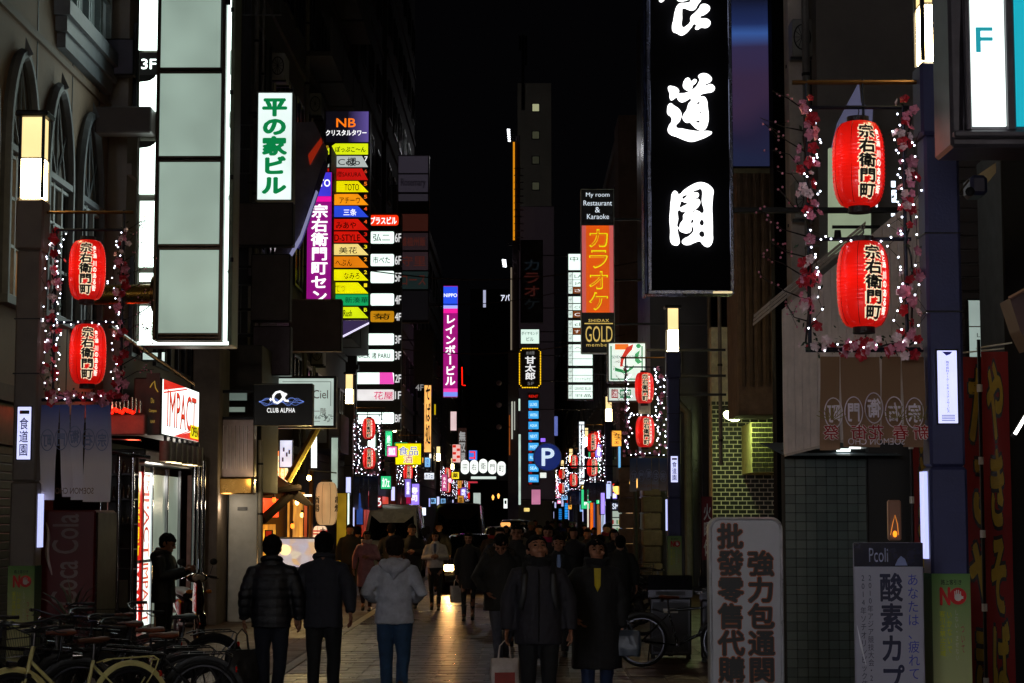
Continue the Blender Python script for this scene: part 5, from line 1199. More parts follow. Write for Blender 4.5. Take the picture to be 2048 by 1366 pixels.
def vehicle(label, X, Y, rz, spec):
    L, Wd, H, kind = spec['L'], spec['W'], spec['H'], spec['kind']
    t = thing(spec['name'], label, spec['cat'], (X, Y, 0), rz); h = Wd / 2; paint = spec['paint']
    # front of the vehicle is at y = 0, facing -y
    def half(w, zb, zt, zr=None, wr=None):
        """bottom, sill, belt, (pillar, roof)"""
        p = [(w * .86, zb), (w * .97, zb + .06), (w, zb + .25), (w * .995, zt - .05), (w * .96, zt)]
        if zr: p += [(wr + .02, zr - .07), (wr - .05, zr - .015), (wr * .5, zr + .01)]
        else: p += [(w * .9, zt + .012), (w * .7, zt + .03), (w * .35, zt + .04)]
        return p
    if kind == 'van':
        b = .88; zb = .2
        secs = [(0.0, half(h * .9, zb + .02, .72)), (.06, half(h * .96, zb, .92)), (.18, half(h, zb, 1.02)), (.42, half(h, zb, 1.14)),
                (.44, half(h, zb, 1.14, 1.2, h * .9)), (1.0, half(h, zb, 1.14, H * .90, h * .80)), (1.25, half(h, zb, 1.14, H * .985, h * .78)), (1.7, half(h, zb, 1.14, H, h * .80)), (L - .4, half(h, zb, 1.14, H, h * .80)), (L - .06, half(h, zb, 1.14, H - .06, h * .78)), (L, half(h * .96, zb + .1, 1.1, H - .15, h * .74))]
        ws = [(-h * .83, .425, 1.2), (h * .83, .425, 1.2), (h * .73, .97, H * .855), (-h * .73, .97, H * .855)]
    else:
        hb = spec.get('hood', .85); r0 = spec.get('roof0', 1.75); r1 = spec.get('roof1', 2.6)
        secs = [(0, half(h * .84, .24, .55)), (.07, half(h * .93, .2, .68)), (.3, half(h * .98, .2, hb - .08)), (r0 - .75, half(h, .2, hb)), (r0 - .72, half(h, .2, hb, hb + .08, h * .9)), (r0, half(h, .2, hb + .02, H - .03, h * .74)), (r0 + .3, half(h, .2, hb + .02, H, h * .73)), (r1, half(h, .2, hb + .02, H - .02, h * .73)), (min(L - .5, r1 + .7), half(h, .2, hb + .03, hb + .14, h * .82)), (L - .12, half(h * .96, .22, hb - .02)), (L, half(h * .86, .3, hb - .2))]
        ws = [(-h * .84, r0 - .70, hb + .10), (h * .84, r0 - .70, hb + .10), (h * .68, r0 - .05, H - .07), (-h * .68, r0 - .05, H - .07)]
    body = obj('body', section_body(secs), paint, t, True)
    off = Vector((0, -.02, .012))
    obj('windscreen', MB().add([Vector(p) + off for p in ws] + [Vector(p) + off + Vector((0, .03, -.02)) for p in ws], [(0, 1, 2, 3), (4, 7, 6, 5), (0, 4, 5, 1), (1, 5, 6, 2), (2, 6, 7, 3), (3, 7, 4, 0)]), CARGL, t)
    a, b_, c, d = [Vector(p) for p in ws]
    for s in (-1, 1):
        q0 = a.lerp(b_, .5 + s * .25) + off + Vector((0, -.015, .02)); obj('wiper', MB().tube([q0, q0.lerp(d.lerp(c, .5 + s * .3), .45) + Vector((s * -.2, -.01, 0))], .008, 5), BLK, t)
    for s in (-1, 1):      # side glazing, doors, mirrors
        if kind == 'van':
            for (y0, y1) in ((.75, 1.35), (1.5, 2.75), (2.9, L - .5)): obj('side_window', MB().add([(s * (h * .975), y0 + .12, 1.2), (s * (h * .975), y1, 1.2), (s * (h * .86), y1, H * .78), (s * (h * .86), y0 + .3, H * .78)], [(0, 1, 2, 3)]), CARGL, t)
        else:
            for (y0, y1, y2, y3) in ((r0 - .45, r0 + .45, r0 + .42, r0 + .02), (r0 + .52, r1 + .3, r1, r0 + .52)): obj('side_window', MB().add([(s * (h * .975), y0, hb + .09), (s * (h * .975), y1, hb + .09), (s * (h * .80), y2, H - .1), (s * (h * .80), y3, H - .1)], [(0, 1, 2, 3)]), CARGL, t)
        my = .55 if kind == 'van' else r0 - .5; mz = 1.32 if kind == 'van' else hb + .12
        obj('wing_mirror', MB().bbox(*sorted((s * (h + .03), s * (h + .2))), my, my + .1, mz, mz + (.26 if kind == 'van' else .14), .03), spec.get('mirror', BLK), t)
        lz = .68 if kind == 'van' else .56
        hd = obj('headlight', MB().bbox(*sorted((s * (h * .60), s * (h * .90))), -.02, .12, lz, lz + .16, .03), E(*spec['lamp']) if (spec.get('lit') and (spec['lit'] == 'both' or s == spec['lit'])) else GL('#8a9098', .1), t)
        obj('fog_lamp', MB().tube([(s * h * .62, -.01, .36), (s * h * .62, .04, .36)], .05, 12), P('#707478', .2, .3), t)
        for wy in (.78, L - .85): wheel(t, s * (h - .12), wy, .31 if kind == 'van' else .29)
    obj('grille', MB().bbox(-h * .5, h * .5, -.03, .05, .60 if kind == 'van' else .52, .78 if kind == 'van' else .64, .01), P('#26262a', .3, .6), t)
    obj('bumper', MB().bbox(-h * .93, h * .93, -.09, .12, .24, .50, .05), spec.get('bumper', paint), t)
    obj('number_plate', MB().bbox(-.165, .165, -.11, -.091, .32, .485, .004), P('#a8a89c', .5), t)
    text(t, spec.get('plate', '・・23'), (-.13, .13, .34, .42), -.113, P('#1a4028')); 
    if spec.get('roof_lamp'): obj('roof_lamp', MB().bbox(-.16, .16, r0 + .25, r0 + .4, H + .005, H + .13, .03), E(*spec['roof_lamp']), t)
    if kind == 'van': obj('roof_panel_line', MB().tube([(-h * .6, 1.32, H - .015), (0, 1.28, H + .012), (h * .6, 1.32, H - .015)], .012, 5), P('#70706c', .4), t)
    return t
WHP = P('#dcdcd2', .25, .1, .05, 2, 0, 40, .5, .8); BKP = P('#08080b', .2, .2, .1, 2, 0, 40, .5, 1.0)
vehicle('white high roof van coming up the left lane', -3.95, 57, R(0), dict(name='van', cat='van', L=4.7, W=1.75, H=2.27, kind='van', paint=WHP))
car = vehicle('black car with one glowing headlight behind the woman in the dark coat', -1.22, 47.5, R(2), dict(name='car', cat='car', L=4.1, W=1.62, H=1.46, hood=.88, kind='car', paint=BKP, lit='both', lamp=('#ffd080', 34)))
vehicle('white taxi with a small roof lamp behind the black car', -.55, 60, R(0), dict(name='taxi', cat='taxi', L=4.6, W=1.7, H=1.58, hood=.95, kind='car', paint=WHP, roof_lamp=('#ffb060', 1.2), lamp=('#fff0d0', 1)))
vehicle('dark van far down the street between the white van and the taxi', -2.15, 63, R(0), dict(name='van', cat='van', L=4.7, W=1.8, H=2.35, kind='van', paint=P('#2e2823', .3, .2, .1, 2, 0, 40, .5, .8)))
vehicle('pale car roof in the far middle of the street', -.3, 82, R(0), dict(name='car', cat='car', L=4.3, W=1.7, H=1.75, hood=1.0, kind='car', paint=P('#8a8e92', .3, .2, .1, 2, 0, 40, .5, .8), lamp=('#fff0d0', 1)))
for s in (-1, 1):
    lamp('headlight_beam', (s * .62, -.15, .64), (1, .50, .16), 110 if s < 0 else 60, car, 'SPOT', .07, (R(86), 0, PI + R(0)), R(75))

# ================================================================== BICYCLES
def bike_proto(kind):
    t = thing('bicycle', kind['label'], 'bicycle', (0, 0, 0), 0, kind['group'])
    fm = kind['mat']; r = .33; wb = 1.08; RIM = P('#4c4c52', .3, .9, .1); dark = BLK
    def wh(y):
        tr = MB(); n = 40
        tr.tube([(0, y + (r - .018) * math.cos(2 * PI * k / n), r + (r - .018) * math.sin(2 * PI * k / n)) for k in range(n)], .018, 8, closed=True)
        w = obj('wheel', tr, RUB, t, True)
        m = MB(); m.tube([(0, y + (r - .045) * math.cos(2 * PI * k / n), r + (r - .045) * math.sin(2 * PI * k / n)) for k in range(n)], (.013, .008), 6, closed=True); m.tube([(-.04, y, r), (.04, y, r)], .022, 10)
        obj('rim', m, RIM, w, True)
        sp = MB()
        for k in range(18): a = 2 * PI * k / 18; sp.tube([(.025 * (-1) ** k, y, r), (0, y + (r - .05) * math.cos(a), r + (r - .05) * math.sin(a))], .0014, 3)
        obj('spokes', sp, RIM, w, kind='stuff')
    wh(0); wh(wb)
    def arc(y, a0, a1, rr, w=.026, n=16): return [(0, y + rr * math.cos(R(a0 + (a1 - a0) * k / n)), r + rr * math.sin(R(a0 + (a1 - a0) * k / n))) for k in range(n + 1)]
    obj('mudguard', MB().tube(arc(0, 10, 150, r + .02), (.028, .006), 6), fm if kind['guard'] else dark, t, True); obj('mudguard', MB().tube(arc(wb, 5, 175, r + .02), (.028, .006), 6), fm if kind['guard'] else dark, t, True)
    bb = (0, .62, .28); st = (0, .74, .72); hd = (0, .18, .80); hl = (0, .13, .62); f = MB()
    f.tube([hl, hd, (0, .20, .86)], .019, 10); f.tube([(0, .15, .66), (0, .35, .42), bb], .02, 10); f.tube([(0, .17, .74), (0, .38, .53), (0, .68, .44)] if kind['step'] else [(0, .17, .77), st], .016, 10)
    f.tube([bb, st], .016, 10)
    for s in (-1, 1): f.tube([(s * .012, .62, .28), (s * .05, wb, r)], .009, 8); f.tube([(s * .012, .735, .68), (s * .05, wb, r)], .008, 8); f.tube([(s * .012, .13, .62), (s * .045, .04, .45), (s * .045, 0, r)], .011, 8)
    obj('frame', f, fm, t, True)
    obj('fork_crown', MB().bbox(-.06, .06, .10, .15, .60, .64, .01), RIM, t)
    h = MB(); h.tube([(0, .20, .86), (0, .21, .98)], .012, 8); h.tube([(-.27, .38, 1.0), (-.26, .26, 1.01), (-.2, .19, 1.0), (-.08, .17, .98), (.08, .17, .98), (.2, .19, 1.0), (.26, .26, 1.01), (.27, .38, 1.0)], .011, 8)
    obj('handlebar', h, RIM, t, True)
    for s in (-1, 1): obj('grip', MB().tube([(s * .27, .30, 1.0), (s * .272, .42, .998)], .017, 8), dark, t, True); obj('brake_lever', MB().tube([(s * .245, .24, .99), (s * .25, .30, .955), (s * .255, .38, .95)], .006, 5), RIM, t)
    obj('bell', MB().ell((.09, .17, 1.01), (.022, .022, .018)), CHROME, t, True)
    sd = MB(); sd.tube([(0, .60, .885), (0, .66, .89), (0, .74, .885), (0, .82, .89), (0, .86, .895)], [(.02, .018), (.035, .02), (.085, .026), (.105, .03), (.09, .02)], 14)
    obj('saddle', sd, P(kind['saddle'], .5, 0, .2, 10), t, True); obj('seat_post', MB().tube([(0, .735, .70), (0, .75, .87)], .012, 8), RIM, t, True)
    for s in (-1, 1): obj('saddle_spring', MB().tube([(s * .06 + .014 * math.cos(k), .82 + .014 * math.sin(k), .83 + .0018 * k) for k in range(26)], .004, 4), RIM, t)
    obj('crank', MB().tube([(-.06, .62, .28), (.06, .62, .28)], .02, 8).tube([(.07, .62, .28), (.075, .72, .15)], .009, 6).tube([(-.07, .62, .28), (-.075, .52, .41)], .009, 6), RIM, t, True)
    obj('chain_guard', MB().prism([(.05, .55, .34), (.05, .62, .38), (.05, 1.05, .36), (.05, 1.05, .31), (.05, .62, .19), (.05, .55, .22)], (.012, 0, 0)), fm if kind['guard'] else dark, t)
    for s in (1, -1): obj('pedal', MB().bbox(*sorted((s * .08, s * .17)), (.69 if s > 0 else .49), (.75 if s > 0 else .55), (.14 if s > 0 else .40), (.16 if s > 0 else .42), .005), dark, t)
    rk = MB()
    for s in (-1, 1): rk.tube([(s * .06, .80, .70), (s * .06, .90, .725), (s * .06, 1.28, .73), (s * .055, 1.33, .70), (s * .05, 1.30, .62), (s * .05, wb, r)], .007, 6)
    for y in (.95, 1.08, 1.2): rk.tube([(-.06, y, .727), (.06, y, .727)], .005, 5)
    rk.tube([(-.055, 1.33, .70), (.055, 1.33, .70)], .007, 5)
    obj('rear_rack', rk, fm if kind['guard'] else RIM, t, True)
    obj('reflector', MB().tube([(0, 1.36, .58), (0, 1.375, .58)], .028, 12), P('#c01008', .2), t, True)
    obj('kickstand', MB().tube([(.03, .98, .30), (.14, 1.02, .01)], .009, 6), RIM, t)
    obj('front_lamp', MB().tube([(.03, -.05, .72), (.03, .03, .72)], [.032, .022], 12), CHROME, t, True)
    if kind['basket']:
        b = MB()
        for z in (.70, .78, .86, .95): k = .0 + (z - .70) * .18; b.tube([(-.15 - k, -.27 - k, z), (.15 + k, -.27 - k, z), (.15 + k, .06, z), (-.15 - k, .06, z)], .0035 if z < .95 else .006, 4, closed=True)
        for i in range(9):
            x = -.15 + i * .0375; b.tube([(x, -.27, .70), (x * 1.28, -.315, .95)], .002, 3); b.tube([(x, .06, .70), (x * 1.28, .06, .95)], .002, 3); b.tube([(x, -.27, .70), (x, .06, .70)], .002, 3)
        for i in range(8):
            y = -.27 + i * .045
            for s in (-1, 1): b.tube([(s * .15, y, .70), (s * .195, y * 1.12, .95)], .002, 3)
        obj('basket', b, P('#3a3a3c', .4, .7), t)
    return t
gl = 'bicycles parked by the left lamp post'; gr = 'bicycles parked by the right lamp post'
B1 = bike_proto(dict(label='cream bicycle with cream mudguards and rack nearest the camera', mat=P('#d8d08c', .3, 0, .1, 5, 0, 40, .5, .5), guard=True, saddle='#5a3420', step=True, basket=False, group=gl))
B2 = bike_proto(dict(label='black bicycle with brown saddle in the tangle behind the cream bicycle', mat=P('#0c0c10', .25, .2), guard=False, saddle='#6a3018', step=False, basket=False, group=gl))
B3 = bike_proto(dict(label='silver bicycle with wire basket in front of the green NO poster', mat=P('#54585c', .3, .6), guard=False, saddle='#141414', step=True, basket=True, group=gl))
def putb(p, first, x, y, rz, label, lean=0, group=None):
    o = p if first else dup(p, (0, 0, 0), 0)
    o.location = (x, y, .012 if x > -2.9 and x < 1.28 else .009); o.rotation_euler = (0, R(lean), R(rz)); o['label'] = label
    if group: o['group'] = group
    return o
putb(B1, True, -4.15, 15.7, -50, 'cream bicycle with cream mudguards and rack nearest the camera', -6)
putb(B3, True, -4.35, 17.1, -8, 'silver bicycle with wire basket in front of the green NO poster', -7)
putb(B2, True, -4.85, 17.0, -62, 'black bicycle with brown saddle directly behind the cream bicycle', 5)
putb(B2, False, -4.15, 17.5, -75, 'black bicycle whose wheel arcs show right of the cream rack', 4)
putb(B2, False, -4.55, 18.5, -70, 'black bicycle with bars pointing at the standing man', 6)
putb(B2, False, -3.9, 16.9, -82, 'black bicycle at the right end of the left cluster', 5)
putb(B3, False, -4.5, 18.2, 20, 'silver bicycle with basket half hidden beside the post', 8)
putb(B2, False, -4.9, 19.9, -70, 'black bicycle farthest back in the left cluster', -6)
putb(B3, False, -4.25, 19.8, -60, 'silver bicycle leaning in the middle of the left cluster', 8)
putb(B2, False, -4.9, 16.7, 10, 'black bicycle at the left picture edge', 6)
for i, (x, y, rz) in enumerate(((1.75, 32.5, 80), (2.05, 34, 70), (2.15, 35.6, 85), (1.95, 31.0, 100), (2.5, 33.2, 60), (2.2, 37.6, 75), (2.6, 24.5, 82), (2.4, 39.5, 88))):
    putb((B2, B3)[i % 2], False, x, y, rz, ('nearest', 'second', 'third', 'fourth', 'fifth', 'sixth', 'lone', 'farthest')[[3, 2, 4, 1, 5, 7 - 2, 6, 7][i]] + (' black' if i % 2 == 0 else ' silver') + ' bicycle parked by the right lamp post and bins', (-1) ** i * 5, gr)
# scooter
def scooter():
    t = thing('scooter', 'dark motor scooter parked facing the camera by the red white shop', 'scooter', (-4.83, 28.6, .009), R(24))
    BD = P('#1a1614', .15, .4, .1, 2, 0, 40, .5, 1)
    for y, nm in ((0, 'wheel'), (1.22, 'wheel')):
        m = MB(); n = 30; m.tube([(0, y + .17 * math.cos(2 * PI * k / n), .22 + .17 * math.sin(2 * PI * k / n)) for k in range(n)], .05, 10, closed=True); w = obj('wheel', m, RUB, t, True)
        k_ = MB(); k_.tube([(-.03, y, .22), (.03, y, .22)], .04, 12)
        for k in range(3): a = R(90 + k * 120); k_.tube([(0, y, .22), (0, y + .13 * math.cos(a), .22 + .13 * math.sin(a))], .016, 6)
        k_.tube([(0, y + .125 * math.cos(2 * PI * k / n), .22 + .125 * math.sin(2 * PI * k / n)) for k in range(n)], .014, 6, closed=True); obj('rim', k_, P('#9a9aa0', .25, .8), w, True)
    obj('front_fender', MB().tube([(0, -.24, .30), (0, -.14, .44), (0, .02, .50), (0, .16, .44), (0, .22, .36)], [(.05, .01), (.075, .02), (.085, .025), (.08, .02), (.06, .01)], 12), BD, t, True)
    obj('front_apron', MB().tube([(0, .16, .30), (0, .10, .48), (0, .05, .66), (0, .08, .84), (0, .14, .95)], [(.13, .05), (.2, .07), (.23, .08), (.19, .07), (.10, .05)], 16), BD, t, True)
    obj('floor_board', MB().bbox(-.16, .16, .2, .7, .26, .32, .02), BLK, t); obj('rear_body', MB().tube([(0, .62, .34), (0, .75, .52), (0, 1.05, .62), (0, 1.45, .66)], [(.14, .08), (.17, .15), (.18, .14), (.1, .07)], 16), BD, t, True)
    obj('seat', MB().tube([(0, .62, .72), (0, .8, .76), (0, 1.1, .78), (0, 1.42, .80)], [(.10, .05), (.14, .06), (.15, .06), (.09, .03)], 14), P('#120e0c', .5), t, True)
    obj('handlebar', MB().tube([(-.33, .28, 1.0), (-.2, .2, 1.02), (0, .16, 1.02), (.2, .2, 1.02), (.33, .28, 1.0)], .018, 8), BLK, t, True)
    obj('handlebar_cover', MB().ell((0, .15, 1.0), (.17, .1, .075)), BD, t, True); obj('headlight', MB().ell((0, .055, 1.0), (.1, .03, .055)), GL('#a8a8a0', .08), t, True)
    for s in (-1, 1):
        obj('mirror', MB().tube([(s * .2, .2, 1.03), (s * .24, .16, 1.18)], .007, 6).ell((s * .25, .15, 1.24), (.06, .015, .05)), BLK, t, True)
        obj('indicator', MB().ell((s * .15, .03, .80), (.05, .02, .03)), P('#c07018', .2), t, True); obj('brake_lever', MB().tube([(s * .2, .14, 1.0), (s * .34, .18, .98)], .006, 5), CHROME, t)
        obj('fork_leg', MB().tube([(s * .06, 0, .22), (s * .06, .08, .5)], .02, 8), CHROME, t, True)
    obj('number_plate', MB().bbox(-.1, .1, 1.5, 1.51, .42, .53, .003), WHITEP, t)
scooter()
# shelf stand with menu next to the scooter
t = thing('wood_board', 'narrow wooden notice board on castors beside the scooter', 'board', (-5.25, 27.6, 0), R(8)); obj('board', MB().bbox(-.06, .06, -.04, .04, .12, 1.25, .01), P('#a08058', .6), t); obj('foot', MB().bbox(-.22, .24, -.12, .12, .06, .11, .01), P('#b8a888', .5), t); obj('castor', MB().tube([(.19, -.05, .03), (.19, -.02, .03)], .03, 10).tube([(-.17, -.05, .03), (-.17, -.02, .03)], .03, 10), RUB, t)
obj('red_card', MB().box(-.055, .055, -.05, -.042, .9, 1.2), E('#c01818', .25, False), t)
# vending machine seen from its side
t = thing('vending_machine', 'red vending machine side with white sideways script lettering', 'vending machine', (-6.05, 25.2, 0), 0, None, True)
x0, x1 = W(82, 1100, 25).x, W(190, 1100, 25).x; zt = W(130, 1020, 25).z; VR = P('#5a080c', .35, .1, .12, 2)
obj('cabinet', MB().bbox(x0, x1, 25.0, 26.2, .06, zt, .02), VR, t); obj('front_trim', MB().bbox(x1 + .001, x1 + .03, 25.02, 26.18, .1, zt - .03, .01), P('#2a0c0e', .5), t); obj('base', MB().box(x0 + .02, x1 - .02, 25.03, 26.1, 0, .059), BLK, t)
def vwarp(a, b): return (W(105, 0, 24.99).x + (.28 - b) if False else W(140, 1000, 24.99).x - (b - .14), 24.99, W(1, 1225, 25).z + a)
text(t, 'Coca Cola', (0, 1.18, 0, .34), 0, P('#8c7e7e', .5), off=.02, warp=lambda a, b: (W(152, 1000, 24.99).x - b + .04, 24.99, .78 + a))
obj('script_flourish', MB().tube([(W(92 + 3 * math.sin(k * .5) + k * .6, 1045 + k * 7, 24.98)) for k in range(16)], [(.008 + .02 * math.sin(k / 15 * PI)) for k in range(16)], 6), P('#c8b8b8', .5), t, True)
t = thing('potted_palm', 'dark leafy plant in front of the red vending machine', 'plant', (-5.55, 23.6, 0)); obj('pot', MB().stack([(0, 0, 0, .13, .13), (0, 0, .3, .17, .17), (0, 0, .32, .17, .17)], 16), P('#2a1c14'), t)
for k in range(13):
    a = rnd.uniform(0, 6.28); h = rnd.uniform(.7, 1.35); L = rnd.uniform(.3, .55); m = MB(); ps = [(L * math.cos(a) * u * u, L * math.sin(a) * u * u, .3 + h * (u - .28 * u * u * u)) for u in (0, .25, .5, .75, 1)]
    m.tube(ps, [(.006, .004), (.03, .004), (.05, .004), (.035, .004), (.004, .002)], 6); obj('leaf', m, P('#16301a', .5), t, True)
# small gum/ glass shelf between vending machine and shop
t = thing('glass_showcase', 'dim glass showcase of shelves between vending machine and shop front', 'showcase', W(240, 1300, 27.5), 0, None, True)
q = rect((208, 905, 268, 1200), 27.5); obj('back', MB().box(q[0], q[1], 27.75, 27.8, 0, q[3]), P('#16171c', .5), t)
for y in (950, 1000, 1050, 1100, 1140): z = W(1, y, 27.5).z; obj('shelf', MB().box(q[0], q[1], 27.4, 27.75, z, z + .02), P('#3c4048', .3, .4), t)
for i in range(22):
    x = q[0] + .05 + (i % 6) * .07; z = W(1, (948, 998, 1048, 1098)[i // 6], 27.5).z + .02; hh = rnd.uniform(.08, .22); obj('bottle', MB().stack([(x, 27.55, z, .022, .022), (x, 27.55, z + hh * .6, .022, .022), (x, 27.55, z + hh * .75, .009, .009), (x, 27.55, z + hh, .009, .009)], 10), GL(rnd.choice(['#2a3020', '#30180c', '#404850', '#1c2430']), .1), t, True)
for X in (q[0] - .02, q[1], W(214, 1, 27.3).x + .3): obj('chrome_post', MB().tube([(X, 27.35, 0), (X, 27.35, q[3])], .03, 10), CHROME, t, True)
pl_ = MB().bbox(q[0] + .06, q[1] - .05, 27.36, 27.39, W(1, 1215, 27.5).z, W(1, 1160, 27.5).z, .005); obj('price_card', pl_, P('#5a6058', .5), t)
# bins
def bin_(label, x, y):
    t = thing('litter_bin', label, 'bin', (x, y, .009), R(-4), 'steel litter bins on the right pavement'); M = P('#4a4a50', .3, .8, .2, 4)
    obj('body', MB().bbox(-.28, .28, -.22, .22, .05, .82, .02), M, t); obj('hood', MB().prism([(-.3, -.25, .83), (-.3, .24, .83), (-.3, .24, 1.02), (-.3, -.02, 1.12), (-.3, -.25, .93)], (.6, 0, 0)), M, t)
    obj('slot', MB().box(-.2, .2, -.262, -.251, .86, .91), BLK, t); obj('door_frame', MB().bbox(-.24, .24, -.228, -.221, .1, .76, .004), P('#2c2c30', .4, .6), t); obj('label_strip', MB().box(-.1, .1, -.234, -.2285, .62, .68), WHITEP, t)
    for a in (-.24, .24): obj('foot', MB().box(a - .03, a + .03, -.18, .18, 0, .049), BLK, t)
bin_('left steel litter bin with slanted hood', 2.02, 26.2); bin_('right steel litter bin with slanted hood', 2.66, 25.6)
# free standing sign boards
D = 15
t = thing('standing_sign', 'white rounded standing sign with two columns of brown outlined Chinese characters', 'standing sign', W(1495, 1500, D), 0, None, True); t.location.z = 0; INW[t.name] = Matrix.Translation(-Vector(t.location))
q = rect((1419, 1034, 1568, 1500), D); z0 = .12
def rr3(x0, x1, z0, z1, r, y):
    o = []
    for cx, cz, a0 in ((x1 - r, z1 - r, 0), (x0 + r, z1 - r, 90), (x0 + r, z0 + r, 180), (x1 - r, z0 + r, 270)):
        for k in range(6): a = R(a0 + k * 18); o.append((cx + r * math.cos(a), y, cz + r * math.sin(a)))
    return o
obj('cabinet', MB().prism(rr3(q[0], q[1], z0, q[3], .09, D), (0, .16, 0)), P('#9a9894', .4, .3), t)
obj('face_panel', MB().prism(rr3(q[0] + .025, q[1] - .025, z0 + .025, q[3] - .025, .075, D - .008), (0, .007, 0)), P('#a8a8ac', .4, 0, .12, 2), t)
obj('rim', MB().tube([Vector(p) for p in rr3(q[0] + .012, q[1] - .012, z0 + .012, q[3] - .012, .085, D - .006)], .012, 8, closed=True), P('#c0c0c2', .3, .4), t, True)
BR = P('#3a1c0e', .5, 0, .3); BK = P('#0a0806', .5)
for s, b in (('批發零售代購', (1436, 1046, 1487, 1366)), ('強力包通関', (1496, 1100, 1548, 1366))):
    XZ = rect(b, D)
    n = len(s)
    text(t, s, XZ, D - .012, P('#9a4a18', .5, 0, .3), v=True, off=.13); text(t, s, XZ, D - .0175, BK, v=True, off=.065)
for X in (q[0] + .08, q[1] - .08): obj('foot', MB().box(X - .03, X + .03, D - .15, D + .3, 0, .119), DSTEEL, t)
D = 12.6
t = thing('standing_sign', 'white standing poster with large navy characters beside the nearest right lamp post', 'standing sign', (W(1780, 1300, D).x, D, 0), 0, None, True)
q = rect((1710, 1085, 1850, 1500), D); X0, X1 = q[0], q[1]; Z1 = q[3]
obj('board', MB().bbox(X0, X1, D, D + .03, .15, Z1, .008), P('#9a98a6', .5, 0, .08, 2), t)
obj('head_panel', MB().box(X0 + .002, X1 - .002, D - .004, D - .001, W(1, 1133, D).z, Z1 - .002), P('#0c1030', .2, 0, .4, 6), t)
text(t, 'Pcoli', rect((1738, 1096, 1776, 1124), D - .006), D - .006, P('#9aa0b8')); NV = P('#10143a', .5)
text(t, '酸素カプセル', rect((1762, 1144, 1808, 1366 + 146), D - .005), D - .005, NV, v=True, off=.05)
text(t, 'あなたは、疲れていませんか', rect((1817, 1146, 1840, 1366 + 130), D - .005), D - .005, P('#2c38a0', .5), v=True, off=.01)
text(t, '2010年アジア競技大会・2012年', rect((1736, 1148, 1748, 1366 + 60), D - .005), D - .005, P('#26263a', .5), v=True, off=.01)
text(t, '2014年ソチオリンピック使用され', rect((1722, 1148, 1734, 1366 + 60), D - .005), D - .005, P('#26263a', .5), v=True, off=.01)
obj('figure_blot', MB().poly([W(1790, 1131, D - .006), W(1796, 1118, D - .006), W(1802, 1112, D - .006), (W(1810, 1118, D - .006)), W(1815, 1131, D - .006)]), P('#8088b0'), t)
obj('prop', MB().box(X0 + .05, X0 + .08, D + .03, D + .06, .0, 1.5).box(X1 - .08, X1 - .05, D + .03, D + .06, 0, 1.5), DSTEEL, t); obj('plastic_crease', MB().tube([W(1714, 1250, D - .004), W(1722, 1290, D - .006), W(1732, 1330, D - .004)], [.001, .008, .002], 6), P('#d8d8e0', .1), t, True)
# nobori flags
def nobori(label, x, y, w, ztop, zbot, s, rz, tilt=0):
    t = thing('banner_flag', label, 'flag', (x, y, 0), R(rz)); obj('pole', MB().tube([(0, 0, 0), (0, 0, ztop + .1)], .014, 8), P('#18181c', .4, .5), t, True); obj('cross_bar', MB().tube([(-.02, 0, ztop + .03), (w + .05, 0, ztop + .07)], .007, 6), WHITEP, t)
    obj('foot_weight', MB().bbox(-.16, .16, -.16, .16, 0, .09, .02), P('#b0b0b0', .5), t)
    f = lambda a, b: (a, .03 * math.sin(b * 5 + a * 3) * min(1, (ztop - b)) + .02 * math.sin(a * 16 + b), b)
    m = MB(); vs = []; fs = []; nu, nv = 8, 26
    for v in range(nv + 1):
        for u in range(nu + 1): vs.append(f(.015 + w * u / nu, zbot + (ztop - zbot) * v / nv))
    for v in range(nv):
        for u in range(nu): k = v * (nu + 1) + u; fs.append((k, k + 1, k + nu + 2, k + nu + 1))
    m.add(vs, fs); obj('cloth', m, P('#74100f', .8, 0, .2, 4), t, True)
    g = lambda e: (lambda a, b: tuple(Vector(f(a, b)) + Vector((0, -e, 0))))
    XZ = (.05, w - .03, zbot + .1, ztop - .05)
    text(t, s, XZ, 0, BK, v=True, off=.16, warp=g(.008)); text(t, s, XZ, 0, P('#927818', .7), v=True, off=.07, warp=g(.012))
    for k in range(5): z = zbot + (ztop - zbot) * (k + .5) / 5; obj('loop', MB().tube([(0, 0, z - .03), (0, 0, z + .03)], .022, 8), WHITEP, t)
nobori('red flag with yellow characters just right of the nearest right lamp post', W(1922, 900, 15.5).x, 15.5, .32, W(1, 715, 15.5).z, .35, 'たこやき', 0)
nobori('second red flag with yellow characters at the right picture edge', W(1962, 900, 15.2).x, 15.2, .21, W(1, 705, 15.2).z, .35, 'やきそば', -12)
nobori('red flag with yellow characters left of the nearest right lamp post', W(1822, 900, 16.6).x, 16.6, .24, W(1, 730, 16.6).z, .9, '営業中', 0)
t = thing('banner_flag', 'small maroon flag left of the lit brick wall', 'flag', (W(1402, 1366, 30).x, 30, 0), 0, None, True); q = rect((1402, 993, 1425, 1120), 30); obj('pole', MB().tube([(q[0], 30, 0), (q[0], 30, q[3] + .05)], .012, 6), STEEL, t); obj('cloth', MB().box(q[0] + .01, q[1], 30.0, 30.01, q[2], q[3]), P('#6a1418', .7), t); text(t, '火曜休', (q[0] + .04, q[1] - .02, q[2] + .05, q[3] - .1), 29.99, WHITEP, v=True, off=.03)
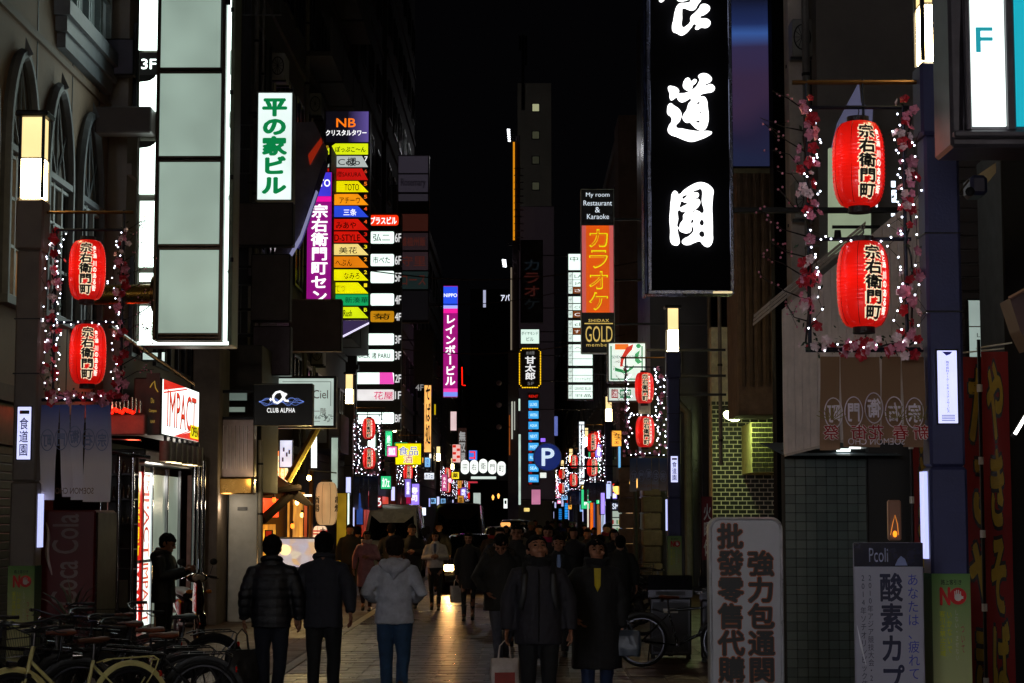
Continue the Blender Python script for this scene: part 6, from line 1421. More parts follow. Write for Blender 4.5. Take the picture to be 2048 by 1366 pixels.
# lounge sign far right, rail on it
D = 20.0
t = sign('lounge_sign', 'dim pale lounge sign between the right lamp post and the picture edge', 'sign', (1935, 597, 1996, 790), 19.9, .1, E('#b8ccc4', .55, vary=.2, scale=2), DSTEEL, .02)
plate(t, (1936, 652, 1995, 654), 19.89, P('#7a6a58'), 'rule'); text(t, 'Lounge', rect((1954, 666, 1998, 677), 19.88), 19.88, P('#202020'), off=.01); text(t, 'ミナ', rect((1958, 686, 1978, 716), 19.88), 19.88, INK, v=True, off=.02); text(t, '花右', rect((1988, 700, 2004, 770), 19.88), 19.88, INK, v=True, off=.03)
t = thing('tube_light', 'slanted bright tube light at the right picture edge', 'light', W(2040, 850, 13), 0, None, True); obj('tube', MB().tube([W(2030, 868, 13), W(2062, 815, 13)], .012, 8), E('#fff8f0', 5), t, True); obj('fitting', MB().tube([W(2026, 875, 13.05), W(2064, 812, 13.05)], .022, 6), DSTEEL, t)
t = thing('wall_lamp', 'rusty slanted shade jutting in at the right picture edge', 'lamp', W(2035, 590, 14), 0, None, True); obj('shade', MB().prism([W(2020, 598, 14), W(2060, 575, 14), W(2060, 700, 14), W(2040, 660, 14)], (0, .3, 0)), P('#4a3230', .5), t); obj('rim', MB().tube([W(2018, 597, 13.98), W(2060, 574, 13.98)], .016, 6), P('#7a5a50', .4), t)
t = thing('security_camera', 'small camera and cables on brackets beside the nearest right post', 'camera', W(1960, 370, 16), 0, None, True); obj('housing', MB().bbox(W(1928, 1, 16).x, W(1962, 1, 16).x, 15.9, 16.2, W(1, 395, 16).z, W(1, 355, 16).z, .03), P('#20264a', .4), t); obj('lens', MB().tube([W(1940, 383, 15.88), W(1940, 383, 15.95)], .04, 12), GL(), t, True); obj('arm', MB().prism([W(1955, 350, 16.1), W(1992, 325, 16.1), W(1992, 345, 16.1), W(1960, 385, 16.1)], (0, .1, 0)), P('#8a8070', .5), t)
obj('cable', MB().tube([W(1850 + 22 * k, 360 + 40 * math.sin(k / 4 * PI), 15) for k in range(5)], .008, 5), INK, t, True)
# old street lantern posts near the stone columns
for i, (px, py, D, lb) in enumerate(((1270, 966, 43, 'black street lantern post with glowing globe beside the stone column'), (1236, 980, 52, 'small wall lantern on the narrow stone column'))):
    t = thing('street_lantern', lb, 'street lamp', (W(px, py, D).x, D, 0), 0, None, True); c = W(px, py, D)
    if i == 0: obj('post', MB().stack([(c.x, D, 0, .12, .12), (c.x, D, .4, .09, .09), (c.x, D, .45, .055, .055), (c.x, D, c.z - .15, .045, .045)], 14), BLK, t, True)
    else: obj('bracket', MB().tube([(c.x, D, c.z - .25), (c.x, D, c.z - .1)], .03, 8).tube([(c.x, D, c.z - .22), (c.x + .1, D, c.z - .25)], .02, 6), BLK, t, True)
    obj('globe', MB().stack([(c.x, D, c.z - .12, .06, .06), (c.x, D, c.z - .02, .13, .13), (c.x, D, c.z + .1, .12, .12)], 8), E('#ffc060', 2.5), t); obj('cap', MB().stack([(c.x, D, c.z + .1, .15, .15), (c.x, D, c.z + .2, .06, .06), (c.x, D, c.z + .3, .01, .01)], 8), BLK, t)
    cg = MB()
    for k in range(8): a = k * PI / 4; cg.tube([(c.x + .062 * math.cos(a), D + .062 * math.sin(a), c.z - .12), (c.x + .133 * math.cos(a), D + .133 * math.sin(a), c.z - .02), (c.x + .123 * math.cos(a), D + .123 * math.sin(a), c.z + .1)], .008, 4)
    obj('cage', cg, BLK, t)

# ================================================================== EATERY, LEFT OF CENTRE
XE = -5.35
t = thing('eatery', 'warm orange lit eatery front in the alley past the marble wall', 'eatery', (XE, 40, 0), 0, None, True)
obj('wall', MB().box(-12, XE - .5, 38.55, 56, 0, 6.0), P('#3a2418', .7), t)
for (y0, y1, z0, z1, c, k, nm) in ((39.2, 43.5, 2.55, 3.35, '#ff6a10', 1.6, 'orange_curtain'), (39.0, 42, 1.9, 2.3, '#ff3a08', 1.3, 'red_curtain'), (39.2, 41.5, .9, 1.75, '#d88818', .8, 'menu_wall'), (43.8, 47, .4, 2.5, '#d08830', 1.0, 'doorway_glow')):
    pan(t, y0, y1, z0, z1, E(c, k, vary=.5, scale=2.5), nm, XE - .02)
for i, (s, y, z) in enumerate((('酒', 41.2, 2.65), ('肴', 42.1, 2.65), ('鮮', 42.8, 2.65))): text(t, s, (y, y + .6, z, z + .6), 0, E('#fff0b0', 1.2, False), off=.05, warp=lambda a, b: (XE + .0, a, b))
text(t, '焼きトリ', (39.4, 41.3, 1.35, 1.65), 0, E('#ffd040', 1, False), off=.04, warp=lambda a, b: (XE + .0, a, b)); text(t, 'ふぐ', (39.4, 40.9, .98, 1.25), 0, E('#ffd040', 1, False), off=.04, warp=lambda a, b: (XE + .0, a, b))
obj('canopy', MB().prism([W(525, 930, 40), W(600, 985, 40), W(625, 1010, 40), W(612, 1012, 40), W(520, 965, 40)], (0, .25, 0)), P('#1c120c', .6), t)
obj('counter_beam', MB().tube([W(525, 985, 39.5), W(600, 975, 40)], .07, 8), P('#140c08', .95, spec=.1), t); obj('counter_beam', MB().tube([W(525, 1040, 39.4), W(580, 990, 40)], .1, 8), P('#140c08', .95, spec=.1), t)
for X in (XE, XE + .25): obj('post', MB().tube([(X, 44 + (X - XE) * 8, 0), (X, 44 + (X - XE) * 8, 3.2)], .05, 8), P('#6a4a30', .6), t)
obj('eave_light', MB().box(W(608, 1, 42).x, W(632, 1, 42).x, 42, 42.1, W(1, 993, 42).z, W(1, 989, 42).z), E('#ffe8c0', 3), t)
t = thing('green_beam', 'long slanted green and yellow painted beam above the eatery', 'beam', W(600, 920, 40), 0, None, True)
obj('green_side', MB().prism([W(568, 958, 40), W(625, 858, 40), W(632, 858, 40), W(574, 962, 40)], (0, .2, 0)), P('#3a4a38', .6), t); obj('yellow_side', MB().prism([W(575, 962, 39.98), W(632, 858, 39.98), W(639, 858, 39.98), W(580, 966, 39.98)], (0, .2, 0)), P('#a8a04a', .5, 0, .3, 10), t)
t = thing('bare_bulb_lamp', 'blazing round bulb beside the cream lantern', 'lamp', W(618, 956, 40.2), 0, None, True); obj('bulb', MB().ell(W(618, 956, 40.2), (.05, .05, .055)), E('#ffd050', 60), t, True); obj('arm', MB().tube([W(618, 950, 40.3), W(618, 940, 40.4), W(673, 946, 40.6)], .015, 6), DSTEEL, t)
lamp('lamp_light', W(619, 962, 39.9), (1, .72, .28), 70, t, 'POINT', .05)
# windows and lit strips above the eatery
for b, lb, c, k, D in (((527, 868, 545, 932), 'pale blue lit window at the top of the alley corner', '#a8ccd0', .8, 39), ((558, 879, 586, 936), 'white curtained window above the eatery', '#c4d0f0', .9, 41), ((661, 874, 677, 978), 'tall pale banner sign left of the second left lamp post', '#a8bcae', .75, 48), ((692, 985, 700, 1080), 'narrow white light column beside the yellow board', '#e8fff0', 1.2, 51)):
    s = sign('lit_window' if 'window' in lb else 'vertical_sign', lb, 'window' if 'window' in lb else 'sign', b, D, .15, E(c, k, vary=.25, scale=3), DSTEEL, .02)
    if D == 41:
        for i, (x, y) in enumerate(((566, 895), (572, 905), (564, 915), (577, 900))): plate(s, (x, y, x + 3, y + 8), D - .03, P('#2a1c30'), 'hanging_cloth')
    if D == 39: plate(s, (529, 896, 538, 912), D - .03, INK, 'dark_box'); plate(s, (529, 918, 536, 931), D - .03, E('#c0a880', .6, False), 'sill_item')
t = sign('led_column', 'vertical bulb column of white lights beside the green beam', 'sign', (621, 868, 634, 938), 44, .12, P('#301818'), DSTEEL, .01)
bl = MB()
for r in range(24):
    for c in range(4): bl.ell(W(623.5 + c * 3, 870 + r * 2.8, 43.97), (.017, .012, .014), 6, 4)
obj('bulbs', bl, E('#f4ffff', 2.2, False), t, kind='stuff')
def big_lantern(label, px, y0, y1, w, D, mat, bands=None, seams=True, group=None):
    c = W(px, (y0 + y1) / 2, D); H = W(px, y0, D).z - W(px, y1, D).z; r = w * D / FPX / 2
    t = thing('paper_lantern', label, 'lantern', (c.x, D, c.z - H / 2), R(10)); rings = []
    for i in range(33): u = i / 32 * 2 - 1; rr = r * (.55 + .45 * (1 - abs(u) ** 4) ** .5); rings.append((0, 0, H * i / 32, rr * (1.006 if i % 2 else .996), rr * (1.006 if i % 2 else .996)))
    obj('lantern_body', MB().stack(rings, 32), mat, t, True); obj('cap', MB().stack([(0, 0, H, r * .5, r * .5), (0, 0, H + .05, r * .5, r * .5)], 18), BLK, t)
    if seams:
        se = MB()
        for k in range(8): a = k * PI / 4 + .3; se.tube([(rings[i][3] * 1.01 * math.cos(a), rings[i][3] * 1.01 * math.sin(a), rings[i][2]) for i in range(1, 32)], .004, 4)
        obj('seam', se, P('#5a4020'), t)
    return t, r, H
t, r, H = big_lantern('large cream paper lantern hanging left of the second left lamp post', 653, 964, 1050, 43, 44, E('#d0a470', .62, vary=.15))
for s, a0 in (('酒場', -160), ('串焼', -22)): text(t, s, (-.12, .12, H * .3, H * .68), 0, INK, v=True, off=.04, warp=(lambda a0: lambda a, b: ((r + .012) * math.cos(R(a0) + a / r), (r + .012) * math.sin(R(a0) + a / r), b))(a0))
t, r, H = big_lantern('small white lantern with red stripes low in the alley', 640, 1052, 1090, 28, 46, E('#ffd8b0', 1.0))
for z in (.25, .55, .7): obj('red_band', MB().stack([(0, 0, H * z, r * 1.02, r * 1.02), (0, 0, H * z + .035, r * 1.02, r * 1.02)], 24, False), E('#c01010', .7, False), t)
text(t, '大', (-.07, .07, H * .6, H * .92), 0, INK, off=.04, warp=lambda a, b: ((r * 1.03) * math.cos(R(-70) + a / r), (r * 1.03) * math.sin(R(-70) + a / r), b))
t = thing('menu_board', 'glowing menu light board between the two men walking away', 'menu board', W(600, 1150, 33), 0, None, True)
q = rect((556, 1078, 632, 1134), 33); obj('cabinet', MB().bbox(q[0] - .03, q[1] + .03, 33.02, 33.2, q[2] - .25, q[3] + .03, .01), P('#6a6460', .4), t)
m, n, l = _new(('menu',)); p = n['Principled BSDF']; tc = n.new('ShaderNodeTexCoord'); v = n.new('ShaderNodeTexVoronoi'); v.inputs['Scale'].default_value = 7; rmp = n.new('ShaderNodeValToRGB'); e = rmp.color_ramp.elements
e[0].color = (*lin('#8a94b8'), 1); e[1].color = (*lin('#ffe0a0'), 1); x = e.new(.4); x.color = (*lin('#e8b068'), 1); x = e.new(.7); x.color = (*lin('#b0a8c0'), 1)
l.new(tc.outputs['Object'], v.inputs['Vector']); l.new(v.outputs['Color'], rmp.inputs['Fac']); l.new(rmp.outputs[0], p.inputs['Emission Color']); p.inputs['Emission Strength'].default_value = .75
obj('face_panel', MB().box(q[0], q[1], 33, 33.015, q[2], q[3]), m, t); obj('picture_glow', MB().ell(W(570, 1100, 32.99), (.10, .004, .09), 16, 8), E('#ffdc98', 1.5), t, True); text(t, 'MENU', (q[0] + .1, q[0] + .4, q[2] - .18, q[2] - .06), 33.01, WHITEP, off=.03)
obj('leg', MB().box(q[0], q[0] + .05, 33.05, 33.1, 0, q[2] - .25).box(q[1] - .05, q[1], 33.05, 33.1, 0, q[2] - .25), DSTEEL, t)
for i, (x0, x1, c, lb) in enumerate(((672, 694, '#b8901c', 'yellow upright board behind the cream lantern'), (606, 616, '#b04018', 'orange red leaning prop in the alley'), (712, 727, '#3a60c0', 'blue lit strip left of the white van'), (529, 545, '#d83010', 'small red lit board low in the alley'))):
    sign('upright_board', lb, 'board', ((x0, 985, x1, 1130), (x0, 1000, x1, 1085), (x0, 985, x1, 1050), (x0, 1060, x1, 1100))[i], (50, 41, 56, 38.9)[i], .12, E(c, .45, vary=.3), DSTEEL, .02)
t = sign('izakaya_board', 'red shop board with white brush kana above the white van', 'sign', (735, 992, 764, 1016), 58, .2, E('#a01018', .8), DSTEEL, .02, None, [('ひろ', (738, 996, 762, 1012), E('#ffffff', 1.1, False), dict(off=.05))])

# ================================================================== FAR LIGHTS
FARS = [ # name, label, box, depth, colour, strength
 ('lit_sign', 'rounded white and red store sign above the distant left side', (900, 822, 914, 862), 110, '#f0d0d0', .9),
 ('lit_sign', 'red and white plaid box sign on the distant left', (904, 888, 922, 926), 105, '#f8c8c0', .9),
 ('vertical_sign', 'tall dim sign with white calligraphy behind the plaid sign', (915, 855, 934, 930), 120, '#2a1410', .6),
 ('lit_sign', 'small blue sign with a red kana on the distant left', (937, 900, 955, 921), 125, '#3a78e0', 1.1),
 ('lit_sign', 'tiny white block sign under the arch board, left', (946, 985, 962, 1020), 140, '#c8d8d0', .7),
 ('lit_sign', 'small red and blue strip left of the arch board', (935, 962, 956, 967), 130, '#c03040', 1.0),
 ('lit_sign', 'white slim sign stack left of the sky blue plates', (1030, 797, 1041, 822), 95, '#d8f0e0', .9),
 ('lit_sign', 'tall slender white light column left of the sky blue plates', (1036, 868, 1042, 1010), 96, '#c8e0d4', .85),
 ('lit_sign', 'violet and white round emblem sign below the arch board', (1018, 946, 1036, 981), 110, '#d0b8f8', 1.0),
 ('lit_sign', 'black and white letter sign in the far middle', (1007, 997, 1015, 1017), 150, '#f4fff8', 1.2),
 ('lit_sign', 'yellow cream lit front in the far middle', (1047, 1015, 1060, 1024), 120, '#ffe080', 1.0),
 ('lit_sign', 'tall white sign column behind the third right post', (1157, 842, 1170, 970), 75, '#f0faff', 1.3),
 ('lit_sign', 'violet slim sign left of the fourth right post', (1080, 875, 1092, 885), 85, '#a070ff', 1.0),
 ('lit_sign', 'blue slanted glass light on the right side', (1108, 832, 1116, 872), 76, '#6878c8', .7),
 ('lit_sign', 'white horizontal sign behind the parking sign', (1078, 944, 1094, 957), 90, '#e8f0e8', 1.0),
 ('lit_sign', 'cyan blue grid front low on the right side', (1129, 1006, 1136, 1038), 85, '#2090e8', 1.1),
 ('lit_sign', 'darker cyan grid front low on the right side', (1117, 1017, 1124, 1040), 90, '#1878c8', .9),
 ('lit_sign', 'orange dotted light column on the right side', (1180, 1005, 1187, 1066), 72, '#ff7010', .9),
 ('lit_sign', 'white strip light next to the orange dotted column', (1174, 1006, 1178, 1055), 73, '#f0e8d0', 1.0),
 ('lit_sign', 'violet vertical sign beside the convenience store window', (1201, 985, 1210, 1029), 62, '#a890ff', 1.2),
 ('lit_sign', 'pale blue vertical sign beside the convenience store window', (1212, 967, 1221, 998), 58, '#c0d0ff', 1.2),
 ('lit_sign', 'blue edged tall sign right of the pale blue sign', (1236, 892, 1242, 962), 56, '#70b8e8', 1.0),
 ('shop_window', 'brightly lit convenience store window right of the crowd', (1223, 1020, 1246, 1083), 57, '#c0d0c0', .7),
 ('lit_sign', 'white letter sign on dark board over the convenience store window', (1222, 1003, 1246, 1022), 56.5, '#101830', .8),
 ('lit_sign', 'slim amber lit strip on the distant left corner', (868, 808, 872, 830), 95, '#d0b010', .8),
 ('lit_sign', 'small white lamp box beside the tall orange strip', (858, 907, 863, 917), 86, '#fff0d8', 1.5),
 ('lit_sign', 'blazing white shop light between van and dark van', (836, 1014, 853, 1032), 75, '#dfeaff', 2.2),
 ('lit_sign', 'blue white lit plate on the third left lamp post', (857, 996, 861, 1014), 73, '#a8b0ff', 1.1),
 ('lit_sign', 'hooked white letters high on the dark block in the middle', (966, 580, 972, 615), 150, '#d8dcff', .6),
 ('lit_sign', 'pink shop strip behind the second left lantern', (812, 985, 822, 1008), 70, '#c01050', .6),
 ('lit_sign', 'cool white shop row in the far middle', (1025, 1045, 1036, 1052), 150, '#c8d8e8', .7),
 ('lit_sign', 'magenta slanted banner in the right crowd of lights', (1062, 978, 1082, 1010), 100, '#e890b8', .6)]
for nm, lb, b, D, c, k in FARS:
    s = sign(nm, lb, 'sign' if nm != 'shop_window' else 'window', b, D, .3, E(c, k, vary=.12, scale=2), DSTEEL, .012 if b[2] - b[0] < 12 else .03)
    if 'plaid' in lb:
        for i in range(5): plate(s, (905.5 + (i % 2) * 8, 890 + i * 7, 912 + (i % 2) * 8, 895 + i * 7), D - .03, E('#e02810', .9, False), 'red_check')
    if 'calligraphy' in lb: text(s, '無双屋', rect((918, 862, 931, 925), D - .03), D - .03, E('#a8a8a8', .8, False), v=True, off=.06)
    if 'kana' in lb: text(s, 'コ', rect((940, 903, 950, 918), D - .03), D - .03, E('#ff2010', 1.2, False), off=.08)
    if 'letter sign on dark' in lb: text(s, 'SMBC', rect((1225, 1007, 1252, 1018), D - .03), D - .03, E('#e0e8f8', 1, False), off=.05)
    if 'convenience store window' in lb and nm == 'shop_window':
        for j in range(3): plate(s, (1224, 1034 + j * 16, 1245, 1036 + j * 16), D - .04, P('#202428'), 'shelf')
        for j in range(10): plate(s, (1225 + (j % 5) * 4, 1040 + (j // 5) * 16, 1227.5 + (j % 5) * 4, 1048 + (j // 5) * 16), D - .04, E(('#c02018', '#e0e0d8', '#20803a', '#e0b020', '#3048b0')[j % 5], .5, False), 'goods')
    if 'black and white' in lb: plate(s, (1009, 1001, 1013, 1008), D - .04, INK, 'dark_gap')
    if 'grid' in lb:
        for j in range(6): plate(s, (b[0], b[1] + 2 + j * (b[3] - b[1]) / 6, b[2], b[1] + 3 + j * (b[3] - b[1]) / 6), D - .03, INK, 'grid_bar')
# letters on the dark block
t = thing('neon_sign', 'white katakana letters high on the dark block in the middle', 'sign', W(1010, 600, 149), 0, None, True); text(t, 'アパ', rect((1002, 589, 1019, 602), 149), 149, E('#e8ecff', 1, False), off=.05); obj('rail', MB().box(W(1000, 1, 149).x, W(1022, 1, 149).x, 149.05, 149.15, W(1, 604, 149).z, W(1, 603, 149).z), DSTEEL, t)
slabw('far_building', 'dark block closing the street centre under the hooked letters', 'building', (940, 578, 1030, 1040), 152, 8, P('#131218', .9, 0, .3, .3), 0)
t = thing('neon_tube', 'thin red neon corner line right of the magenta sign', 'neon', W(925, 760, 120), 0, None, True); obj('tube', MB().tube([W(924, 734, 120), W(924.5, 770, 120), W(931, 771, 120)], .04, 6), E('#ff1808', 1.8, False), t)
# floodlit billboard edges with lamp banks (right of centre)
t = thing('billboard', 'tall billboard edge with orange lit face and lamp bank on top', 'billboard', W(1030, 480, 108), 0, None, True)
q = rect((1026, 284, 1029.5, 480), 108); obj('lit_edge', MB().box(q[0], q[1], 108, 108.4, q[2], q[3]), E('#e89010', .9), t); q = rect((1031, 270, 1040, 500), 108); obj('frame', MB().box(q[0], q[1], 108.1, 108.6, q[2], q[3]), P('#3a3038', .7), t)
for k in range(12): obj('ladder_rung', MB().box(q[0] - .1, q[1] + .2, 108.0, 108.08, q[2] + .4 * k + .3, q[2] + .4 * k + .36), P('#5a4c50', .6), t)
for k in range(6):
    a, b_ = W(1014 + .4 * k, 259 + k * 4.4, 107.8), W(1020 + .2 * k, 260 + k * 4.4, 107.8); obj('flood_lamp', MB().tube([a, b_], .05, 8), E('#f4f8ff', 2.5, False), t, True); obj('lamp_arm', MB().tube([b_, W(1030, 262 + k * 4, 108)], .025, 4), STEEL, t)
t = thing('billboard', 'lower billboard edge with pale lit face and lamp bank', 'billboard', W(1024, 700, 104), 0, None, True)
q = rect((1021, 535, 1024, 700), 104); obj('lit_edge', MB().box(q[0], q[1], 104, 104.4, q[2], q[3]), E('#9a8c78', .5), t); q = rect((1025, 480, 1036, 705), 104); obj('frame', MB().box(q[0], q[1], 104.1, 104.6, q[2], q[3]), P('#5a4850', .7), t)
for k in range(4): obj('flood_lamp', MB().tube([W(1004 + k * .6, 520 + k * 4, 103.8), W(1012 + k * .4, 521 + k * 4, 103.8)], .05, 8), E('#f4f8ff', 2.5, False), t, True); obj('lamp_arm', MB().tube([W(1012, 521 + k * 4, 103.8), W(1024, 530, 104)], .025, 4), STEEL, t)
lamp('lamp_light', W(1010, 300, 112), (.95, .95, 1), 260, t, 'POINT', .5)
for k in range(3): obj('flood_lamp', MB().tube([W(1014, 482 + k * 5, 103.9), W(1026, 480 + k * 5, 103.9)], .03, 6), P('#8a8078', .4), t)
for i, y in enumerate((766, 810, 854)):
    t = thing('round_wall_lamp', ('top', 'middle', 'bottom')[i] + ' of three unlit round lamps on arms left of the pub sign', 'lamp', W(998, y, 88), 0, 'three round lamps on arms', True); obj('globe', MB().ell(W(998, y, 88), (.13, .13, .12)), P('#a09088', .5), t, True); obj('arm', MB().tube([W(1001, y, 88), W(1022, y, 88)], .02, 5), STEEL, t)
t = thing('grey_building', 'grey building flank behind the three round lamps', 'facade', W(1025, 900, 92), 0, None, True); q = rect((1016, 700, 1037, 1020), 92); obj('wall', MB().box(q[0], q[1], 92, 93, 0, q[3]), P('#4a4448', .8), t)
for k in range(5): q2 = rect((1024, 812 + k * 1.0, 1034, 816), 91.9)
for x, y0, y1, c, k in ((1023, 803, 878, '#d8dccc', .8), (1028, 803, 860, '#c0c4b8', .7), (1018, 830, 910, '#b05a20', .5)): q2 = rect((x, y0, x + 2.2, y1), 91.9); obj('light_strip', MB().box(q2[0], q2[1], 91.9, 91.99, q2[2], q2[3]), E(c, k, False), t)
for k, (x, y) in enumerate(((986, 996), (997, 993))): tt = thing('hanging_lamp', ('left', 'right')[k] + ' of two small warm drop lamps under the arch board', 'lamp', W(x, y, 110), 0, None, True); obj('bulb', MB().tube([W(x, y - 6, 110), W(x, y - 2, 110), W(x, y + 4, 110)], [.03, .08, .03], 8), E('#ffb050', 2, False), tt, True); obj('cord', MB().tube([W(x, y - 6, 110), W(x, y - 28, 110)], .012, 4), INK, tt)
# distant pavement shop fronts: a warm / cool ground floor band on each side
rr2 = random.Random(12)
for sd in (-1, 1):
    X = -5.25 if sd < 0 else 3.85; y = 62 if sd < 0 else 66; i = 0
    while y < 200:
        L = rr2.uniform(3, 6); z1 = rr2.uniform(2.3, 3.0); c = rr2.choice(['#ffca80', '#e8f0ff', '#ff9a50', '#cfe0ff', '#ffb060', '#ff5030', '#7090ff']); k = rr2.uniform(.12, .6)
        if i < 11:
            t = thing('far_shop', f'{"warm" if c in ("#ffca80", "#ff9a50", "#ffb060") else "red" if c == "#ff5030" else "cool white"} far shop front, {("first","second","third","fourth","fifth","sixth","seventh","eighth","ninth","tenth","eleventh")[i]} along the {"left" if sd<0 else "right"} side past the vans', 'shop front', (X, y, 0), 0, 'far shop fronts', True)
            a, b_ = sorted((X, X - sd * .04 * -1 if False else X + (-sd) * .04)); obj('window', MB().box(a, b_, y + .2, y + L - .2, .6, z1), E(c, k, vary=.6, scale=1.5), t); obj('frame', MB().box(a, b_, y + L - .19, y + L, .0, 3.3).box(a, b_, y, y + L - .191, z1 + .01, z1 + .4), P('#2a2426'), t)
        y += L + rr2.uniform(.5, 4); i += 1
# overhead cables
cb = thing('overhead_cables', 'thin dark cables sagging across the street above the dim signs', 'cable', (0, 60, 9), 0, None, True); 
for k, (y, z, z2) in enumerate(((60, 9.8, 10.0), (85, 11.5, 12.5), (70, 8.2, 8.6))): m = MB(); m.tube([(-5.6 + 9.4 * u / 12, y, z + (z2 - z) * u / 12 - .5 * math.sin(PI * u / 12)) for u in range(13)], .02, 5); obj('cable', m, P('#3a2a20', .6), cb)

# small lit boards crowding both sides far down the street
rq = random.Random(41); n_ = 0
CN = [('amber', '#ffb040'), ('white', '#eef4ff'), ('red', '#ff2a18'), ('pale blue', '#8ac8ff'), ('green', '#30c880'), ('pink', '#ff70b0'), ('yellow', '#ffe030'), ('violet', '#9a80ff')]
PL = ['between the second and third', 'just past the third', 'between the third and fourth', 'just past the fourth', 'near the fifth', 'past the fifth', 'beyond the last']
for i in range(48):
    sd = -1 if i % 2 else 1; k = (i // 2) % 7; cnm, cc = CN[(i * 5 + i // 8) % 8]; D = (62, 70, 80, 92, 108, 125, 150)[k] + (i // 14) * 2.7
    w = rq.uniform(.18, .5); h = rq.uniform(.4, 1.0) if rq.random() < .6 else rq.uniform(.2, .4); z = rq.uniform(1.9, 4.4); X = (-5.0 + rq.uniform(-.2, 1.0)) if sd < 0 else (3.7 - rq.uniform(-.1, .9) - w)
    lv = ('low', 'halfway up', 'high')[int(z > 2.8) + int(z > 3.6)]
    t = thing('lit_sign', f'{("first", "second", "third", "fourth")[i // 14]} {"slim" if h > w * 1.6 else "square"} {cnm} sign {lv} {PL[k]} {"left" if sd < 0 else "right"} lamp post', 'sign', (X, D, z), 0, 'small lit shop signs far down the street', True)
    obj('cabinet', MB().bbox(X - .03, X + w + .03, D + .01, D + .2, z - .03, z + h + .03, .01), DSTEEL, t); obj('face_panel', MB().box(X, X + w, D - .01, D + .009, z, z + h), E(cc, round(rq.uniform(.6, 1.4), 1), vary=.15, scale=2), t)
    text(t, rq.choice(['酒', '寿司', 'BAR', '焼肉', 'カフェ', '居酒屋', '薬', 'SNACK']), (X + .05, X + w - .05, z + h * .15, z + h * .85), D - .02, INK if cnm in ('white', 'amber', 'yellow', 'pale blue') else E('#ffffff', 1.2, False), v=h > w * 1.6, off=.05)
# air conditioners, ducts and rails on the dark walls
def ac(label, X, D, z, sd):
    t = thing('air_conditioner', label, 'air conditioner', (X, D, z), 0, None, True); M = P('#8c8a86', .5, .1, .2, 5)
    x0, x1 = sorted((X, X - sd * .32)); obj('casing', MB().bbox(x0, x1, D, D + .8, z, z + .6, .02), M, t)
    f = MB(); f.tube([((x0 + x1) / 2 + .13 * math.cos(a * PI / 12), D - .012, z + .3 + .2 * math.sin(a * PI / 12)) for a in range(24)], .01, 4, closed=True)
    for k in range(6): a = k * PI / 6; f.tube([((x0 + x1) / 2 - .13 * math.cos(a), D - .012, z + .3 - .2 * math.sin(a)), ((x0 + x1) / 2 + .13 * math.cos(a), D - .012, z + .3 + .2 * math.sin(a))], .005, 3)
    obj('fan_guard', f, DSTEEL, t); obj('shelf', MB().box(*sorted((X + sd * .05, X - sd * .34)), D + .05, D + .12, z - .05, z - .002).box(*sorted((X + sd * .05, X - sd * .34)), D + .6, D + .67, z - .05, z - .002), STEEL, t)
    obj('hose', MB().tube([(X - sd * .05, D + .4, z), (X - sd * .04, D + .42, z - .5), (X - sd * .04, D + .42, z - 2.2)], .025, 6), P('#b0aca0', .6), t)
for lb, X, D, z, sd in (('lower air conditioner on the grey facade left of the green lettered sign', -5.6, 39.5, 5.2, -1), ('upper air conditioner on the grey facade left of the green lettered sign', -5.6, 39.5, 8.6, -1), ('top air conditioner on the grey facade', -5.6, 41.5, 11.6, -1),
    ('air conditioner on the dark left tower below the NB sign', -5.7, 51, 6.0, -1), ('air conditioner high on the dark left tower', -5.7, 50, 12.6, -1), ('air conditioner high on the tan building past the arched windows', -5.95, 29, 9.4, -1), ('air conditioner on the right grey stone building', 4.6, 29.6, 6.6, 1), ('upper air conditioner on the right grey stone building', 4.6, 29.6, 9.2, 1), ('air conditioner above the black shop front', 3.9, 46.3, 5.4, 1), ('air conditioner on the tan plaster pier', 4.0, 75, 8.5, 1)):
    ac(lb, X, D, z, sd)
for i, (X, D, z0, z1, r) in enumerate(((-5.5, 38.6, 3.2, 18, .05), (-5.42, 39.0, 4.2, 18, .03), (-5.85, 34.2, 3.5, 14, .06), (-5.6, 48.6, 3, 16, .06), (4.45, 29.3, 3.5, 16, .06), (4.2, 40.3, 3, 9, .04))):
    t = thing('drain_pipe', ['thick pipe', 'thin conduit', 'dull pipe', 'black pipe', 'grey pipe', 'thin pipe'][i] + [' climbing the grey facade behind the green lettered sign', ' beside the thick pipe on the grey facade', ' above the concrete pier', ' on the dark left tower', ' on the right grey stone building', ' on the concrete fascia'][i], 'pipe', (X, D, z0), 0, None, True)
    obj('pipe', MB().tube([(X, D, z0), (X, D, z1)], r, 8), P('#6a6664', .5, .2), t, True)
    for k in range(int((z1 - z0) / 1.6)): obj('clamp', MB().tube([(X, D, z0 + .5 + k * 1.6), (X, D, z0 + .55 + k * 1.6)], r + .012, 8), DSTEEL, t)
for i, z in enumerate((5.6, 8.9, 12.2)):
    t = thing('balcony_rail', ('lower', 'middle', 'top')[i] + ' steel balcony rail left of the green lettered sign', 'railing', (-5.4, 38.4, z), 0, None, True); g = MB()
    for zz in (0, .5, 1.0): g.tube([(-6.2, 38.3, z + zz), (-4.95, 38.3, z + zz)], .018, 5)
    obj('rail', g, P('#5c5e64', .4, .5), t); g = MB()
    for k in range(9): g.tube([(-6.15 + k * .145, 38.3, z), (-6.15 + k * .145, 38.3, z + 1)], .009, 4)
    obj('balusters', g, P('#5c5e64', .4, .5), t)

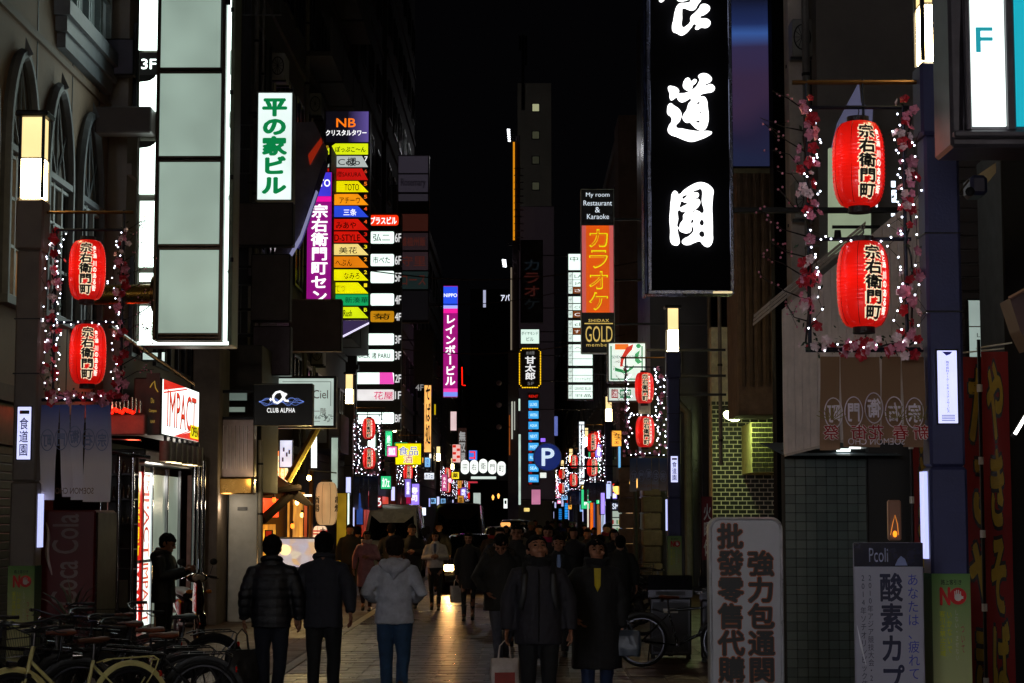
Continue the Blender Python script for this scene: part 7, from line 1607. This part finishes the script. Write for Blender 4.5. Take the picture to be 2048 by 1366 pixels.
for i, (px, py, D, c, k) in enumerate(((562, 1012, 40, '#ffb040', 8), (594, 1005, 41, '#ffd080', 7), (585, 1052, 41.5, '#ff7020', 4), (548, 1000, 39.6, '#ff5a18', 4), (668, 1012, 47, '#ffb050', 5), (604, 1030, 43, '#ffc060', 6))):
    c0 = W(px, py, D); t = thing('hanging_bulb', ('first', 'second', 'low red', 'leftmost orange', 'rightmost', 'tall')[i] + ' small warm bulb hanging under the eatery eave', 'lamp', c0, 0, 'small warm bulbs of the eatery', True)
    obj('bulb', MB().ell(c0, (.045, .045, .06), 10, 8), E(c, k), t, True); obj('cord', MB().tube([c0 + Vector((0, 0, .05)), c0 + Vector((0, .05, .45))], .006, 4), INK, t); obj('socket', MB().tube([c0 + Vector((0, 0, .05)), c0 + Vector((0, 0, .11))], .022, 8), BLK, t)

# ================================================================== PEOPLE
def fuse(mb, vox, smooth=3, amp=0.0, freq=9.0, seed=0.0, stripes=None):
    me = mb.mesh('tmp'); o = bpy.data.objects.new('tmp', me); TS.collection.objects.link(o)
    m = o.modifiers.new('r', 'REMESH'); m.mode = 'VOXEL'; m.voxel_size = vox; m.use_smooth_shade = True
    s = o.modifiers.new('s', 'SMOOTH'); s.iterations = smooth; s.factor = .5
    TV.update(); dg = TV.depsgraph; e = o.evaluated_get(dg)
    out = bpy.data.meshes.new_from_object(e, depsgraph=dg); bpy.data.objects.remove(o); bpy.data.meshes.remove(me)
    if amp:
        nv = [v.normal.copy() for v in out.vertices]
        for v, n in zip(out.vertices, nv):
            c = v.co; d = noise.noise(Vector((c.x * freq, c.y * freq, c.z * freq * .55 + seed))) * amp + noise.noise(Vector((c.x * 26 + seed, c.y * 26, c.z * 19))) * amp * .35
            if stripes: d += stripes * (abs(math.sin(c.z * 2 * PI / .17)) ** .6 - .6)
            v.co = c + n * d
    out.polygons.foreach_set('use_smooth', [True] * len(out.polygons)); out.update(); return out
SKIN = P('#8e6048', .5, 0, .12, 12, 0, 40, .4); HAIR = P('#060404', .85, 0, .3, 30, spec=.15)
ARM = {'down': ((.26, .03, 1.15), (.275, -.03, .90)), 'fwd': ((.25, -.04, 1.15), (.25, -.20, .95)), 'back': ((.26, .14, 1.17), (.28, .20, .95)), 'pocket': ((.31, .09, 1.16), (.19, -.06, .97)),
       'phone': ((.25, -.06, 1.15), (.10, -.33, 1.24)), 'fold': ((.25, -.02, 1.14), (.05, -.22, 1.16)), 'bag': ((.24, .02, 1.15), (.23, -.03, .88)), 'hold': ((.27, .02, 1.15), (.16, -.22, 1.08)), 'elbow': ((.285, .12, 1.15), (.20, -.14, 1.08))}
def hand(mb, wrist, d, inward, curl=.5, detail=True):
    d = d.normalized(); n = (inward - d * inward.dot(d)).normalized(); w = d.cross(n).normalized()
    mb.tube([wrist - d * .02, wrist + d * .03, wrist + d * .085], [(.026, .02), (.034, .017), (.036, .013)], 10)
    if not detail: mb.tube([wrist + d * .07, wrist + d * .12 + n * .01, wrist + d * .15 + n * .035], [(.035, .014), (.033, .013), (.025, .012)], 8); return
    for k, L in enumerate((.062, .074, .070, .054)):
        b = wrist + d * .078 + w * (.027 - k * .018); a = curl * .9; e = b + d * (L * .5) + n * (L * .18 * curl); f = e + (d * math.cos(a) + n * math.sin(a)) * (L * .32); g = f + (d * math.cos(a * 1.9) + n * math.sin(a * 1.9)) * (L * .28)
        mb.tube([b - d * .015, e, f, g], [.0095, .0092, .0086, .007], 8)
    b = wrist + d * .03 + w * .03; mb.tube([b, b + d * .03 + w * .02 + n * .01, b + d * .06 + w * .022 + n * .025], [.013, .011, .0085], 8)
PN = [0]
def person(label, X, D, h, away, c):
    """c: pose and clothes.  local axes: the figure faces -y"""
    PN[0] += 1; seed = PN[0] * 3.7; near = c.get('near', True)
    t = thing('person', label, 'person', (X, D, .012 if -2.9 < X < 1.28 else .009), R(c.get('turn', 0)) + (PI if away else 0), c.get('group'))
    s = h / 1.72; fem = c.get('fem', False); V = lambda p: Vector(p) * s
    st = c.get('stride', .18); lead = c.get('lead', 1); lift = c.get('lift', .07)
    leg = {}
    for sd in (-1, 1):
        f = sd == lead
        if st < .02: k, a = (sd * .10, -.01, .50), (sd * .11, .01, .09)
        elif f: k, a = (sd * .09, -st * .62, .50), (sd * .08, -st, .09)
        else: k, a = (sd * .09, st * .15 - .03, .49), (sd * .08, st, .09 + lift)
        leg[sd] = (V((sd * .09, 0, .92)), V(k), V(a))
    arm = {}
    for sd, nm in ((-1, c.get('armL', 'down')), (1, c.get('armR', 'down'))):
        e, w = nm if isinstance(nm, tuple) else ARM[nm]; arm[sd] = (V((sd * (.165 if fem else .178), .0, 1.375)), V((sd * e[0], e[1], e[2])), V((sd * w[0], w[1], w[2])))
    lean = c.get('lean', 0)
    # ---- body
    b = MB(); hw = .86 if fem else 1
    b.stack([(0, 0, .84 * s, .12 * s, .09 * s), (0, 0, .95 * s, .145 * s, .10 * s), (0, 0, 1.08 * s, .12 * s * hw, .09 * s), (0, 0, 1.25 * s, .145 * s * hw, .10 * s), (0, 0, 1.38 * s, .155 * s * hw, .085 * s), (0, .01, 1.45 * s, .09 * s, .065 * s), (0, .01, 1.48 * s, .055 * s, .055 * s)], 14)
    for sd in (-1, 1):
        H, K, A = leg[sd]; b.tube([H, H.lerp(K, .5), K, K.lerp(A, .35) + V((0, .015, 0)), A], [.08 * s, .068 * s, .05 * s, .05 * s, .034 * s], 10)
        b.tube([A + V((0, .04, -.05)), A + V((0, -.04, -.045)), A + V((0, -.14, -.065))], [.035 * s, .038 * s, .028 * s], 8)
        S_, E_, W_ = arm[sd]; b.tube([S_ + V((-sd * .05, 0, .0)), S_, S_.lerp(E_, .5), E_, E_.lerp(W_, .4), W_], [.05 * s, .052 * s, .045 * s, .036 * s, .036 * s, .025 * s], 10)
        if not c.get('gloves'): hand(b, W_, W_ - E_, Vector((-sd, -.35 if c.get('stride', .18) > .02 else 0, 0)), c.get('curl', .7), near)
    # head
    HM = Matrix.Translation(V((0, .01, 1.452))) @ Matrix.Rotation(R(c.get('hyaw', 0)), 4, 'Z') @ Matrix.Rotation(R(c.get('hpitch', 0)), 4, 'X') @ Matrix.Scale(s * (1.06 if fem else 1.1), 4)
    hb = MB(); hb.tube([(0, .015, -.06), (0, .01, .02), (0, .0, .08)], [.056 if fem else .062, .05 if fem else .057, .056], 12)
    hb.ell((0, .0, .155), (.074, .092, .092), 20, 14); hb.ell((0, -.030, .095), (.056, .062, .068), 18, 12); hb.ell((0, -.060, .052), (.030, .030, .024), 12, 8)
    hb.ell((0, -.068, .168), (.054, .020, .026), 14, 8); hb.tube([(0, -.090, .155), (0, -.105, .125), (0, -.112, .108)], [.009, .012, .014], 8); hb.ell((.012, -.098, .106), (.008,) * 3, 8, 6); hb.ell((-.012, -.098, .106), (.008,) * 3, 8, 6)
    hb.ell((0, -.088, .076), (.026, .014, .009), 12, 6); hb.ell((0, -.086, .066), (.022, .014, .008), 12, 6)
    for sd in (-1, 1): hb.ell((sd * .045, -.065, .112), (.022, .02, .022), 10, 6); hb.ell((sd * .078, .008, .125), (.010, .020, .032), 10, 6)
    hb.xf(HM); b.add([Vector(v) for v in hb.v], hb.f)
    body = obj('body', fuse(b, .0075 if near else .016, 2), SKIN, t)
    # face features
    if not away and near:
        for sd in (-1, 1):
            obj('eye', MB().ell((sd * .031, -.0865, .137), (.013, .008, .006), 10, 6).xf(HM), P('#140c0a', .2), t, True)
            obj('eyebrow', MB().tube([(sd * .014, -.0955, .157), (sd * .032, -.096, .162), (sd * .050, -.084, .156)], [.003, .004, .002], 6).xf(HM), HAIR, t, True)
        obj('mouth', MB().tube([(-.024, -.091, .071), (0, -.101, .0715), (.024, -.091, .071)], [.0015, .003, .0015], 6).xf(HM), P('#5a2a24', .4), t, True)
        if c.get('glasses'):
            g = MB()
            for sd in (-1, 1): g.tube([(sd * .033 + .021 * math.cos(q * PI / 8), -.105, .136 + .017 * math.sin(q * PI / 8)) for q in range(16)], .0018, 4, closed=True); g.tube([(sd * .054, -.10, .14), (sd * .078, 0, .145)], .0018, 4)
            g.tube([(-.012, -.106, .14), (.012, -.106, .14)], .0018, 4); obj('glasses', g.xf(HM), CHROME if c['glasses'] == 2 else INK, t)
    # hair
    hr = MB(); q = MB().ell((0, .014, .165), (.086, .106, .092), 28, 20); vs = []
    for v in q.v:
        x, y, z = v; f = 1.0
        if y < -.03 and z < .17: f = .72
        if y < .02 and z < .12: f = min(f, .8)
        if z < .10: f = min(f, .85)
        vs.append((x * f, .014 + (y - .014) * f, z))
    hr.add(vs, q.f)
    hr.ell((0, .035, .125), (.080, .075, .075), 18, 12)
    hr.ell((0, -.066, .196 if not c.get('fringe') else .186), (.056, .026, .020), 14, 8)
    hl = c.get('hair', 'short')
    if hl == 'long':
        for sd in (-1, 0, 1): hr.tube([(sd * .06, .03 + (0 if sd else .03), .15), (sd * .075, .03 + (0 if sd else .03), .05), (sd * .07, .02 + (0 if sd else .05), -.06)], [.03, .036, .024], 8)
    if hl == 'bob':
        for sd in (-1, 1): hr.tube([(sd * .07, -.01, .17), (sd * .082, 0, .09), (sd * .074, 0, .03)], [.022, .026, .018], 8)
        hr.ell((0, .04, .07), (.078, .06, .06), 14, 8)
    obj('hair', fuse(hr.xf(HM), .009 if near else .016, 1, .011 if near else .004, 34, seed), P(c.get('haircol', '#060404'), .85, 0, .3, 30, spec=.15), t)
    if c.get('hat'): obj('cap', MB().stack([(0, .01, .17, .095, .108), (0, .01, .21, .092, .104), (0, .012, .245, .07, .08), (0, .012, .26, .02, .03)], 20).xf(HM), P(c['hat'], .8), t, True)
    # ---- trousers / stockings
    tc = c.get('trousers', '#0c0e18'); tr = MB(); tw = c.get('legw', 1.0); low = .035 if not c.get('bare') else .0
    tr.stack([(0, 0, .82 * s, .135 * s, .105 * s), (0, 0, .92 * s, .168 * s * (1.03 if fem else 1), .122 * s), (0, 0, 1.02 * s, .150 * s, .115 * s)], 16)
    for sd in (-1, 1):
        H, K, A = leg[sd]; tr.tube([H + V((0, 0, -.01)), H.lerp(K, .5), K, K.lerp(A, .4) + V((0, .012, 0)), A + V((0, 0, -.02 if not fem else .0))], [.098 * s * tw, .086 * s * tw, .068 * s * tw, .062 * s * tw, (.056 if not fem else .042) * s * tw], 12)
    obj('trousers', fuse(tr, .014 if near else .022, 2, .007 if near else .0, 12, seed), P(tc, c.get('trrough', .8), 0, .3, 14, .3, 120), t)
    # shoes
    for sd in (-1, 1):
        H, K, A = leg[sd]; sh = MB(); tilt = R(-25 if (sd != lead and st > .02) else 0); g = A.copy(); m_ = Matrix.Translation(g) @ Matrix.Rotation(-tilt, 4, 'X')
        sh.tube([m_ @ V((0, .075, -.05)), m_ @ V((0, .02, -.04)), m_ @ V((0, -.08, -.052)), m_ @ V((0, -.17, -.064)), m_ @ V((0, -.195, -.07))], [(.034 * s, .034 * s), (.040 * s, .045 * s), (.044 * s, .034 * s), (.040 * s, .022 * s), (.02 * s, .012 * s)], 12)
        if c.get('boots') : sh.tube([m_ @ V((0, .02, -.04)), m_ @ V((0, .015, .10)), m_ @ V((0, .01, .22))], [.04 * s, .047 * s, .055 * s], 12)
        obj('shoe', fuse(sh, .011 if near else .02, 2), P(c.get('shoes', '#08080a'), .4), t)
        if near: so = MB(); so.tube([m_ @ V((0, .08, -.078)), m_ @ V((0, 0, -.08)), m_ @ V((0, -.19, -.08))], [(.032 * s, .008 * s), (.042 * s, .009 * s), (.036 * s, .008 * s)], 10); obj('sole', so, RUB, t)
    # ---- coat
    cc = c.get('coat', '#0a0a0c'); hem = c.get('hem', .84); fat = c.get('fat', 1.0); wd = .93 if fem else 1.0; J = MB(); flare = c.get('flare', 1.0)
    rg = [(hem, .178 * flare, .135 * flare), (max(hem + .08, .93), .18 * (flare * .5 + .5), .135), (1.07, .170, .125), (1.20, .185, .130), (1.31, .188, .130), (1.375, .165, .115), (1.425, .122, .095), (1.465, .088, .078), (1.50, .075, .072)]
    if hem < .8: rg.insert(1, (.86, .182 * (flare * .7 + .3), .138))
    J.stack([(0, 0, z * s, rx * s * wd * fat, ry * s * fat) for z, rx, ry in rg], 20)
    for sd in (-1, 1):
        S_, E_, W_ = arm[sd]; J.tube([S_ + V((-sd * .10, 0, .025)), S_ + V((sd * .0, 0, -.01)), S_.lerp(E_, .5), E_, E_.lerp(W_, .5), W_ + (W_ - E_).normalized() * .0], [.055 * s * fat, .070 * s * fat, .068 * s * fat, .062 * s * fat, .056 * s * fat, .046 * s * fat], 14)
    cm = P(cc, c.get('crough', .75), 0, .25, 10, .35, c.get('cb', 140)) if near else P(cc, .8)
    obj('coat', fuse(J, .013 if near else .022, 3, c.get('wr', .013) if near else .0, 8, seed, c.get('puff')), cm, t)
    if c.get('hood'):
        k = MB(); k.tube([V((-.10, -.03, 1.47)), V((-.12, .06, 1.45)), V((-.07, .12, 1.42)), V((0, .145, 1.39)), V((.07, .12, 1.42)), V((.12, .06, 1.45)), V((.10, -.03, 1.47))], [.03 * s, .045 * s, .055 * s, .06 * s, .055 * s, .045 * s, .03 * s], 12); k.ell(V((0, .10, 1.44)), (.10 * s, .06 * s, .07 * s)); k.tube([V((-.05, .13, 1.40)), V((0, .16, 1.30)), V((.05, .13, 1.40))], [.03 * s, .022 * s, .03 * s], 8)
        obj('hood', fuse(k, .012, 2, .008, 14, seed), cm if c['hood'] is True else P(c['hood'], .95, 0, .3, 30, .8, 200), t)
    if c.get('collar'):
        k = MB(); k.tube([V((.088 * math.cos(a), .01 + .085 * math.sin(a), 1.485 + .025 * math.sin(a))) for a in [2 * PI * q / 16 for q in range(16)]], .030 * s, 8, closed=True); obj('collar', fuse(k, .010, 1), cm if c['collar'] is True else P(c['collar'], .8), t)
    if c.get('scarf'):
        k = MB()
        for j in range(2): k.tube([V(((.088 + .012 * j) * math.cos(a), .005 + (.085 + .01 * j) * math.sin(a), 1.475 + .035 * j + .01 * math.sin(2 * a + j))) for a in [2 * PI * q / 18 for q in range(18)]], .028 * s, 8, closed=True)
        if c.get('scarftail'): k.tube([V((.03, -.10, 1.45)), V((.04, -.145, 1.3)), V((.05, -.145, 1.12))], [(.035 * s, .02 * s)] * 3, 8)
        obj('scarf', fuse(k, .011, 1, .008, 25, seed), P(c['scarf'], .9, 0, .2, 30, .5, 150), t)
    if c.get('shirt'):
        obj('shirt', MB().prism([V((-.032, -.128 * fat, 1.44)), V((.032, -.128 * fat, 1.44)), V((.028, -.150 * fat, 1.28)), V((0, -.150 * fat, 1.22)), V((-.028, -.150 * fat, 1.28))], (0, .02, 0)), P(c['shirt'], .7), t)
    if c.get('lapel'):
        for sd in (-1, 1): obj('lapel', MB().prism([V((sd * .02, -.13, 1.46)), V((sd * .09, -.125, 1.44)), V((sd * .075, -.15, 1.30)), V((sd * .02, -.16, 1.20))], (0, .015, 0)), P(c['lapel'], .8), t)
    if c.get('zip'): obj('zip', MB().tube([V((0, -.138 * fat, 1.42)), V((0, -.145 * fat, 1.2)), V((0, -.14 * fat, hem + .03))], .006, 6), P('#20201f', .4, .4), t)
    if c.get('straps'):
        for sd in (-1, 1): obj('strap', MB().tube([V((sd * .115, .10, 1.38)), V((sd * .115, .02, 1.475)), V((sd * .12, -.11 * fat, 1.38)), V((sd * .13, -.155 * fat, 1.22)), V((sd * .16, -.11 * fat, 1.08))], [(.026 * s, .007 * s)] * 5, 8), BLK, t, True)
        obj('backpack', MB().tube([V((0, .18, 1.42)), V((0, .22, 1.3)), V((0, .23, 1.12)), V((0, .2, .98))], [(.10 * s, .05 * s), (.15 * s, .09 * s), (.16 * s, .1 * s), (.13 * s, .06 * s)], 14), P('#101014', .7), t, True)
    if c.get('fur'):
        k = MB(); k.tube([V((-.12, -.06, 1.43)), V((-.15, .05, 1.46)), V((-.08, .12, 1.50)), V((.0, .14, 1.52)), V((.08, .12, 1.50)), V((.15, .05, 1.46)), V((.12, -.06, 1.43))], .045 * s, 10); obj('fur_trim', fuse(k, .011, 0, .03, 60, seed), P(c['fur'], .95, 0, .4, 40, 1, 250), t)
    t['_arm'] = 0; del t['_arm']
    return t, arm, s
def world_pt(t, p):
    return Matrix.Translation(t.location) @ Matrix.Rotation(t.rotation_euler.z, 4, 'Z') @ Vector(p)
def px_x(px, D): return W(px, 1030, D).x
# --- walking away
tA, aA, sA = person('man in black quilted puffer jacket walking away with a soft bag', px_x(545, 19.1), 19.1, 1.73, True, dict(coat='#0a0b12', puff=.009, fat=1.12, hem=.82, armL='down', armR='down', trousers='#0c1220', stride=.16, lead=1, collar=True, crough=.45, hpitch=8, wr=.008))
tB, aB, sB = person('man in charcoal padded jacket walking away, middle of the three', px_x(649, 19.2), 19.2, 1.76, True, dict(coat='#1e1f28', fat=1.08, hem=.80, armL='back', armR='down', trousers='#0a0a0e', stride=.18, lead=-1, collar=True, crough=.8, puff=.003, wr=.014))
tC, aC, sC = person('person in pale grey knitted hoodie and blue jeans walking away', px_x(790, 19.5), 19.5, 1.72, True, dict(coat='#a8aab2', fat=1.05, flare=1.08, hem=.84, armL='elbow', armR='elbow', trousers='#24405e', stride=.15, lead=1, hood=True, crough=.95, cb=260, haircol='#1a0f0a', hpitch=12, wr=.012, shoes='#4a2c14', boots=True, legw=1.05))
# --- man with phone, side view facing right
tD, aD, sD = person('man in dark jacket standing side-on looking at his phone by the bright shop', px_x(330, 25.2), 25.2, 1.70, False, dict(turn=78, coat='#08080b', hem=.80, fat=1.12, armL='phone', armR='phone', trousers='#08080a', stride=0, hpitch=22, crough=.6, collar=True, hood=True))
q = world_pt(tD, aD[1][2] + Vector((0, -.13, .05))); ph = thing('mobile_phone', 'mobile phone in the hand of the man by the bright shop', 'phone', q, R(78)); obj('shell', MB().bbox(-.035, .035, -.005, .005, -.05, .09, .004), BLK, ph); obj('screen', MB().box(-.031, .031, .0055, .007, -.045, .085), E('#c8d8f0', .8, False), ph)
# --- towards the camera
person('man with lowered head in fur collared parka and pale jeans', px_x(1003, 24.2), 24.2, 1.72, False, dict(coat='#16140f', fat=1.22, hem=.74, flare=1.1, armL='pocket', armR='hold', trousers='#4a4c58', stride=.25, lead=-1, hpitch=38, hyaw=-14, turn=12, fur='#3a3020', fringe=True, legw=1.0))
tE, aE, sE = person('man in grey anorak with backpack straps looking up, centre foreground', px_x(1077, 17.0), 17.0, 1.765, False, dict(coat='#201e26', fat=1.15, hem=.78, armL='down', armR='down', trousers='#07080c', stride=.1, lead=1, hpitch=-24, hyaw=12, straps=True, collar='#050507', scarf='#060608', zip=True, wr=.014))
tF, aF, sF = person('woman in long black coat and yellow top looking up, right foreground', px_x(1193, 18.1), 18.1, 1.72, False, dict(fem=True, coat='#07070b', fat=1.26, hem=.50, flare=1.15, armL='pocket', armR='bag', trousers='#182848', stride=.1, lead=-1, hpitch=-12, hyaw=8, scarf='#0a0a10', shirt='#b09a08', hair='bob', fringe=True, collar=True))
person('man in glasses behind the man with lowered head', px_x(1033, 28), 28.4, 1.80, False, dict(coat='#1a1814', fat=1.15, fur='#6a5c44', glasses=1, armL='pocket', armR='pocket', trousers='#0c0c10', stride=.12, fringe=True))
person('woman in glasses with pink scarf behind the man looking up', px_x(1096, 31), 31, 1.78, False, dict(fem=True, coat='#141016', fat=1.1, scarf='#a01048', glasses=2, hair='bob', armL='pocket', armR='pocket', trousers='#0c0c10', stride=.1, lead=-1, fringe=True))
person('man in black suit and pale blue shirt between the two foreground figures', px_x(1117, 26.6), 26.6, 1.66, False, dict(coat='#09090c', fat=1.02, shirt='#8098c8', lapel='#0c0c10', armL='down', armR='down', trousers='#08080b', stride=.14))
# --- middle distance
person('woman in pale pink coat and white scarf in front of the white van', px_x(734, 39), 39, 1.62, False, dict(fem=True, coat='#a0707a', hem=.52, flare=1.25, scarf='#c8b0ac', armL='down', armR='fold', trousers='#30242a', stride=.14, hair='bob', hyaw=8))
person('woman in white jacket and black leggings walking towards the camera', px_x(871, 39.2), 39.2, 1.61, False, dict(fem=True, coat='#b0a8a0', hem=.92, fat=1.1, lapel='#c8c4c0', shirt='#4a5060', armL='fold', armR='fold', trousers='#0c0a0c', stride=.12, hair='bob', shoes='#0a0808', boots=True, legw=.82, hyaw=-6))
tG, aG, sG = person('woman in dark coat carrying a white plastic bag in front of the car', px_x(937, 35.4), 35.4, 1.62, False, dict(fem=True, coat='#120c0c', hem=.62, flare=1.2, armL='bag', armR='down', trousers='#0a0809', stride=.18, lead=-1, hair='bob', boots=True, legw=.78))
person('man in dark clothes at the left of the pink coat', px_x(700, 44), 44, 1.72, False, dict(near=False, coat='#09090c', hem=.78, fat=1.1, stride=.1, trousers='#08080a'))
person('bareheaded man in dark jacket in front of the van windscreen', px_x(783, 42), 42, 1.74, True, dict(near=False, coat='#0c0c12', hem=.8, stride=.12, trousers='#08080a'))
person('man in black coat with folded hands right of the van windscreen', px_x(824, 40), 40, 1.74, False, dict(coat='#08080b', hem=.6, fat=1.08, armL='fold', armR='fold', stride=.04, trousers='#08080a'))
person('man in dark jacket walking behind the woman in the white jacket', px_x(878, 48), 48, 1.75, False, dict(near=False, coat='#120e0c', hem=.8, stride=.1))
person('man in dark coat behind the pink coat near the alley', px_x(716, 47), 47, 1.66, True, dict(near=False, coat='#0c0a0c', hem=.7, stride=.1))
looks = [('black parka', '#08080a'), ('long grey coat', '#202024'), ('brown jacket', '#2a1a10'), ('navy coat', '#0a0e1c'), ('black coat and dark red scarf', '#100a0c'), ('black hooded coat', '#060608'), ('olive jacket', '#14160e'), ('dark jacket and beige cap', '#141210')]
cr = [(1128, 42), (1147, 36), (1175, 40), (1200, 33), (1213, 44), (1228, 37), (1240, 30), (1062, 52), (1078, 46), (1160, 48), (1188, 55), (1000, 34), (985, 44), (1138, 60), (1104, 62), (1045, 66), (1012, 57), (1070, 75), (1095, 80), (1120, 85), (1168, 70), (1218, 62), (955, 70), (1150, 90)]
ref = ['behind the man in the black suit', 'behind the woman in the black coat', 'above the shoulder of the woman in the black coat', 'just right of the woman in the black coat', 'before the convenience store window', 'beside the parked bicycles', 'nearest the litter bins', 'behind the woman in glasses', 'left of the woman in glasses', 'under the cyan light grids',
       'below the orange dotted light', 'behind the man with lowered head', 'beside the black car', 'below the parking sign', 'under the sky blue plates', 'by the white taxi', 'right of the black car roof', 'far away below the yellow lit front', 'far away below the parking sign', 'far away under the right lanterns', 'far away by the violet sign', 'in front of the pale blue sign', 'behind the black car near the dark van', 'farthest away on the right']
for i, (px, D) in enumerate(cr):
    away = i % 3 == 0; nm, cl = looks[i % 8]
    person(f'person in {nm} {"walking off" if away else "approaching"}, {ref[i]}', px_x(px, D), D, 1.58 + .19 * ((i * 7) % 10) / 10, away,
           dict(near=False, coat=cl, fem=i % 4 == 1, hair='bob' if i % 4 == 1 else 'short', hem=.6 if i % 4 == 1 else .8, fat=1.1, stride=.14, lead=(-1) ** i, armL='pocket' if i % 2 else 'down', armR='down', scarf='#6a1020' if i % 8 == 4 else None, hat='#6a604c' if i % 8 == 7 else None, turn=(i * 13) % 17 - 8, group='people of the far crowd'))
# things they carry
def tote(label, loc, rz, w, h, d, mat, handle=.22, name='bag', stripe=None):
    t = thing(name, label, 'bag', loc, R(rz)); m = MB(); m.stack([(0, 0, 0, w * .46, d * .5), (0, 0, h * .3, w * .52, d * .55), (0, 0, h * .8, w * .5, d * .4), (0, 0, h, w * .48, d * .12)], 18, sq=.5); obj('bag_body', fuse(m, .012, 1, .008, 15, w * 9), mat, t)
    for s in (-1, 1): obj('handle', MB().tube([(-w * .22, s * d * .1, h * .95), (-w * .16, s * d * .06, h + handle * .7), (0, 0, h + handle), (w * .16, s * d * .06, h + handle * .7), (w * .22, s * d * .1, h * .95)], .006, 6), mat, t, True)
    return t
q = world_pt(tA, aA[1][2]); tote('black soft bag hanging from the hand of the man in the puffer jacket', q + Vector((-.02, 0, -.68)), 30, .34, .38, .14, P('#08080c', .6), .2)
q = world_pt(tG, aG[-1][2]); tote('white plastic carrier bag held by the woman in the dark coat', q + Vector((0, 0, -.50)), 20, .24, .30, .16, P('#a09890', .35), .14, 'plastic_bag')
q = world_pt(tE, aE[-1][2]); bt = tote('white and red shopping bag held low by the man looking up', q + Vector((-.02, -.04, -.60)), 10, .26, .36, .14, P('#a89c94', .5), .15, 'shopping_bag'); obj('red_print', MB().prism([(-.1, -.085, .05), (.08, -.085, .05), (.08, -.082, .24), (-.1, -.082, .24)], (0, .006, 0)), P('#8a1c10', .5), bt)
q = world_pt(tF, aF[1][2]); tote('grey shoulder bag at the hip of the woman in the long black coat', q + Vector((.03, -.03, -.26)), -12, .30, .24, .12, P('#38404c', .4), .1)

# ================================================================== THE STREET GOES ON BEHIND THE CAMERA, PLUS ADDED FILL LIGHTS
building('tan building continuing the left row behind the viewpoint', -13, -6.2, -46, 8.9, 14, '#8a7360', 3, 3.4, 0, nw=10)
building('dark building continuing the right row behind the viewpoint', 4.5, 13, -46, 5.9, 14, '#3a3436', 3, 3.4, 0, nw=10)
for i, (sd, y, z0, z1, w) in enumerate(((-1, -5, 3.2, 7.6, 1.0), (1, -7, 3.0, 6.4, .9), (-1, -12, 3.4, 8.6, 1.1), (1, -15, 3.2, 7.4, 1.0), (-1, -20, 3.0, 7.8, 1.1), (1, -24, 3.4, 8.2, 1.1))):  # unseen light boxes, added to brighten the near walkers, posts and signs
    X = -5.9 if sd < 0 else 3.2; sdn = 'left' if sd < 0 else 'right'
    t = thing('vertical_sign', f'added two sided fill light box {("nearest","nearest","second","second","third","third")[i]} behind the viewpoint on the {sdn} side', 'sign', (X, y, z0), 0, 'added fill light boxes behind the viewpoint', True)
    obj('cabinet', MB().bbox(X - .03, X + w + .03, y - .2, y + .2, z0 - .04, z1 + .04, .02), DSTEEL, t)
    for f in (-1, 1): a, b_ = sorted((y + f * .201, y + f * .215)); obj('face_panel', MB().box(X, X + w, a, b_, z0, z1), E('#fff0d8' if i % 2 else '#eef2ff', 19.0 if sd < 0 else 8.0, vary=.1), t)
    obj('bracket_arm', MB().box(*sorted((X if sd < 0 else X + w, -6.2 if sd < 0 else 4.5)), y - .04, y + .04, z1 - .5, z1 - .4), DSTEEL, t)
for i, (sd, y) in enumerate(((-1, -2), (-1, -22), (1, -13))):  # unseen lamp posts, also added as fill from behind
    dup(proto[(sd, 'p2')], (PX[sd], y, 0), None, f'{("first","second","first")[i]} added fill lamp post behind the viewpoint on the {"left" if sd<0 else "right"} side')
bpy.data.scenes.remove(TS)
